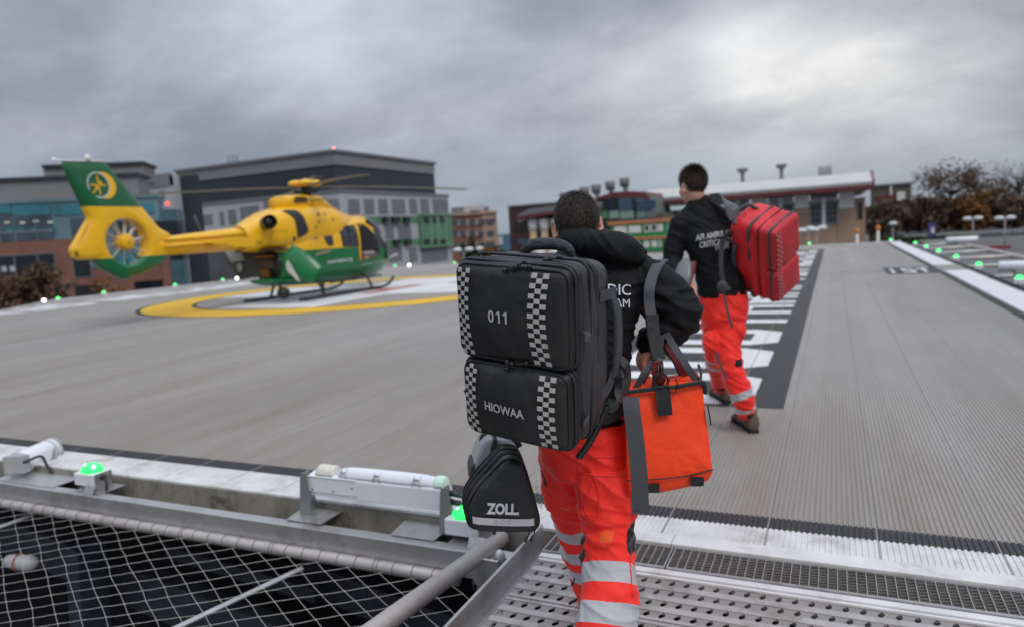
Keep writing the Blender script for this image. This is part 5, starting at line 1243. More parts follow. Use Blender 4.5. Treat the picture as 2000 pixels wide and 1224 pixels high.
for i in range(7000):
    a = a0+(a1-a0)*rnd.random(); z = GZ+rnd.random()**.7*(f.at(1850, 462)[1]-GZ); q_ = f.w(a, z, rnd.uniform(-1, 1)); u_ = Vector((rnd.gauss(0, 1), rnd.gauss(0, 1), rnd.gauss(0, 1))).normalized()*.3; v_ = u_.cross(Vector((rnd.gauss(0, 1), rnd.gauss(0, 1), 1))).normalized()*.25
    g.add([q_-u_, q_+v_, q_+u_, q_-v_], [(0, 1, 2, 3)])
tag(g.build('hedge', LG, fix=False), 'dark green hedge along the car park at the right', 'hedge')
treepx(30, 528, 48, 105, LB, 'rounded brown bushy tree in front of the brick wall at the far left', n=3200, seed=41, ls=.45, group='trees in front of the left building', low=.05)
treepx(105, 540, 50, 60, LD, 'low brown shrub below the brick wall left of the tail fin', name='shrub', n=900, seed=42, ls=.4, group='trees in front of the left building', low=.05)
treepx(215, 548, 52, 60, LO, 'yellow-brown shrub under the tail fin bumper', name='shrub', n=800, seed=43, ls=.4, group='trees in front of the left building', low=.05)
md = 'trees in the gap between the buildings'
treepx(912, 468, 90, 26, LG, 'dark green upright tree left of the pair of lamp globes in the gap', n=900, seed=51, ls=.45, group=md, name='upright_tree', low=.05)
treepx(930, 466, 95, 22, LG, 'dark green upright tree behind the middle lamp post in the gap', n=900, seed=52, ls=.45, group=md, name='upright_tree', low=.05)
treepx(958, 476, 92, 40, LO, 'orange tree left of the maroon building', n=1100, seed=53, ls=.5, group=md, low=.05)
treepx(985, 480, 92, 36, LO, 'orange tree in front of the foot of the maroon building', n=900, seed=54, ls=.5, group=md, low=.05)
treepx(1015, 484, 85, 30, LO, 'low orange tree just above the black backpack handle', n=700, seed=55, ls=.45, group=md, low=.05)

# ================================================================= street furniture and vehicles beyond the deck
M_POST = mat('lamp_post_grey', (.24, .24, .25), .5, .2)
def lamp_post(px, py, D, label, heads=2):
    p = U(px, py, D); t = thing('lamp_post', (p.x, p.y, GZ), label, 'lamp post', 'white-headed car park lamp posts')
    g = G(); g.tube([(p.x, p.y, GZ), (p.x, p.y, p.z-.1)], .07, 8); g.build('post', M_POST, t)
    rr_ = Vector((rt.x, rt.y, 0)).normalized()
    for s in ((-1, 1) if heads == 2 else (0,)):
        c = p+rr_*s*.5; g = G(); g.ell(c, (.40, .40, .2)); g.build('lamp_head', mat('lamp_head_white', (.62, .62, .62), .4), t)
        if s: g = G(); g.tube([p-Vector((0, 0, .3)), c-Vector((0, 0, .12))], .04, 5); g.build('arm', M_POST, t)
lamp_post(1900, 427, 66, 'left of the two double-headed lamp posts right of the deck'); lamp_post(1963, 426, 62, 'right-hand double-headed lamp post near the right edge')
lamp_post(1744, 437, 70, 'small single-headed lamp post beyond the far right corner of the deck', 1)
lamp_post(905, 488, 60, 'double-headed lamp post below the brick office'); lamp_post(937, 486, 66, 'single-headed lamp post right of the one below the brick office', 1)
lamp_post(1068, 493, 55, 'double-headed lamp post seen through the black backpack handle')
lamp_post(1578, 450, 55, 'double-headed lamp post right of the red backpack'); lamp_post(1594, 446, 58, 'farther double-headed lamp post right of the red backpack')
for px, lb in ((1674, 'left orange-topped bollard light beyond the far edge'), (1715, 'right orange-topped bollard light beyond the far edge')):
    p = U(px, 452-(px > 1700)*6, 48); t = thing('beacon_post', (p.x, p.y, GZ), lb, 'beacon post', 'orange-topped posts beyond the deck'); g = G(); g.tube([(p.x, p.y, GZ), (p.x, p.y, p.z-.1)], .09, 8); g.build('post', M_STONE, t); g = G(); g.ell(p, (.15, .15, .2)); g.build('lamp_head', mat('beacon_orange', (.6, .2, .04), .4), t)
def van(px, py, D, col, label, L_=4.8, H=2.0, kind='van', grp='vehicles parked beyond the deck'):
    p = U(px, py, D); zg = GZ; t = thing('parked_'+kind, (p.x, p.y, zg), label, kind, grp); r_ = Vector((rt.x, rt.y, 0)).normalized(); n_ = Vector((-r_.y, r_.x, 0)); O = Vector((p.x, p.y, zg))
    prof = [(-L_/2, .35), (-L_/2, 1.0), (-L_/2+.8, 1.15), (-L_/2+1.35, H), (L_/2-.15, H), (L_/2, 1.1), (L_/2, .35)] if kind == 'van' else [(-L_/2, .3), (-L_/2, .75), (-L_/2+.9, .9), (-L_/2+1.6, 1.42), (L_/2-1.2, 1.42), (L_/2-.4, .95), (L_/2, .85), (L_/2, .3)]
    g = G(); g.prism([O+r_*a+Vector((0, 0, z))-n_*.9 for a, z in prof], n_*1.8); g.build('body', mat('van_'+col[0], col[1], .3, 0, .03), t, bevel=.08)
    g = G(); zz = (1.15, H-.15) if kind == 'van' else (.92, 1.35); g.prism([O+r_*a+Vector((0, 0, z))-n_*.905 for a, z in ((-L_/2+1.0, zz[0]), (-L_/2+1.45, zz[1]), (.2, zz[1]), (.2, zz[0]))], n_*1.81); g.build('side_window', M_WGL, t)
    for a in (-L_/2+.9, L_/2-.9): g = G(); g.tube([O+r_*a+Vector((0, 0, .32))-n_*.92, O+r_*a+Vector((0, 0, .32))+n_*.92], .32, 14); g.build('wheel', M_BLACKM, t)
# a raised car park level beyond the net on the right, carrying the vehicles
cp = G(); cp.box((10, 58, GZ), (60, 170, -2.7)); tag(struct(cp.build('car_park_deck', M_GROUND)))
def vanp(px, py, D, col, label, **k):
    global GZ
    z_ = GZ; GZ = -2.7; van(px, py, D, col, label, **k); GZ = z_
WH = ('white', (.34, .35, .37)); DK = ('dark', (.03, .035, .045)); BLU = ('blue', (.03, .05, .16))
vanp(1856, 456, 135, WH, 'white van left of the double lamp posts'); vanp(1884, 455, 138, WH, 'white van directly behind the left double lamp post'); vanp(1912, 453, 130, WH, 'white box van between the two double lamp posts', H=2.3); vanp(1985, 451, 130, WH, 'white van at the right edge beyond the lamp posts')
vanp(1805, 460, 130, DK, 'dark car left of the blue hoarding', kind='car', L_=4.2); vanp(1765, 463, 132, WH, 'white car beyond the far right corner lamps', kind='car', L_=4.2); vanp(1785, 461, 130, DK, 'dark car next to the white car beyond the corner lamps', kind='car', L_=4.2)
p = U(1826, 450, 64); f = facc(1826, 450, 92); t = thing('hoarding', (f.O.x, f.O.y, -2.7), 'blue sign hoarding in front of the hedge on the right', 'hoarding')
slab(f, t, R4(f, 1812, 436, 1828, 462), -.1, 0, mat('sign_blue', (.05, .06, .2), .5, 0, .2, 1), 'panel'); slab(f, t, R4(f, 1819, 444, 1825, 456), 0, .03, M_STONE, 'notice')
g = G(); g.tube([f.w(f.at(1813, 450)[0], -2.7, -.1), f.w(f.at(1813, 450)[0], f.at(1813, 436)[1], -.1)], .06, 6); g.build('post', M_POST, t)
f = facc(1950, 470, 62); t = thing('guard_fence', (f.O.x, f.O.y, -2.7), 'grey railing behind the net panels at the right', 'fence')
g = G(); a0, a1 = f.at(1880, 475)[0], f.at(2040, 470)[0]; 
for k in range(60): a = a0+(a1-a0)*k/59; f.box(g, (a-.02, a+.02, -2.7, -1.2), 0, .03)
f.box(g, (a0, a1, -1.25, -1.19), .031, .06); g.build('railing', M_POST, t)
g = G(); f = facc(1955, 485, 38); f.box(g, R4(f, 1930, 480, 1975, 486), 0, .3); tag(g.build('red_barrier', mat('barrier_red', (.22, .03, .04), .6)), 'dark red barrier beam beyond the net panels at the right', 'barrier')
# ================================================================= soft goods
def fabric(name, col, rough=.75, var=.1, weave=900, bump=.25, wr=.25, wrs=9, sheen=0., dirt=None, spec=.35):
    if name in MATS: return MATS[name]
    m = mat(name, col, rough, 0, var, 7, 0, dirt=dirt, spec=spec, sheen=sheen)
    nt = m.node_tree; N = nt.nodes; L = nt.links; b = N['Principled BSDF']
    tc = [n for n in N if n.type == 'TEX_COORD'][0]
    n1 = N.new('ShaderNodeTexNoise'); n1.inputs['Scale'].default_value = weave; n1.inputs['Detail'].default_value = 1; L.new(tc.outputs['Object'], n1.inputs['Vector'])
    n2 = N.new('ShaderNodeTexNoise'); n2.inputs['Scale'].default_value = wrs; n2.inputs['Detail'].default_value = 5; n2.inputs['Distortion'].default_value = .6; L.new(tc.outputs['Object'], n2.inputs['Vector'])
    b1 = N.new('ShaderNodeBump'); b1.inputs['Strength'].default_value = bump; b1.inputs['Distance'].default_value = .001; L.new(n1.outputs['Fac'], b1.inputs['Height'])
    b2 = N.new('ShaderNodeBump'); b2.inputs['Strength'].default_value = wr; b2.inputs['Distance'].default_value = .03; L.new(n2.outputs['Fac'], b2.inputs['Height']); L.new(b1.outputs[0], b2.inputs['Normal']); L.new(b2.outputs[0], b.inputs['Normal'])
    return m
M_CORD = fabric('black_cordura', (.0135, .0135, .014), .5, .2, 1100, .35, .35, 7, dirt=((.06, .052, .042), 9, .56, .5), spec=.5)
M_CORDT = fabric('black_cordura_sheen', (.036, .036, .038), .55, .15, 1100, .35, .3, 8, spec=.5)  # the same black cloth, lightened to paint in the sheen of side and top
M_TRIM = fabric('grey_webbing', (.055, .058, .066), .6, .12, 700, .5, .1, 20)
M_PIPING = fabric('black_piping', (.02, .02, .021), .45, .1, 700, .2, .05, 20)
M_ZIP = fabric('zip_tape', (.026, .026, .031), .5, .15, 500, .8, .1, 30)
M_CHK = mat('reflective_check', (.47, .45, .43), .45, .1, .1, 60, dirt=((.33, .28, .2), 12, .6, .6))
M_METAL = mat('dark_zip_pull', (.03, .03, .03), .3, .6, .2, 60)

def rbox(g, c, h, r, n=22, bulge=(0, 0, 0, 0), P=None, mi=0, wr=0., seed=0.):
    """rounded box; c centre, h half sizes (local), r radius; bulge = (front -y, back +y, sides, top)"""
    def samp(hh):
        k = max(2, n); core = np.linspace(-1, 1, k); ed = [hh*v for v in core*(1-r/hh)]; e = [hh-r*(1-math.sin(t)) for t in np.linspace(math.pi/2, 0, 5)]
        pos = sorted(set([round(v, 6) for v in ed]+[round(hh-r+r*math.sin(t), 6) for t in np.linspace(0, math.pi/2, 5)]+[-round(hh-r+r*math.sin(t), 6) for t in np.linspace(0, math.pi/2, 5)]))
        return pos
    S_ = [samp(h[i]) for i in range(3)]; idx = {}; vs = []; fs = []
    def vert(p):
        k = tuple(round(v, 6) for v in p)
        if k not in idx:
            q_ = [max(-(h[i]-r), min(h[i]-r, p[i])) for i in range(3)]; d = Vector([p[i]-q_[i] for i in range(3)])
            if d.length > 1e-9: d.normalize()
            o = Vector(q_)+d*r
            x, y, z = o.x/h[0], o.y/h[1], o.z/h[2]
            fx, fy, fz = max(0, 1-x*x), max(0, 1-y*y), max(0, 1-z*z)
            o.y += -bulge[0]*(fx*fz)**.7*max(0, -y)+bulge[1]*fx*fz*max(0, y)
            o.x += bulge[2]*fy*fz*x; o.z += bulge[3]*fx*fy*max(0, z)
            if wr:
                w = noise.noise(o*9+Vector((seed, 0, 0)))*wr+noise.noise(o*23+Vector((0, seed, 0)))*wr*.45; o += Vector((x, y, z)).normalized()*w if Vector((x, y, z)).length > 0 else Vector()
            o += Vector(c); idx[k] = len(vs); vs.append(P(o.x, o.y, o.z) if P else o)
        return idx[k]
    for ax in range(3):
        a, b = [i for i in range(3) if i != ax]
        for s in (-h[ax], h[ax]):
            A, B = S_[a], S_[b]
            for i in range(len(A)-1):
                for j in range(len(B)-1):
                    q4 = []
                    for (u, v) in ((A[i], B[j]), (A[i+1], B[j]), (A[i+1], B[j+1]), (A[i], B[j+1])):
                        p = [0, 0, 0]; p[ax] = round(s, 6); p[a] = u; p[b] = v; q4.append(vert(p))
                    if len(set(q4)) > 2: fs.append(tuple(dict.fromkeys(q4)))
    g.add(vs, fs, mi, True); return g
def rrect(hx, hz, r, cx=0, cz=0, n=6):
    out = []
    for (sx, sz, a0) in ((1, 1, 0), (-1, 1, 90), (-1, -1, 180), (1, -1, 270)):
        for k in range(n+1):
            a = R_(a0+90*k/n); out.append((cx+sx*(hx-r)+r*math.cos(a), cz+sz*(hz-r)+r*math.sin(a)))
    return out
def loop_tube(g, pts, r, P, y, n=6, mi=0):
    Q = [P(x, y if not callable(y) else y(x, z), z) for x, z in pts]; Q.append(Q[0]); g.tube(Q, r, n, mi, caps=False)

# ---------------- black backpack on the nearer walker
PO = U(1004.6, 695, 1.88); pr_, pf_, pu_ = frame(7.4, 8.0, -6.1)
def PK(x, y, z):
    t = max(0., y-.04); z2 = z-.19*t*max(0., min(1., z/.25)); x2 = x*(1-.5*min(t, .3)); return PO+pr_*x2+pf_*y+pu_*z2
def PKpx(px, py, y=0.):
    d = Vector(ray(px, py)); c = Vector(CC); o = PK(0, y, 0); t = (o-c).dot(pf_)/d.dot(pf_); p = c+d*t-PO; return p.dot(pr_), p.dot(pu_)
pack = thing('backpack', PK(0, .27, -.2), 'large black backpack with chequered reflective strips and grey lettering on the nearer walker', 'backpack')
HW = .177
g = G(); rbox(g, (0, .172, .006), (HW+.002, .092, .250), .045, 20, (.0, .01, .010, .010), PK, 0, .008, 3.); g.build('main_compartment', M_CORDT, pack)
g = G(); rbox(g, (0, .105, .0), (HW+.001, .05, .249), .035, 16, (0, 0, .008, .006), PK, 0, .004, 8.); g.build('front_compartment', M_CORDT, pack)
UP = dict(c=(0, .046, .113), h=(HW-.006, .050, .133)); LP = dict(c=(0, .044, -.138), h=(HW-.012, .050, .110))
for nm, d, sd in (('upper_pocket', UP, 1.), ('lower_pocket', LP, 5.)):
    g = G(); rbox(g, d['c'], d['h'], .024, 26, (.024, 0, .006, .008), PK, 0, .004, sd); d['o'] = g.build(nm, M_CORD, pack)
def front_y(d, x, z):
    u, v = (x-d['c'][0])/d['h'][0], (z-d['c'][2])/d['h'][2]; return d['c'][1]-d['h'][1]-.024*(max(0, 1-u*u)*max(0, 1-v*v))**.7
for d, rr_ in ((UP, .032), (LP, .032)):
    hx, hz = d['h'][0]-.004, d['h'][2]-.004
    g = G(); loop_tube(g, rrect(hx, hz, rr_, 0, d['c'][2]), .0042, PK, d['c'][1]-d['h'][1]+.004, 8); g.build('piping', M_PIPING, d['o'])
    g = G(); loop_tube(g, rrect(hx+.007, hz+.007, rr_+.006, 0, d['c'][2]), .0042, PK, d['c'][1]-d['h'][1]+.030, 8); loop_tube(g, rrect(hx+.009, hz+.009, rr_+.006, 0, d['c'][2]), .003, PK, d['c'][1]-d['h'][1]+.021, 6); loop_tube(g, rrect(hx+.009, hz+.009, rr_+.006, 0, d['c'][2]), .003, PK, d['c'][1]-d['h'][1]+.039, 6)
    g.build('zip', M_ZIP, d['o'])
g = G()
for y, r in ((.150, .0055), (.139, .0035), (.161, .0035)): loop_tube(g, rrect(HW+.005, .2545, .045, 0, .005), r, PK, y, 8)
g.build('zip', M_ZIP, pack)
g = G(); loop_tube(g, rrect(HW+.006, .2575, .04, 0, .004), .004, PK, .098, 8); g.build('piping', M_PIPING, pack)
g = G(); loop_tube(g, rrect(HW+.001, .248, .045, 0, .006), .003, PK, .245, 8); g.build('piping', M_PIPING, pack)
# checks
def checks(d, x0, x1, z0, z1, rows, bend):
    g = G(); w = (x1-x0)/3; h = (z1-z0)/rows
    for r in range(rows):
        for c_ in ((0, 2) if r % 2 == 0 else (1,)):
            za, zb = z0+r*h, z0+(r+1)*h
            def bx(z): t = (z-z0)/(z1-z0); return bend*math.sin(math.pi*t)
            q4 = [(x0+c_*w+bx(za), za), (x0+(c_+1)*w+bx(za), za), (x0+(c_+1)*w+bx(zb), zb), (x0+c_*w+bx(zb), zb)]
            vs = []
            for i in range(3):
                for j in range(3):
                    f1, f2 = i/2, j/2; x = (q4[0][0]*(1-f1)+q4[1][0]*f1)*(1-f2)+(q4[3][0]*(1-f1)+q4[2][0]*f1)*f2; z = za+(zb-za)*f2; vs.append(PK(x, front_y(d, x, z)-.0032, z))
            g.add(vs, [(i*3+j, (i+1)*3+j, (i+1)*3+j+1, i*3+j+1) for i in range(2) for j in range(2)], 0, True)
    g.build('check_strip', M_CHK, d['o'], fix=False)
checks(UP, -.158, -.117, -.008, .232, 19, -.008); checks(UP, .070, .120, -.008, .236, 19, -.010)
checks(LP, -.150, -.110, -.238, -.036, 16, -.007); checks(LP, .084, .132, -.238, -.036, 15, -.004)
M_LET = mat('reflective_letter', (.46, .45, .45), .5, 0, .06, 50)
cx, cz = PKpx(975, 617, -.02); g = G()
put_text(g, '0', lambda x, y: PK(cx-.019+x, front_y(UP, cx+x, cz+y)-.0035, cz+y), .031, .85, .02)
for k in (0, 1):
    x0 = cx+.003+k*.021
    for q4 in (((0, .0155), (.0055, .0155), (.0055, -.0155), (0, -.0155)), ((0, .0155), (0, .009), (-.0065, .0045), (-.0065, .0095))): g.add([PK(x0+a, front_y(UP, x0+a, cz+b)-.0035, cz+b) for a, b in q4], [(0, 1, 2, 3)])
g.build('lettering', M_LET, UP['o'], fix=False)
for st, (px, py), h, sx, d, sl in (('HIOWAA', (988, 797), .0245, .85, LP, -.03),):
    cx, cz = PKpx(px, py, -.02); g = G(); put_text(g, st, lambda x, y: PK(cx+x, front_y(d, cx+x, cz+y)-.0035, cz+y+sl*x), h, sx, .02); g.build('lettering', M_LET, d['o'], fix=False)
# top carry handle
g = G(); pth = spl([PK(-.085, .20, .255), PK(-.075, .20, .275), PK(-.04, .20, .292), PK(.03, .20, .296), PK(.072, .20, .286), PK(.083, .205, .258)], 6)
g.tube(pth, [.011+.006*math.sin(math.pi*min(1, max(0, (i-2)/(len(pth)-5)))) for i in range(len(pth))], 12); g.build('carry_handle', fabric('handle_grey', (.035, .037, .042), .6, .15, 700, .5, .6, 40), pack)
g = G()
for sx in (-1, 1): g = G(); g.strap([PK(sx*.085, .235, .256), PK(sx*.083, .205, .264), PK(sx*.083, .165, .256)], pr_, .026, .003); g.build('handle_anchor', M_TRIM, pack)
# zip pulls
def pull(a, b, parent, r=.0035):
    g = G(); m_ = (a+b)/2; g.tube([a, a+(m_-a)*.3], r*1.6, 8); g.tube([a, m_, b], [r, r*.7, r*.9], 8); g.ell(b, (r*1.7, r*1.7, r*1.7), n=8, m=6); g.ell(a, (r*1.9, r*1.4, r*1.9), n=8, m=6); g.build('zip_pull', M_METAL, parent)
def onface(px, py, y): x, z = PKpx(px, py, y); return PK(x, y, z)
pull(onface(1066, 502, .085), onface(1042, 513, .07), pack, .0042); pull(onface(1068, 502, .085), onface(1094, 496, .09), pack, .0042)
pull(onface(1006, 522, -.012), onface(1034, 522, -.008), UP['o'], .004); pull(onface(1000, 524, -.012), onface(986, 528, -.016), UP['o'], .004); pull(onface(1012, 518, -.005), onface(1024, 512, .0), UP['o'], .0036)
pull(onface(990, 706, -.015), onface(989, 720, -.022), LP['o'], .004); pull(onface(998, 711, -.018), onface(1028, 710, -.018), LP['o'], .004)
g = G(); g.strap([PK(HW+.006, .055, .075), PK(HW+.016, .05, .07), PK(HW+.018, .04, .052)], pf_, .026, .003); g.build('pull_tab', M_TRIM, pack)
g = G(); g.ell(PK(HW+.004, .06, -.18), (.004, .020, .012), (pr_, (pf_+pu_*.4).normalized(), pu_)); g.build('pull_tab', M_TRIM, pack)
g = G(); g.strap([PK(-HW-.004, .05, .02), PK(-HW-.012, .045, .015), PK(-HW-.005, .05, .004)], pf_, .02, .002); g.strap([PK(-HW+.002, .035, -.13), PK(-HW-.010, .03, -.14), PK(-HW+.002, .035, -.165)], pf_, .022, .003); g.build('pull_tab', M_PIPING, pack)
# side webbing and padded side handle
g = G(); g.strap([PK(HW+.010, .165, .152), PK(HW+.019, .20, .155), PK(HW+.018, .285, .150)], pu_, .030, .003); g.build('side_webbing', M_TRIM, pack); g = G(); g.strap([PK(HW+.010, .165, -.150), PK(HW+.018, .21, -.140), PK(HW+.022, .26, -.110), PK(HW+.03, .30, -.09)], pu_, .036, .003); g.build('side_webbing', M_TRIM, pack)
g = G(); pth = spl([PK(HW+.014, .235, .148), PK(HW+.026, .255, .11), PK(HW+.032, .262, .05), PK(HW+.032, .262, -.05), PK(HW+.022, .25, -.12)], 5); g.strap(pth, pf_, [.026, .028, .028, .03, .034]+[.042]*(len(pth)-9)+[.036, .032, .03, .028], .014); g.build('side_handle', M_TRIM, pack, bevel=.004)
# shoulder straps and hip belt wing
g = G(); g.strap(spl([PK(HW+.026, .28, -.10), PK(HW+.036, .30, -.12), PK(HW+.036, .30, -.17), PK(HW+.02, .27, -.205), PK(HW-.01, .24, -.21)], 5), pf_, .07, .022); g.build('hip_pad', M_CORDT, pack, bevel=.006)
g = G(); g.strap([PK(HW+.03, .29, -.09), PK(HW+.045, .30, -.10), PK(HW+.05, .30, -.13)], pf_, .04, .012); g.build('buckle', M_METAL, pack, bevel=.003)
a_ = U(1232, 775, 2.02); g = G(); g.strap(spl([a_, U(1234, 800, 2.0), U(1243, 870, 1.98), U(1249, 940, 1.97), U(1251, 1003, 1.97)], 5), (Vector(RC[:, 0])*.99+Vector(RC[:, 2])*.1).normalized(), .047, .003); g.build('hanging_belt', M_TRIM, pack)
g = G(); g.strap([U(1251, 1000, 1.968), U(1251, 1004, 1.966)], Vector(RC[:, 0]), .047, .006); g.build('belt_hem', M_PIPING, pack)
# coiled elastic cord below the pack
g = G(); A = PK(HW+.012, .215, -.20); B = U(1130, 893, 2.03); P_ = []
dd = (B-A); L_ = dd.length; dd.normalize(); e1 = dd.cross(Vector((0, 0, 1))).normalized(); e2 = dd.cross(e1)
for i in range(260): t_ = i/259; c_ = A+dd*L_*t_+Vector((0, 0, -.012*math.sin(math.pi*t_))); P_.append(c_+(e1*math.cos(i*.82)+e2*math.sin(i*.82))*.008)
g.tube(P_, .0032, 6); g.tube([A, B], .006, 6); g.build('coiled_cord', mat('coil_black', (.010, .010, .011), .45), pack)

# ---------------- monitor and its pouch
mon = thing('patient_monitor', U(960, 900, 2.3), 'grey and black portable patient monitor carried low behind the black pouch', 'monitor')
def CB(px, py, d): return U(px, py, d)
fw_ = (Vector((ray(985, 950)[0], ray(985, 950)[1], 0))).normalized(); fw_ = (fw_+Vector((-.18, .12, 0))).normalized()
def slabpx(name, pts, dep, thick, m, parent, bevel=.012, dirv=None):
    g = G(); g.prism([U(x, y, dep) for x, y in pts], (dirv or fw_)*thick); return g.build(name, m, parent, bevel=bevel)
M_MON = mat('monitor_grey', (.33, .34, .36), .4, 0, .08, 20, dirt=((.18, .18, .18), 14, .6, .5))
b_ = slabpx('body', [(922, 930), (926, 905), (940, 868), (952, 856), (985, 858), (1012, 875), (1030, 930), (1030, 985), (925, 985)], 2.30, .14, M_MON, mon)
slabpx('corner_bumper', [(917, 925), (921, 908), (926, 908), (926, 940), (918, 945)], 2.29, .12, M_TRIM, mon, .003)
slabpx('strap', [(958, 880), (965, 857), (971, 857), (969, 882), (962, 886)], 2.28, .16, M_PIPING, mon, .002)
g = G(); g.tube(spl([U(942, 868, 2.36), U(944, 852, 2.36), U(960, 848, 2.37), U(1000, 852, 2.37), U(1015, 872, 2.37)], 5), .011, 8); g.build('handle', M_PIPING, mon)
pou = thing('monitor_pouch', U(985, 1035, 2.15), 'glossy black rounded triangular pouch with white lettering and a grey reflective strip', 'pouch')
OUTL = [(912, 1012), (913, 992), (920, 974), (938, 948), (960, 924), (978, 905), (990, 898), (1004, 897), (1016, 901), (1024, 912), (1033, 940), (1043, 975), (1051, 1005), (1052, 1022), (1046, 1032), (1034, 1036), (960, 1036), (932, 1033), (918, 1026)]
OS = [(p.x, p.y) for p in spl([Vector((x, y, 0)) for x, y in OUTL+OUTL[:1]], 4)[:-1]]
cxo, cyo = 985, 985
def layer(dep, sc, dz=0., off=Vector((0, 0, 0))): return [U(cxo+(x-cxo)*sc, cyo+dz+(y-cyo)*sc, 2.13)+off+fw_*dep for x, y in OS]
g = G(); g.rings([layer(-.012, .80), layer(-.009, .9), layer(-.003, .97), layer(.006, 1.0), layer(.045, 1.025), layer(.09, 1.035), layer(.135, 1.04), layer(.15, 1.0)], True)
M_PCH = fabric('glossy_black_nylon', (.010, .010, .011), .32, .15, 1200, .3, .3, 11, dirt=((.045, .04, .034), 11, .6, .5), spec=.5)
for i, v in enumerate(g.v):
    v = Vector(v); g.v[i] = tuple(v+Vector((noise.noise(v*14), noise.noise(v*14+Vector((5, 0, 0))), noise.noise(v*14+Vector((0, 5, 0)))))*.0035)
po = g.build('shell', M_PCH, pou)
for dep, r in ((.006, .0035), (.052, .0035), (.066, .003), (.1, .004), (.14, .0035)):
    g = G(); q_ = layer(dep, 1.014+.025*min(dep/.09, 1)); q_.append(q_[0]); g.tube(q_, r, 6, caps=False); g.build('piping', M_PIPING if dep != .066 else M_ZIP, po)
def pface(px, py, dep=-.0155): return U(px, py, 2.13)+fw_*dep
def sdep(i): return float(np.interp(abs(2*i/16-1), [0, .76, .86, .93, 1], [-.0165, -.0165, -.0125, -.009, .002]))
g = G(); n_ = 16
top = [(914+i*(1050-914)/n_, 1004+4.5*i/n_+2*math.sin(math.pi*i/n_)) for i in range(n_+1)]; bot = [(916+i*(1050-916)/n_, 1018+4*i/n_+2*math.sin(math.pi*i/n_)) for i in range(n_+1)]
vs = [pface(x, y, sdep(i)) for i, (x, y) in enumerate(top)]+[pface(x, y, sdep(i)) for i, (x, y) in enumerate(bot)]
g.add(vs, [(i, i+1, n_+1+i+1, n_+1+i) for i in range(n_)]); g.build('reflective_strip', mat('strip_grey', (.42, .41, .43), .45, 0, .06, 20), pou, fix=False)
g = G()
for x in (968, 981, 993):
    c_ = pface(x, 1015, -.017); g.tube([c_+Vector(RC[:, 0])*.0055*math.cos(a)+Vector(RC[:, 1])*.0055*math.sin(a) for a in np.linspace(0, 6.29, 13)], .0004, 4, caps=False)
g.build('ring_marks', M_TRIM, pou)
def ptext(st, px, py, h, sx, rot_, m, dep=-.017, bold=.02):
    g = G(); o = pface(px, py, dep); X_ = Vector(RC[:, 0]); Y_ = Vector(RC[:, 1]); c, s = math.cos(rot_), math.sin(rot_)
    put_text(g, st, lambda x, y: o+(X_*c+Y_*s)*x+(Y_*c-X_*s)*y, h, sx, bold); g.build('lettering', m, pou, fix=False)
ptext('ZOLL.', 981, 989, .030, .82, -.03, mat('pouch_letter', (.5, .51, .54), .4), bold=.045)
g = G(); o = U(1054, 976, 2.13)+fw_*.02; Yd = (Vector(RC[:, 1])*-.97-Vector(RC[:, 0])*-.22).normalized(); Xd = (fw_*.8-Vector(RC[:, 0])*.45).normalized()
nx = (Vector(RC[:, 0])*.9-fw_*.2).normalized()
put_text(g, '12 Lead ECG', lambda x, y: U(1052.5, 976, 2.13)+fw_*.025+Vector(RC[:, 0])*.003-Yd*x*1.0+(fw_*.75-Vector(RC[:, 0])*.55)*y*.9, .0125, .8, .01); g.build('lettering', mat('pouch_letter_white', (.6, .6, .62), .4), pou, fix=False)
for a, b in ((U(1034, 1034, 2.15), U(1026, 1058, 2.15)), (U(1045, 1030, 2.15), U(1037, 1056, 2.15)), (U(1056, 918, 2.18), U(1067, 948, 2.18))):
    g = G(); g.tube([a, (a+b)/2+Vector((.003, 0, 0)), b], .0022, 6); d_ = (b-a).normalized(); g.tube([b-d_*.018, b], .0045, 6); g.build('zip_cord', M_PIPING, pou)

# ---------------- orange bag
ob = thing('equipment_bag', U(1310, 940, 2.3), 'bright orange open-top equipment bag with black rim and feet hanging from the nearer walker\'s shoulder', 'bag')
OR = [(1222, 762), (1260, 757), (1320, 751), (1362, 745), (1371, 752), (1377, 800), (1384, 850), (1390, 905), (1391, 922), (1380, 940), (1345, 953), (1290, 962), (1240, 964), (1226, 950), (1222, 860)]
OS2 = [(p.x, p.y) for p in spl([Vector((x, y, 0)) for x, y in OR+OR[:1]], 5)[:-1]]
fo = Vector((ray(1310, 860)[0], ray(1310, 860)[1], 0)).normalized(); c0x, c0y = 1306, 856
def lay2(dep, sc, up=0.): return [U(c0x+(x-c0x)*sc, c0y+(y-c0y)*sc, 2.20)+fo*dep+Vector((0, 0, up)) for x, y in OS2]
g = G(); g.rings([lay2(-.012, .3), lay2(-.012, .6), lay2(-.010, .82), lay2(-.004, .95), lay2(.006, 1.0), lay2(.08, .99), lay2(.16, .97), lay2(.2, .93)], True)
for i, v in enumerate(g.v):
    v = Vector(v); q_ = v*Vector((7, 7, 4)) if False else Vector((v.x*9, v.y*9, v.z*5)); g.v[i] = tuple(v+fo*(noise.noise(q_)*.010+abs(noise.noise(Vector((v.x*16+v.z*9, 3, v.z*4))))*.010)+Vector((0, 0, noise.noise(q_+Vector((9, 0, 0)))*.003)))
g.build('shell', fabric('orange_pvc', (.98, .062, .010), .5, .07, 900, .15, .45, 8, dirt=((.42, .06, .02), 7, .62, .5), spec=.4), ob)
def of(px, py, d=-.02): return U(px, py, 2.20)+fo*d
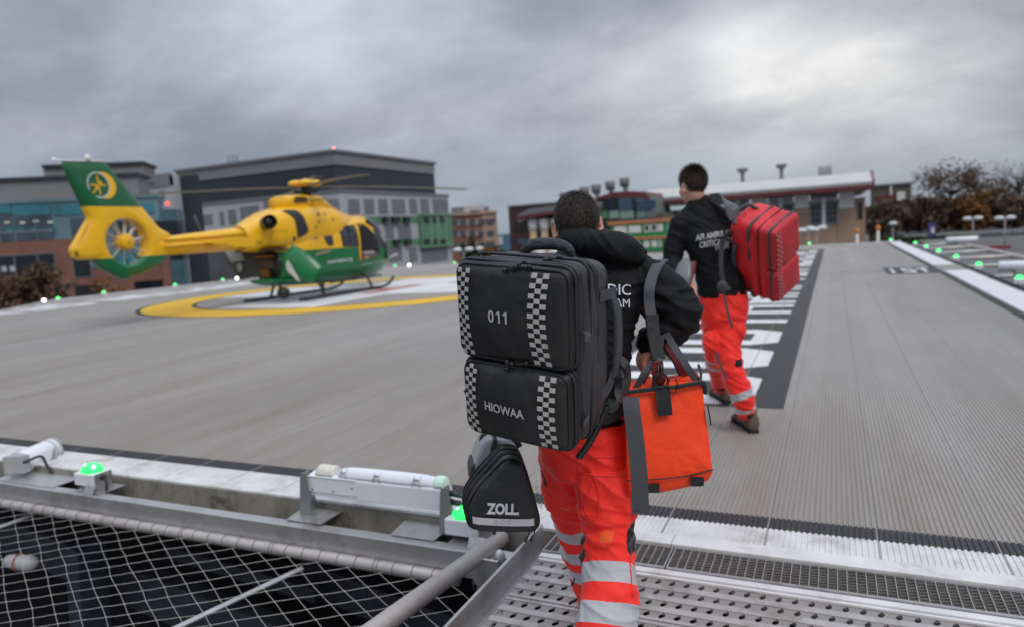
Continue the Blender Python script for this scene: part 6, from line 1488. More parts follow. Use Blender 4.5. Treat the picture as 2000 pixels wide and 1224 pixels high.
g = G(); g.strap(spl([of(1218, 764), of(1260, 758), of(1320, 752), of(1366, 744), of(1376, 752, .0), of(1378, 770, .01)], 4), Vector(RC[:, 1]), .014, .012); g.strap(spl([of(1366, 744), of(1372, 738, .08), of(1370, 736, .18)], 3), Vector((0, 0, 1)), .016, .008); g.build('rim', M_PIPING, ob, bevel=.003)
g = G(); g.tube(spl([of(1224, 934), of(1264, 932), (of(1330, 926)), of(1392, 915, -.008)], 5), .0022, 6); g.build('seam', M_PIPING, ob)
g = G(); g.strap([of(1293, 752, -.026), of(1296, 775, -.03), of(1299, 806, -.028)], Vector(RC[:, 0]), .045, .004); g.build('tab', M_TRIM if False else fabric('black_webbing', (.016, .017, .02), .55, .1, 700, .6, .1, 20), ob)
for (x, y, w_) in ((1275, 948, 26), (1361, 935, 25)):
    g = G(); o = of(x, y, -.018)
    for k in range(5): g.obox(o+Vector(RC[:, 0])*((k-2)*.0085), Vector(RC[:, 0]), Vector(RC[:, 1]), -fo, (-.0036, -.012, 0), (.0036, .012, .009))
    g.obox(o, Vector(RC[:, 0]), Vector(RC[:, 1]), -fo, (-.021, -.013, -.003), (.021, .013, .004)); g.build('foot', M_BLACKM, ob)
for (x, y) in ((1283, 963), (1358, 951)):
    g = G(); o = of(x, y, .03)
    for k in range(4): g.ell(o+Vector(RC[:, 0])*((k-1.5)*.010)-Vector((0, 0, .0)), (.007, .01, .008), n=8, m=6)
    g.build('foot', M_BLACKM, ob)
g = G(); g.strap([of(1382, 792, .0), of(1386, 812, .0), of(1388, 828, .002)], fo, .02, .004); g.build('velcro', M_PIPING, ob)
# carry handles, ring and shoulder sling
M_SL = fabric('sling_grey', (.05, .055, .065), .55, .1, 800, .5, .1, 20); M_RW = fabric('red_webbing', (.12, .014, .016), .6, .15, 700, .5)
for nm, a, pts, m in (('handle', 0, [(1240, 762, .0), (1262, 722, -.01), (1285, 690, .04), (1292, 664, .1)], M_TRIM), ('handle', 1, [(1249, 760, .06), (1270, 715, .05), (1290, 680, .1)], M_RW),
                      ('handle', 2, [(1362, 746, .0), (1340, 712, -.005), (1315, 676, .03), (1302, 660, .1)], M_TRIM), ('handle', 3, [(1345, 752, .1), (1325, 715, .08), (1300, 680, .1)], M_RW), ('handle', 4, [(1335, 750, .12), (1318, 712, .1), (1296, 690, .1)], M_TRIM)):
    g = G(); g.strap(spl([U(x, y, 2.22)+fo*d for x, y, d in pts], 6), (Vector(RC[:, 0])*.8+Vector(RC[:, 1])*.4).normalized(), .022, .003); g.build('carry_strap', m, ob)
g = G(); c_ = U(1291, 742, 2.165); g.tube([c_+Vector(RC[:, 0])*.021*math.cos(a)+Vector(RC[:, 1])*.021*math.sin(a) for a in np.linspace(0, 6.283, 21)], .003, 8, caps=False); g.tube([c_+Vector(RC[:, 1])*.02, c_+Vector(RC[:, 1])*.05], .006, 8); g.build('ring', M_METAL, ob)
g = G(); c_ = U(1314, 752, 2.17); g.tube([c_+Vector(RC[:, 0])*.014*math.cos(a)+Vector(RC[:, 1])*.026*math.sin(a) for a in np.linspace(0, 6.283, 21)], .0018, 6, caps=False); g.build('ring', M_METAL, ob)
g = G(); g.ell(U(1289, 738, 2.19), (.018, .008, .022)); g.strap([U(1283, 705, 2.2), U(1286, 740, 2.2), U(1284, 757, 2.2)], Vector(RC[:, 0]), .038, .004); g.build('red_patch', M_RW, ob)
XR = Vector(RC[:, 0])
g = G(); g.strap(spl([U(1296, 508, 2.50), U(1290, 512, 2.40), U(1278, 530, 2.325), U(1269, 560, 2.285), U(1268, 590, 2.28), U(1272, 616, 2.27)], 5), XR, [.036]*3+[.034]*23, .006); g.build('sling_strap', M_SL, ob)
g = G(); g.strap(spl([U(1273, 614, 2.262), U(1276, 650, 2.25), U(1284, 690, 2.235), U(1287, 702, 2.23)], 5), XR, .042, .014); g.build('sling_pad', fabric('pad_black', (.012, .012, .013), .5, .1, 900, .6, .2, 14), ob, bevel=.003)
g = G(); g.strap([U(1288, 700, 2.215), U(1290, 725, 2.19)], XR, .016, .006); g.build('clasp', M_METAL, ob)

# ---------------- brown padded pouch behind the arm
g = G(); c_ = U(1270, 566, 2.66); g.ell(c_, (.066, .045, .135), (XR, Vector((0, 1, 0)), (Vector(RC[:, 1])+XR*-.22).normalized()), 24, 16)
bp = g.build('brown_pouch', fabric('brown_canvas', (.055, .042, .032), .8, .15, 700, .6, .3, 12)); tag(bp, 'dark brown oval padded pouch partly hidden behind the nearer walker\'s right shoulder', 'pouch')
g = G(); g.tube([c_-Vector((0, .045, 0))*.2+XR*.067*math.cos(a)+(Vector(RC[:, 1])+XR*-.22).normalized()*.136*math.sin(a) for a in np.linspace(0, 6.283, 40)], .004, 6, caps=False); g.build('piping', M_PIPING, bp)

# ---------------- red backpack on the farther walker
RO = U(1531.9, 503.5, 4.55); rr1, rf1, ru1 = frame(-64.9, 15.4, 27.4)
def RK(x, y, z): return RO+(rr1*(x*1.12)+rf1*y*1.06+ru1*z*1.06)-rf1*.02
def RKpx(px, py, ax, val):
    d = Vector(ray(px, py)); c = Vector(CC); n_ = (rr1, rf1, ru1)[ax]; o = RO+n_*val; t = (o-c).dot(n_)/d.dot(n_); p = c+d*t-RO; return p.dot(rr1), p.dot(rf1), p.dot(ru1)
red = thing('backpack', RK(0, .3, -.2), 'red backpack with grey straps and zips on the farther walker', 'backpack')
M_RED = fabric('red_cordura', (.66, .014, .022), .45, .12, 1000, .2, .5, 6, dirt=((.30, .02, .02), 5, .58, .5), spec=.5)
M_REDF = fabric('red_cordura_front', (.50, .03, .04), .5, .12, 1000, .2, .3, 6)
RW = .128
g = G(); rbox(g, (0, .20, 0), (RW+.006, .105, .262), .05, 14, (0, 0, .016, .014), RK, 0, .010, 2.); g.build('main_compartment', M_RED, red)
g = G(); rbox(g, (0, .105, .0), (RW+.002, .055, .258), .035, 12, (0, 0, .008, .008), RK, 0, .005, 6.); g.build('front_compartment', M_RED, red)
RU = dict(c=(0, .045, .118), h=(RW-.004, .052, .140)); RL = dict(c=(0, .045, -.145), h=(RW-.004, .052, .112))
for nm, d, sd in (('upper_pocket', RU, 1.), ('lower_pocket', RL, 5.)):
    g = G(); rbox(g, d['c'], d['h'], .026, 16, (.016, 0, .006, .006), RK, 0, .004, sd); d['o'] = g.build(nm, M_REDF, red)
    g = G(); loop_tube(g, rrect(d['h'][0]+.001, d['h'][2]+.001, .03, 0, d['c'][2]), .009, RK, .028, 8); g.build('zip', M_TRIM, d['o'])
for y, r in ((.158, .011), (.098, .004)):
    g = G(); loop_tube(g, rrect(RW+.010, .266, .045), r, RK, y, 8); g.build('zip', M_TRIM if r > .01 else M_PIPING, red)
g = G()
for d in (RU, RL):
    rows = 15; w = .014; x0 = -RW+.012; z0 = d['c'][2]-d['h'][2]+.012; hh = (2*d['h'][2]-.024)/rows
    for r in range(rows):
        for c_ in ((0, 2) if r % 2 == 0 else (1,)):
            q4 = []
            for (a, b) in ((0, 0), (1, 0), (1, 1), (0, 1)):
                x, z = x0+(c_+a)*w, z0+(r+b)*hh; u, v = x/d['h'][0], (z-d['c'][2])/d['h'][2]
                q4.append(RK(x, d['c'][1]-d['h'][1]-.016*(max(0, 1-u*u)*max(0, 1-v*v))**.7-.004, z))
            g.add(q4, [(0, 1, 2, 3)])
g.build('check_strip', mat('red_check', (.52, .16, .17), .5), red, fix=False)
def rtop(px, py): return RK(*RKpx(px, py, 2, .275))
def rsid(px, py, o=.012): return RK(*RKpx(px, py, 0, -RW-o))
g = G(); p = spl([rtop(1437, 440), rtop(1440, 425)+ru1*.03, rtop(1460, 415)+ru1*.04, rtop(1478, 414)], 5); g.tube(p, .012, 8); g.build('carry_handle', M_TRIM, red)
g = G(); g.strap(spl([rsid(1424, 468), rsid(1442, 478), rsid(1462, 490)], 4), ru1, .018, .004); g.build('side_webbing', M_TRIM, red); g = G(); g.strap(spl([rsid(1426, 545), rsid(1446, 552), rsid(1465, 560)], 4), ru1, .018, .004); g.build('side_webbing', M_TRIM, red)
g = G(); g.strap(spl([rsid(1440, 478), rsid(1436, 486, .035), rsid(1436, 520, .04), rsid(1440, 552)], 5), rf1, .026, .01); g.build('side_handle', M_TRIM, red)
g = G(); g.strap(spl([U(1430, 452, 4.55), U(1412, 470, 4.58), U(1408, 510, 4.58), U(1412, 550, 4.58), U(1425, 566, 4.56)], 5), XR, .028, .014); g.build('shoulder_strap', fabric('strap_dark', (.035, .035, .04), .6), red)
g = G(); g.strap(spl([U(1390, 390, 4.72), U(1412, 388, 4.66), U(1425, 402, 4.62), U(1438, 425, 4.62)], 5), (Vector(RC[:, 0])*.75-Vector(RC[:, 1])*.6), .085, .012); g.build('shoulder_strap', fabric('strap_grey', (.15, .155, .165), .6), red)
g = G(); g.strap(spl([U(1412, 556, 4.55), U(1414, 575, 4.55), U(1420, 605, 4.55), U(1430, 640, 4.56)], 4), XR, .016, .003); g.strap(spl([U(1398, 686, 4.6), U(1408, 715, 4.6), U(1420, 740, 4.6)], 3), XR, .014, .003); g.build('hanging_webbing', M_TRIM, red)
g = G(); g.ell(U(1411, 560, 4.54), (.035, .02, .04)); g.build('buckle', M_TRIM, red)
# ================================================================= people
M_SKIN = mat('skin', (.62, .33, .235), .5, 0, .1, 30, .1, 300)
M_JACK = fabric('black_softshell', (.0055, .0060, .0072), .68, .15, 800, .2, .5, 5, spec=.22)
M_BOOT = fabric('brown_boot_leather', (.11, .075, .05), .6, .25, 300, .4, .3, 20)
M_SOLE = mat('boot_sole', (.012, .012, .012), .7)
M_EYE = mat('eye_white', (.6, .6, .58), .2)
def hairmat(name, c1, c2):
    m = leafmat(name, c1, c2); m.node_tree.nodes['Principled BSDF'].inputs['Roughness'].default_value = .45; return m
M_HAIR1 = hairmat('hair_dark_greying', (.016, .012, .010), (.075, .06, .052)); M_HAIR2 = hairmat('hair_brown', (.024, .016, .011), (.09, .06, .042))

def head_shapes(g, c, F, k=1.):
    r, f, u = F
    P = lambda x, y, z: c+(r*x+f*y+u*z)*k
    g.ell(P(0, -.012, .035), (.074*k, .094*k, .086*k), F, 24, 18); g.ell(P(0, .03, -.035), (.058*k, .056*k, .078*k), F, 20, 14)
    g.ell(P(0, .058, -.088), (.033*k, .03*k, .026*k), F, 14, 10); g.ell(P(0, .045, .04), (.064*k, .05*k, .06*k), F, 18, 12)
    g.limb([P(0, .088, .018), P(0, .100, -.01), P(0, .108, -.03)], [.008*k, .010*k, .014*k], 12); g.limb([P(-.016, .094, -.034), P(.016, .094, -.034)], [.009*k, .009*k], 10)
    g.limb([P(-.04, .076, .028), P(0, .088, .03), P(.04, .076, .028)], [.010*k, .010*k, .010*k], 10); g.limb([P(-.022, .084, -.06), P(0, .092, -.06), P(.022, .084, -.06)], [.007*k, .008*k, .007*k], 10); g.limb([P(-.018, .084, -.071), P(0, .09, -.072), P(.018, .084, -.071)], [.006*k, .008*k, .006*k], 10)
    for s in (-1, 1):
        g.ell(P(s*.045, .055, -.03), (.022*k, .03*k, .03*k), F, 12, 10)
        e = (r*math.cos(.35)*s-f*math.sin(.35)).normalized(); w = (f*math.cos(.35)+r*math.sin(.35)*s).normalized()
        g.ell(P(s*.079, -.008, -.004), (.007*k, .019*k, .034*k), (e, w, u), 14, 12)
        ring_ = [P(s*.083, -.010, -.002)+e*.006*k+w*.016*k*math.cos(a)+u*.030*k*math.sin(a) for a in np.linspace(-2.2, 3.3, 12)]
        g.tube(ring_, .0045*k, 7); g.ell(P(s*.08, .0, -.032), (.007*k, .008*k, .010*k), F, 10, 8)
    return P
def make_hair(par, c, F, mt, k=1., n=6500, ln=.018, seed=1, spiky=0.):
    r, f, u = F; rnd = random.Random(seed); g = G()
    def hl(y): # hairline height as a function of front/back position
        if y < -.035: return -.052+(.0 if y < -.06 else (y+.06)*1.6)
        if y < .03: return .012
        return .012+(y-.03)*1.3
    NT, NP = 72, 44; vs = {}; 
    def surf(a, b, off=.006):
        d = Vector((math.cos(b)*math.sin(a), math.cos(b)*math.cos(a), math.sin(b)))
        x, y, z = d.x*(.074+off), -.012+d.y*(.094+off), .035+d.z*(.086+off)
        if z < 0: x *= 1-(-z)*2.0
        return x, y, z
    V_ = []; idx = {}; F_ = []
    for i in range(NT):
        for j in range(NP+1):
            a = 2*math.pi*i/NT; b = -1.25+(math.pi/2+1.25)*j/NP; x, y, z = surf(a, b, .0075+.002*noise.noise(Vector((a*3, b*4, seed))))
            idx[i, j] = len(V_); V_.append((x, y, z))
    for i in range(NT):
        for j in range(NP):
            q4 = (idx[i, j], idx[(i+1) % NT, j], idx[(i+1) % NT, j+1], idx[i, j+1])
            if all(V_[q_][2] > hl(V_[q_][1])-.004 for q_ in q4): F_.append(q4)
    W = lambda p: c+(r*p[0]+f*p[1]+u*p[2])*k
    used = sorted(set(i for q_ in F_ for i in q_)); mp = {o: n_ for n_, o in enumerate(used)}
    g.add([W(V_[i]) for i in used], [tuple(mp[i] for i in q_) for q_ in F_], 0, True)
    cnt = 0
    while cnt < n:
        a = rnd.uniform(0, 2*math.pi); b = math.asin(rnd.uniform(-.9, 1)); x, y, z = surf(a, b, .004)
        if z < hl(y)-.001+rnd.uniform(-.006, .004): continue
        cnt += 1
        nrm = Vector((x/.074, (y+.012)/.094, (z-.035)/.086)).normalized(); crown = Vector((.012, -.045, .12))
        fl = Vector((x, y, z))-crown; fl = (fl-nrm*fl.dot(nrm)); 
        if fl.length < .002: fl = Vector((0, -1, 0))
        fl.normalize()
        sw = Vector((math.cos(b)*0+.25, 0, 0)); topf = max(0, nrm.z); L_ = ln*rnd.uniform(.6, 1.25)*(1+.5*topf)
        d1 = (fl*.75+nrm*(.55+spiky*topf)+Vector((rnd.gauss(0, .28), rnd.gauss(0, .28), rnd.gauss(0, .2)))).normalized(); d2 = (fl*(1.1-spiky*topf)+nrm*(.12+spiky*topf)+Vector((rnd.gauss(0, .25), rnd.gauss(0, .25), rnd.gauss(0, .2)))).normalized()
        p0 = Vector((x, y, z)); p1 = p0+d1*L_*.5; p2 = p1+d2*L_*.6; w = d1.cross(nrm+Vector((.01, .02, 0))).normalized()*.0011*rnd.uniform(.7, 1.4)
        h_ = nrm.cross(w).normalized()*.0007
        g.add([W(p0-w), W(p0+w), W(p1+w*.8+h_), W(p1-w*.8+h_), W(p2)], [(0, 1, 2, 3), (3, 2, 4)])
    return g.build('hair', mt, par, fix=False)
def hand(g, wrist, d, palm_n, k=1., curl=1.0, side=1):
    """palm from the wrist along d; palm_n = direction the palm faces; side=+1: thumb towards d x palm_n"""
    d = d.normalized(); palm_n = (palm_n-d*palm_n.dot(d)).normalized(); t = d.cross(palm_n).normalized()*side
    P = lambda a, b, c: wrist+(d*a+t*b+palm_n*c)*k
    g.limb([P(-.02, 0, 0), P(.02, 0, 0)], [.024*k, .026*k], 12)
    g.ell(P(.05, 0, 0), (.046*k, .040*k, .016*k), (d, t, palm_n), 16, 12)
    for i, (off, ln) in enumerate(((.030, .072), (.010, .080), (-.010, .074), (-.029, .058))):
        b = P(.082-.006*abs(i-1), off, 0); a1 = curl*(.5+.08*i); pts = [P(.06, off*.9, 0), b]; ang = 0
        for s, l_ in enumerate((.42, .32, .26)):
            ang += a1*(1.0 if s == 0 else .85); pts.append(pts[-1]+(d*math.cos(ang)+palm_n*math.sin(ang))*ln*l_*k)
        g.limb(pts, [.009*k, .0092*k, .0085*k, .0078*k, .0068*k], 10)
    g.limb([P(.015, .022, .004), P(.038, .044, .014), P(.058, .052, .030), P(.072, .044, .046)], [.013*k, .0115*k, .010*k, .0085*k], 10)
def erings(g, L, rdir, ddir, n=36):
    """torso: list of (centre, half width, half depth), smoothly interpolated"""
    C_ = spl([l[0] for l in L], 4); A = spl([Vector((l[1], l[2], 0)) for l in L], 4); rs = []
    for c, a in zip(C_, A): rs.append([c+rdir*a.x*math.copysign(abs(math.cos(t))**.85, math.cos(t))+ddir*a.y*math.copysign(abs(math.sin(t))**.85, math.sin(t)) for t in np.linspace(0, 2*math.pi, n, endpoint=False)])
    g.rings(rs, True)
def cloth_disp(seed, amp, axis=None, f=7., fold=1.):
    o = Vector((seed*3.1, seed*1.7, seed*.9))
    def fn(co, no):
        p = Vector((co.x*f, co.y*f, co.z*f*1.5))+o
        w = Vector((noise.noise(p*.6), noise.noise(p*.6+Vector((7, 0, 0))), noise.noise(p*.6+Vector((0, 9, 0)))))*.9
        a = noise.noise(p*.9+w); b = noise.noise(Vector((co.x*f*1.1, co.y*f*1.1, co.z*f*3.2+co.x*f*1.6))+w*1.1+o*2)
        rd = (1-abs(b)*2.4); rd = max(0, rd)**2
        return amp*(a*.9+fold*(rd*.8-.25))+amp*.22*noise.noise(Vector(co)*f*5)
    return fn
# ---- hi-vis trousers material: colour from a point attribute ("zone": 0 fabric, 1 tape, 2 black, 3 orange patch)
def hivis():
    m = fabric('hi_vis_trouser', (.96, .034, .022), .6, .05, 700, .25, .45, 7, sheen=.2, spec=.3, dirt=((.72, .02, .018), 5, .6, .35)); nt = m.node_tree; N = nt.nodes; L = nt.links; b = N['Principled BSDF']
    at_ = N.new('ShaderNodeAttribute'); at_.attribute_name = 'band'; prev = b.inputs['Base Color'].links[0].from_socket
    def sel(thr_lo, col, prev, chan='Fac', attr=at_):
        g1 = N.new('ShaderNodeMath'); g1.operation = 'GREATER_THAN'; L.new(attr.outputs['Fac'], g1.inputs[0]); g1.inputs[1].default_value = thr_lo
        mx = N.new('ShaderNodeMix'); mx.data_type = 'RGBA'; L.new(g1.outputs[0], mx.inputs[0]); L.new(prev, mx.inputs[6]); mx.inputs[7].default_value = (*col, 1); return mx.outputs[2]
    last = sel(0., (.47, .48, .51), prev)
    a2 = N.new('ShaderNodeAttribute'); a2.attribute_name = 'patch'; last = sel(0., (.012, .012, .013), last, attr=a2)
    a3 = N.new('ShaderNodeAttribute'); a3.attribute_name = 'label'; last = sel(0., (.92, .11, .018), last, attr=a3)
    L.new(last, b.inputs['Base Color']); return m
M_HV = hivis()
def zone_post(legs, blacks, labels):
    """legs: list of (polyline pts, [(s centre as 3D point on leg surface, half width)])"""
    def post(me):
        n = len(me.vertices); co = np.empty(n*3); me.vertices.foreach_get('co', co); co = co.reshape(-1, 3)
        band = np.full(n, -1.); best = np.full(n, 1e9)
        for pts, bands in legs:
            P = np.array([list(p) for p in pts]); dmin = np.full(n, 1e9); sbest = np.zeros(n); acc = 0.
            for a, b in zip(P, P[1:]):
                ab = b-a; L_ = np.linalg.norm(ab); t = np.clip((co-a)@ab/L_**2, -.3 if a is P[0] else 0, 1.3); d = np.linalg.norm(co-(a+t[:, None]*ab), axis=1); m = d < dmin; dmin[m] = d[m]; sbest[m] = (acc+t*L_)[m]; acc += L_
            v = np.full(n, -1.)
            for sc, hw in bands: v = np.maximum(v, hw-np.abs(sbest-sc))
            m = dmin < best; best[m] = dmin[m]; band[m] = v[m]
        for nm, arr in (('band', band), ('patch', np.max([r-(np.abs((co-np.array(c))/np.array(s))**5).sum(axis=1)**.2 for c, s, r in blacks], axis=0)), ('label', np.max([r-(np.abs((co-np.array(c))/np.array(s))**6).sum(axis=1)**(1/6) for c, s, r in labels], axis=0))):
            at_ = me.attributes.new(nm, 'FLOAT', 'POINT'); at_.data.foreach_set('value', arr.astype(np.float32))
    return post
def boot(par, heel, toe, h=.12, k=1.):
    d = (toe-heel); L_ = d.length; d.normalize(); s = d.cross(Vector((0, 0, 1))).normalized(); u = s.cross(d); g = G(); rs = []
    for t, w, z0, z1 in ((-.01, .022, .015, .07), (.0, .036, .012, .13), (.08, .040, .012, .145), (.16, .041, .012, .13), (.22, .043, .012, .095), (.28, .048, .012, .075) if False else (.20, .043, .012, .10), (.24, .048, .012, .072), (.27, .045, .012, .058), (.295, .03, .014, .04)):
        c = heel+d*(t/.295*L_)+u*((z0+z1)/2); rs.append([c+s*w*k*math.cos(a)+u*(z1-z0)/2*math.copysign(abs(math.sin(a))**.8, math.sin(a)) for a in np.linspace(0, 2*math.pi, 20, endpoint=False)])
    g.rings(rs, True); g.limb([heel+d*.06+u*.09, heel+d*.055+u*.17], [.042, .045], 14); b = g.build('boot', M_BOOT, par)
    g = G(); rs = []
    for t, w in ((-.012, .03), (.0, .038), (.1, .040), (.16, .041), (.24, .050), (.275, .046), (.3, .028)):
        c = heel+d*(t/.3*(L_+.01)); rs.append([c+s*w*x_+u*z_ for x_, z_ in ((-1, 0), (1, 0), (1, .018), (-1, .018))])
    g.rings(rs, True, smooth=False); g.build('sole', M_SOLE, b); return b

# =============================== nearer walker
p1 = thing('person', (-.95, 2.45, -.03), 'nearer person in black hooded top and red hi-vis trousers, carrying the black backpack', 'person')
XRv = Vector(RC[:, 0]); VZ = Vector((0, 0, 1))
tr, td, tu = frame(-16)
HC1 = U(1128, 444, 2.50); HF1 = frame(-22, -4, 2.5)
g = G(); Ph = head_shapes(g, HC1, HF1, .95)
g.limb([HC1-VZ*.05-HF1[1]*.02, U(1133, 480, 2.47), U(1137, 520, 2.45)], [.056, .060, .08], 18)
erings(g, [(U(1140, 850, 2.42), .13, .10), (U(1140, 740, 2.42), .13, .095), (U(1145, 620, 2.42), .155, .105), (U(1150, 545, 2.43), .16, .09), (U(1140, 508, 2.45), .10, .06)], tr, td)
RA = [U(1268, 550, 2.42), U(1305, 582, 2.41), U(1326, 615, 2.40), U(1298, 648, 2.42), U(1264, 668, 2.45)]
LA_ = [U(1035, 560, 2.58), U(1010, 640, 2.60), U(995, 720, 2.58), U(990, 790, 2.52), U(985, 838, 2.46)]
g.limb(RA, [.048, .043, .038, .034, .026], 14); g.limb(LA_, [.048, .043, .038, .034, .026], 14)
hand(g, RA[-1], (U(1250, 712, 2.46)-RA[-1]), (XRv*.9+td*.2), 1., 1.1, 1); hand(g, LA_[-1], (U(984, 868, 2.42)-LA_[-1]), (-XRv*.2-td*.9), 1., 1.4, -1)
RL_ = [U(1170, 862, 2.40), U(1180, 950, 2.36), U(1188, 1050, 2.31), U(1188, 1150, 2.235), U(1184, 1215, 2.19), U(1180, 1285, 2.15)]
LL_ = [U(1108, 862, 2.44), U(1104, 935, 2.50), U(1118, 1002, 2.58), U(1136, 1070, 2.67), U(1152, 1125, 2.74), U(1166, 1170, 2.78)]
g.limb(RL_, [.085, .075, .055, .052, .042, .038], 16); g.limb(LL_, [.085, .075, .055, .052, .042, .038], 16)
blob('body', g, M_SKIN, p1, .0042, 3)
for s in (-1, 1): g = G(); g.ell(Ph(s*.031, .082, .008), (.012, .012, .012), HF1); g.build('eye', M_EYE, p1)
make_hair(p1, HC1, HF1, M_HAIR1, .955, 15000, .015, 3)
# hooded top
g = G()
erings(g, [(U(1134, 822, 2.42), .158, .13), (U(1134, 790, 2.42), .160, .13), (U(1136, 735, 2.42), .160, .13), (U(1140, 650, 2.42), .172, .13), (U(1146, 590, 2.42), .188, .125), (U(1150, 545, 2.43), .192, .11), (U(1144, 512, 2.44), .165, .09), (U(1136, 488, 2.46), .09, .078), (U(1133, 470, 2.475), .072, .072)], tr, td)
g.limb(RA, [.080, .082, .078, .070, .048], 18); g.limb(LA_, [.078, .074, .066, .060, .045], 18)
g.limb([U(1100, 466, 2.47), U(1114, 464, 2.42), U(1150, 474, 2.36), U(1195, 483, 2.335), U(1228, 492, 2.35), U(1242, 504, 2.40)], [.026, .036, .046, .056, .050, .030], 18)
g.limb([U(1098, 462, 2.50), U(1108, 466, 2.58), U(1150, 474, 2.60)], [.022, .03, .035], 14)
g.limb([U(1205, 478, 2.40), U(1245, 490, 2.42), U(1252, 508, 2.46)], [.034, .026, .02], 14)
cd_ = cloth_disp(2.2, .0085, f=6.5)
def jd(co, no):
    d = cd_(co, no)
    # deeper folds round the bent elbow
    q_ = (co-RA[2]).length
    if q_ < .22: d += .010*(1-q_/.22)*math.sin(co.z*95+co.x*60)*max(0, 1-abs(noise.noise(co*9)))
    return d
jk = blob('hooded_top', g, M_JACK, p1, .0055, 5, jd)
def near_back(px, py, obj_d=2.25):
    """point on the back of the top under a pixel (marches the ray into the cloth)"""
    o = Vector(CC); d = Vector(ray(px, py)); h = _bv1.ray_cast(o+d*1.5, d.normalized())
    return h[0], h[1]
from mathutils.bvhtree import BVHTree
_bv1 = BVHTree.FromPolygons([v.co for v in jk.data.vertices], [tuple(p.vertices) for p in jk.data.polygons])
def cloth_text(bv, st, px, py, h_px, m, par, sx=1., slope=0., bold=.01, start=1.5, align=0):
    """lettering printed on cloth: projected straight onto the cloth surface along the viewing direction once, then fixed there"""
    vs, fs, w = text_geo(st, bold); g = G(); out = []; ok = True
    for v in vs:
        X = px+(v.x+(align*w/2))*h_px*sx; Y = py-v.y*h_px+slope*(v.x+(align*w/2))*h_px*sx
        d = Vector(ray(X, Y)); h = bv.ray_cast(Vector(CC)+d*start, d.normalized())
        if h[0] is None: out.append(None)
        else: out.append(h[0]-d.normalized()*(.0042 if start < 3 else .006))
    keep = [f for f in fs if all(out[i] is not None for i in f) and max((out[f[0]]-out[i]).length for i in f) < .06]
    g.add([o or Vector((0, 0, 0)) for o in out], keep); used = sorted(set(i for f in keep for i in f))
    if not keep: return
    mp = {o: i for i, o in enumerate(used)}; g2 = G(); g2.add([out[i] for i in used], [tuple(mp[i] for i in f) for f in keep]); g2.build('lettering', m, par, fix=False)
M_PRT = mat('printed_white', (.62, .62, .68), .5)
cloth_text(_bv1, 'PARAMEDIC', 1232, 566, 21, M_PRT, jk, .92, .02, 0., align=-1); cloth_text(_bv1, 'CARE TEAM', 1230, 592, 16, M_PRT, jk, .90, .03, 0., align=-1)
g = G(); g.tube([_bv1.ray_cast(Vector(CC)+Vector(ray(x, y))*1.5, Vector(ray(x, y)).normalized())[0] or U(x, y, 2.3) for x, y in ((1222, 508), (1233, 522), (1245, 540), (1256, 560))], .0012, 5); g.build('seam', M_PIPING, jk)
# trousers
g = G()
erings(g, [(U(1139, 800, 2.42), .150, .118), (U(1139, 845, 2.42), .158, .125), (U(1142, 890, 2.42), .155, .12), (U(1146, 925, 2.42), .12, .09)], tr, td)
g.limb(RL_, [.108, .097, .086, .092, .090, .080], 22); g.limb(LL_, [.098, .088, .074, .072, .070, .066], 22)
g.ell(U(1205, 975, 2.30), (.075, .05, .095), (tr, td, VZ), 16, 12)
g.limb([U(1146, 1058, 2.26), U(1180, 1050, 2.235), U(1222, 1066, 2.26)], [.018, .026, .018], 12)
def slen(P, k): return sum((P[i+1]-P[i]).length for i in range(k))
s3 = slen(RL_, 2); l3 = slen(LL_, 2)
Rk = RL_[2]; Lk = LL_[2]
cd2 = cloth_disp(5.5, .0115, f=6.)
def tdp(co, no):
    d = cd2(co, no)
    v_ = co-_pc; ix, iz = abs(v_.dot(tr)+.010)/.078, abs(v_.z)/.082
    if v_.dot(td) < .02: d += .011*max(0, min(1, (1-max(ix, iz))*9))
    for K in (Rk, Lk):
        q_ = (co-K).length
        if q_ < .2: d += .010*(1-q_/.2)*(1-abs(math.sin(co.z*62+co.x*26+3.2*noise.noise(co*5))))**2*1.6-.004*(1-q_/.2)
    return d
_pc = U(1188, 968, 2.30)
def off_pt(px, py, dep): return tuple(U(px, py, dep))
tz = zone_post([(RL_, [(s3+.115, .031), (s3+.235, .031), (s3+.36, .03)]), (LL_, [(l3+.062, .027), (l3+.165, .027), (l3+.27, .027)])],
               [(off_pt(1236, 1052, 2.27), (.010, .05, .045), 1.), (off_pt(1137, 1080, 2.3), (.018, .06, .05), 1.)], [(off_pt(1183, 1050, 2.21), (.019, .07, .014), 1.), (off_pt(1110, 986, 2.49), (.016, .05, .009), 1.)])
tro = blob('trousers', g, M_HV, p1, .0055, 4, tdp, tz)
_bv2 = BVHTree.FromPolygons([v.co for v in tro.data.vertices], [tuple(p.vertices) for p in tro.data.polygons])
def on_tro(x, y, o=.002, bv=None):
    d = Vector(ray(x, y)); h = (bv or _bv2).ray_cast(Vector(CC)+d*1.2, d.normalized()); return (h[0]-d.normalized()*o) if h[0] else U(x, y, 2.3)
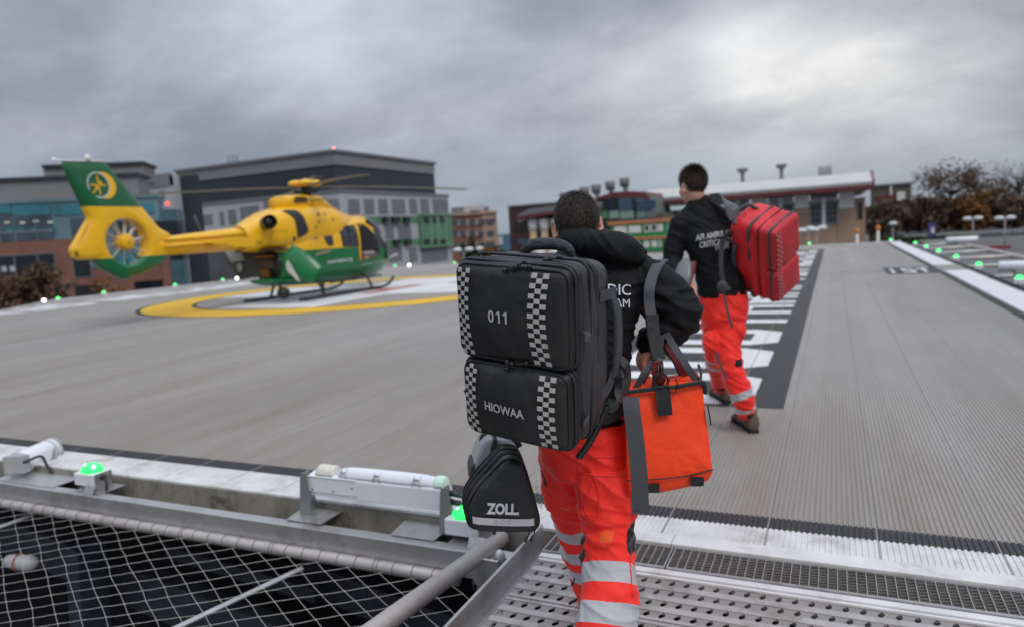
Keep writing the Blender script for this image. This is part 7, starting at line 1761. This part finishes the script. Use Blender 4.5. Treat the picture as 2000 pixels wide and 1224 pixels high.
# pocket flap, gusset and seams as raised cloth welts
M_HVS = mat('hi_vis_seam', (.74, .026, .018), .7)
for pts in ([(1138, 925), (1165, 929), (1195, 930), (1228, 927)], [(1161, 932), (1150, 958), (1141, 985), (1146, 1005), (1162, 1016), (1168, 1000), (1169, 965), (1162, 933)], [(1137, 890), (1170, 893), (1200, 892), (1222, 888)], [(1128, 880), (1128, 930), (1133, 980), (1140, 1015)], [(1230, 1090), (1233, 1130), (1235, 1165)]):
    g = G(); g.tube([on_tro(x, y, .0003) for x, y in [(p.x, p.y) for p in spl([Vector((a, b, 0)) for a, b in pts], 5)]], .0028, 6); g.build('seam', M_HVS, tro)
for a, b in (((1122, 1128), (1118, 1142)), ((1128, 1168), (1112, 1178))):
    g = G(); A_, B_ = U(*a, 2.55), U(*b, 2.53); g.tube([A_, B_], .003, 6); g.tube([B_-(B_-A_)*.4, B_], .0055, 6); g.build('zip_cord', M_PIPING, tro)
g = G(); g.strap([U(x, y, 2.285) for x, y in ((1178, 822), (1200, 812), (1222, 796))], VZ, .03, .006); g.build('belt', M_PIPING, tro)
boot(p1, Vector((RL_[-1].x+.02, RL_[-1].y-.06, -.028)), Vector((RL_[-1].x-.04, RL_[-1].y+.20, -.028))); boot(p1, Vector((LL_[-1].x+.02, LL_[-1].y-.06, -.028)), Vector((LL_[-1].x-.05, LL_[-1].y+.20, -.028)))

# =============================== farther walker
p2 = thing('person', (-.7, 5.0, 0), 'farther person in black top and red hi-vis trousers, carrying the red backpack', 'person')
tr, td, tu = frame(-14)
HC2 = U(1353, 364, 4.78); HF2 = frame(-52, -3, 3)
g = G(); Ph2 = head_shapes(g, HC2, HF2, 1.0)
g.limb([HC2-VZ*.05-HF2[1]*.025, U(1364, 392, 4.80), U(1368, 410, 4.80)], [.057, .060, .08], 18)
erings(g, [(U(1410, 590, 4.78), .13, .10), (U(1402, 530, 4.78), .125, .09), (U(1385, 460, 4.78), .15, .10), (U(1378, 420, 4.79), .15, .085)], tr, td)
LA2 = [U(1330, 436, 4.80), U(1318, 475, 4.82), U(1315, 513, 4.82), U(1328, 540, 4.72), U(1347, 556, 4.62)]
RA2 = [U(1424, 432, 4.86), U(1440, 470, 4.92), U(1448, 510, 4.95), U(1448, 490, 5.1), U(1445, 455, 5.2)]
g.limb(LA2, [.046, .042, .036, .032, .026], 12); g.limb(RA2, [.046, .042, .036, .032, .026], 12)
hand(g, LA2[-1], (U(1360, 575, 4.58)-LA2[-1]), (-XRv*.7+td*.3), 1.0, .9, 1); hand(g, RA2[-1], Vector((0, .3, .9)), -XRv, 1., 1.3, 1)
RL2 = [U(1430, 600, 4.78), U(1420, 665, 4.77), U(1432, 728, 4.74), U(1449, 770, 4.74), U(1456, 802, 4.79)]
LL2 = [U(1394, 600, 4.84), U(1396, 650, 4.92), U(1396, 690, 5.10), U(1402, 725, 5.36), U(1406, 752, 5.60)]
g.limb(RL2, [.08, .07, .052, .048, .038], 14); g.limb(LL2, [.08, .07, .052, .048, .038], 14)
blob('body', g, M_SKIN, p2, .0055, 2)
for s in (-1, 1): g = G(); g.ell(Ph2(s*.031, .084, .008), (.012, .012, .012), HF2); g.build('eye', M_EYE, p2)
make_hair(p2, HC2, HF2, M_HAIR2, 1.0, 7000, .024, 9, .8)
g = G(); g.ell(Ph2(0, .062, -.078), (.048, .042, .036), HF2, 16, 10); 
g = G()
erings(g, [(U(1411, 577, 4.78), .158, .125), (U(1408, 560, 4.78), .160, .125), (U(1402, 525, 4.78), .158, .12), (U(1388, 470, 4.78), .182, .125), (U(1380, 435, 4.79), .185, .11), (U(1374, 410, 4.80), .15, .09), (U(1368, 395, 4.80), .085, .078), (U(1363, 385, 4.80), .072, .07)], tr, td)
g.limb(LA2[:4]+[U(1340, 551, 4.66)], [.073, .070, .066, .060, .042], 18); g.limb(RA2, [.073, .068, .062, .055, .042], 18)
jk2 = blob('softshell_top', g, M_JACK, p2, .008, 4, cloth_disp(8.1, .009, f=5.5))
_bv3 = BVHTree.FromPolygons([v.co for v in jk2.data.vertices], [tuple(p.vertices) for p in jk2.data.polygons])
M_PR2 = mat('printed_grey', (.42, .42, .44), .5)
for st, x, y, al in (('AIR AMBULANCE', 1359, 465, 1), ('CRITICAL CARE', 1366, 479, 1), ('TEAM', 1395, 484, 1)):
    cloth_text(_bv3, st, x, y, 11.0, M_PR2, jk2, .70, -.17, .03, start=3.5, align=al)
g = G()
erings(g, [(U(1411, 568, 4.78), .150, .118), (U(1412, 590, 4.78), .160, .125), (U(1413, 620, 4.79), .155, .12), (U(1413, 640, 4.80), .11, .09)], tr, td)
g.limb(RL2, [.105, .098, .080, .078, .068], 20); g.limb(LL2, [.098, .09, .074, .070, .068], 20)
g.ell(U(1388, 668, 4.72), (.05, .05, .09), (tr, td, VZ), 14, 10); g.ell(U(1443, 645, 4.72), (.05, .05, .08), (tr, td, VZ), 14, 10)
a3 = slen(RL2, 2); b3 = slen(LL2, 2)
tz2 = zone_post([(RL2, [(slen(RL2, 3)-.005, .026), (slen(RL2, 3)+.088, .024)]), (LL2, [(b3+.03, .022), (b3+.14, .022)])], [(off_pt(1443, 708, 4.68), (.02, .05, .025), 1.), (off_pt(1472, 812, 4.74), (.04, .06, .018), 1.), (off_pt(1425, 760, 5.5), (.09, .09, .014), 1.)], [((9, 9, 9), (1, 1, 1), .01)])
tro2 = blob('trousers', g, M_HV, p2, .008, 3, cloth_disp(3.3, .012, f=5.5), tz2)
h_ = onz(1470, 843, 0.0); t_ = onz(1434, 817, 0.0); d = (t_-h_).normalized(); boot(p2, h_-d*.02, h_+d*.31, k=1.12)
h_ = onz(1420, 787, .0); t_ = onz(1368, 752, .0); d = (t_-h_).normalized(); boot(p2, h_, h_+d*.32, k=1.15)
# pouch under the farther walker's arm
mp_ = thing('document_case', U(1338, 560, 4.6), 'grey and red clamshell case held under the farther walker\'s left arm', 'case')
g = G(); rs = []
for f_, w, t in ((0, .02, .02), (.15, .05, .03), (.5, .07, .038), (.85, .06, .034), (1, .025, .02)):
    c = U(1340, 505, 4.62)*(1-f_)+U(1328, 568, 4.56)*f_; rs.append([c+(XRv*.5-td*.6).normalized()*w*math.cos(a)+(XRv*.7+td*.5).normalized()*t*math.sin(a) for a in np.linspace(0, 6.283, 16, endpoint=False)])
g.rings(rs, True); g.build('shell', mat('case_grey', (.16, .165, .17), .35, 0, .15, 12), mp_)
g = G(); g.strap(spl([U(1352, 512, 4.60), U(1348, 535, 4.58), U(1338, 565, 4.56)], 4), (XRv*.6-td*.5), .05, .02); g.build('red_edge', mat('case_red', (.22, .05, .05), .5), mp_)
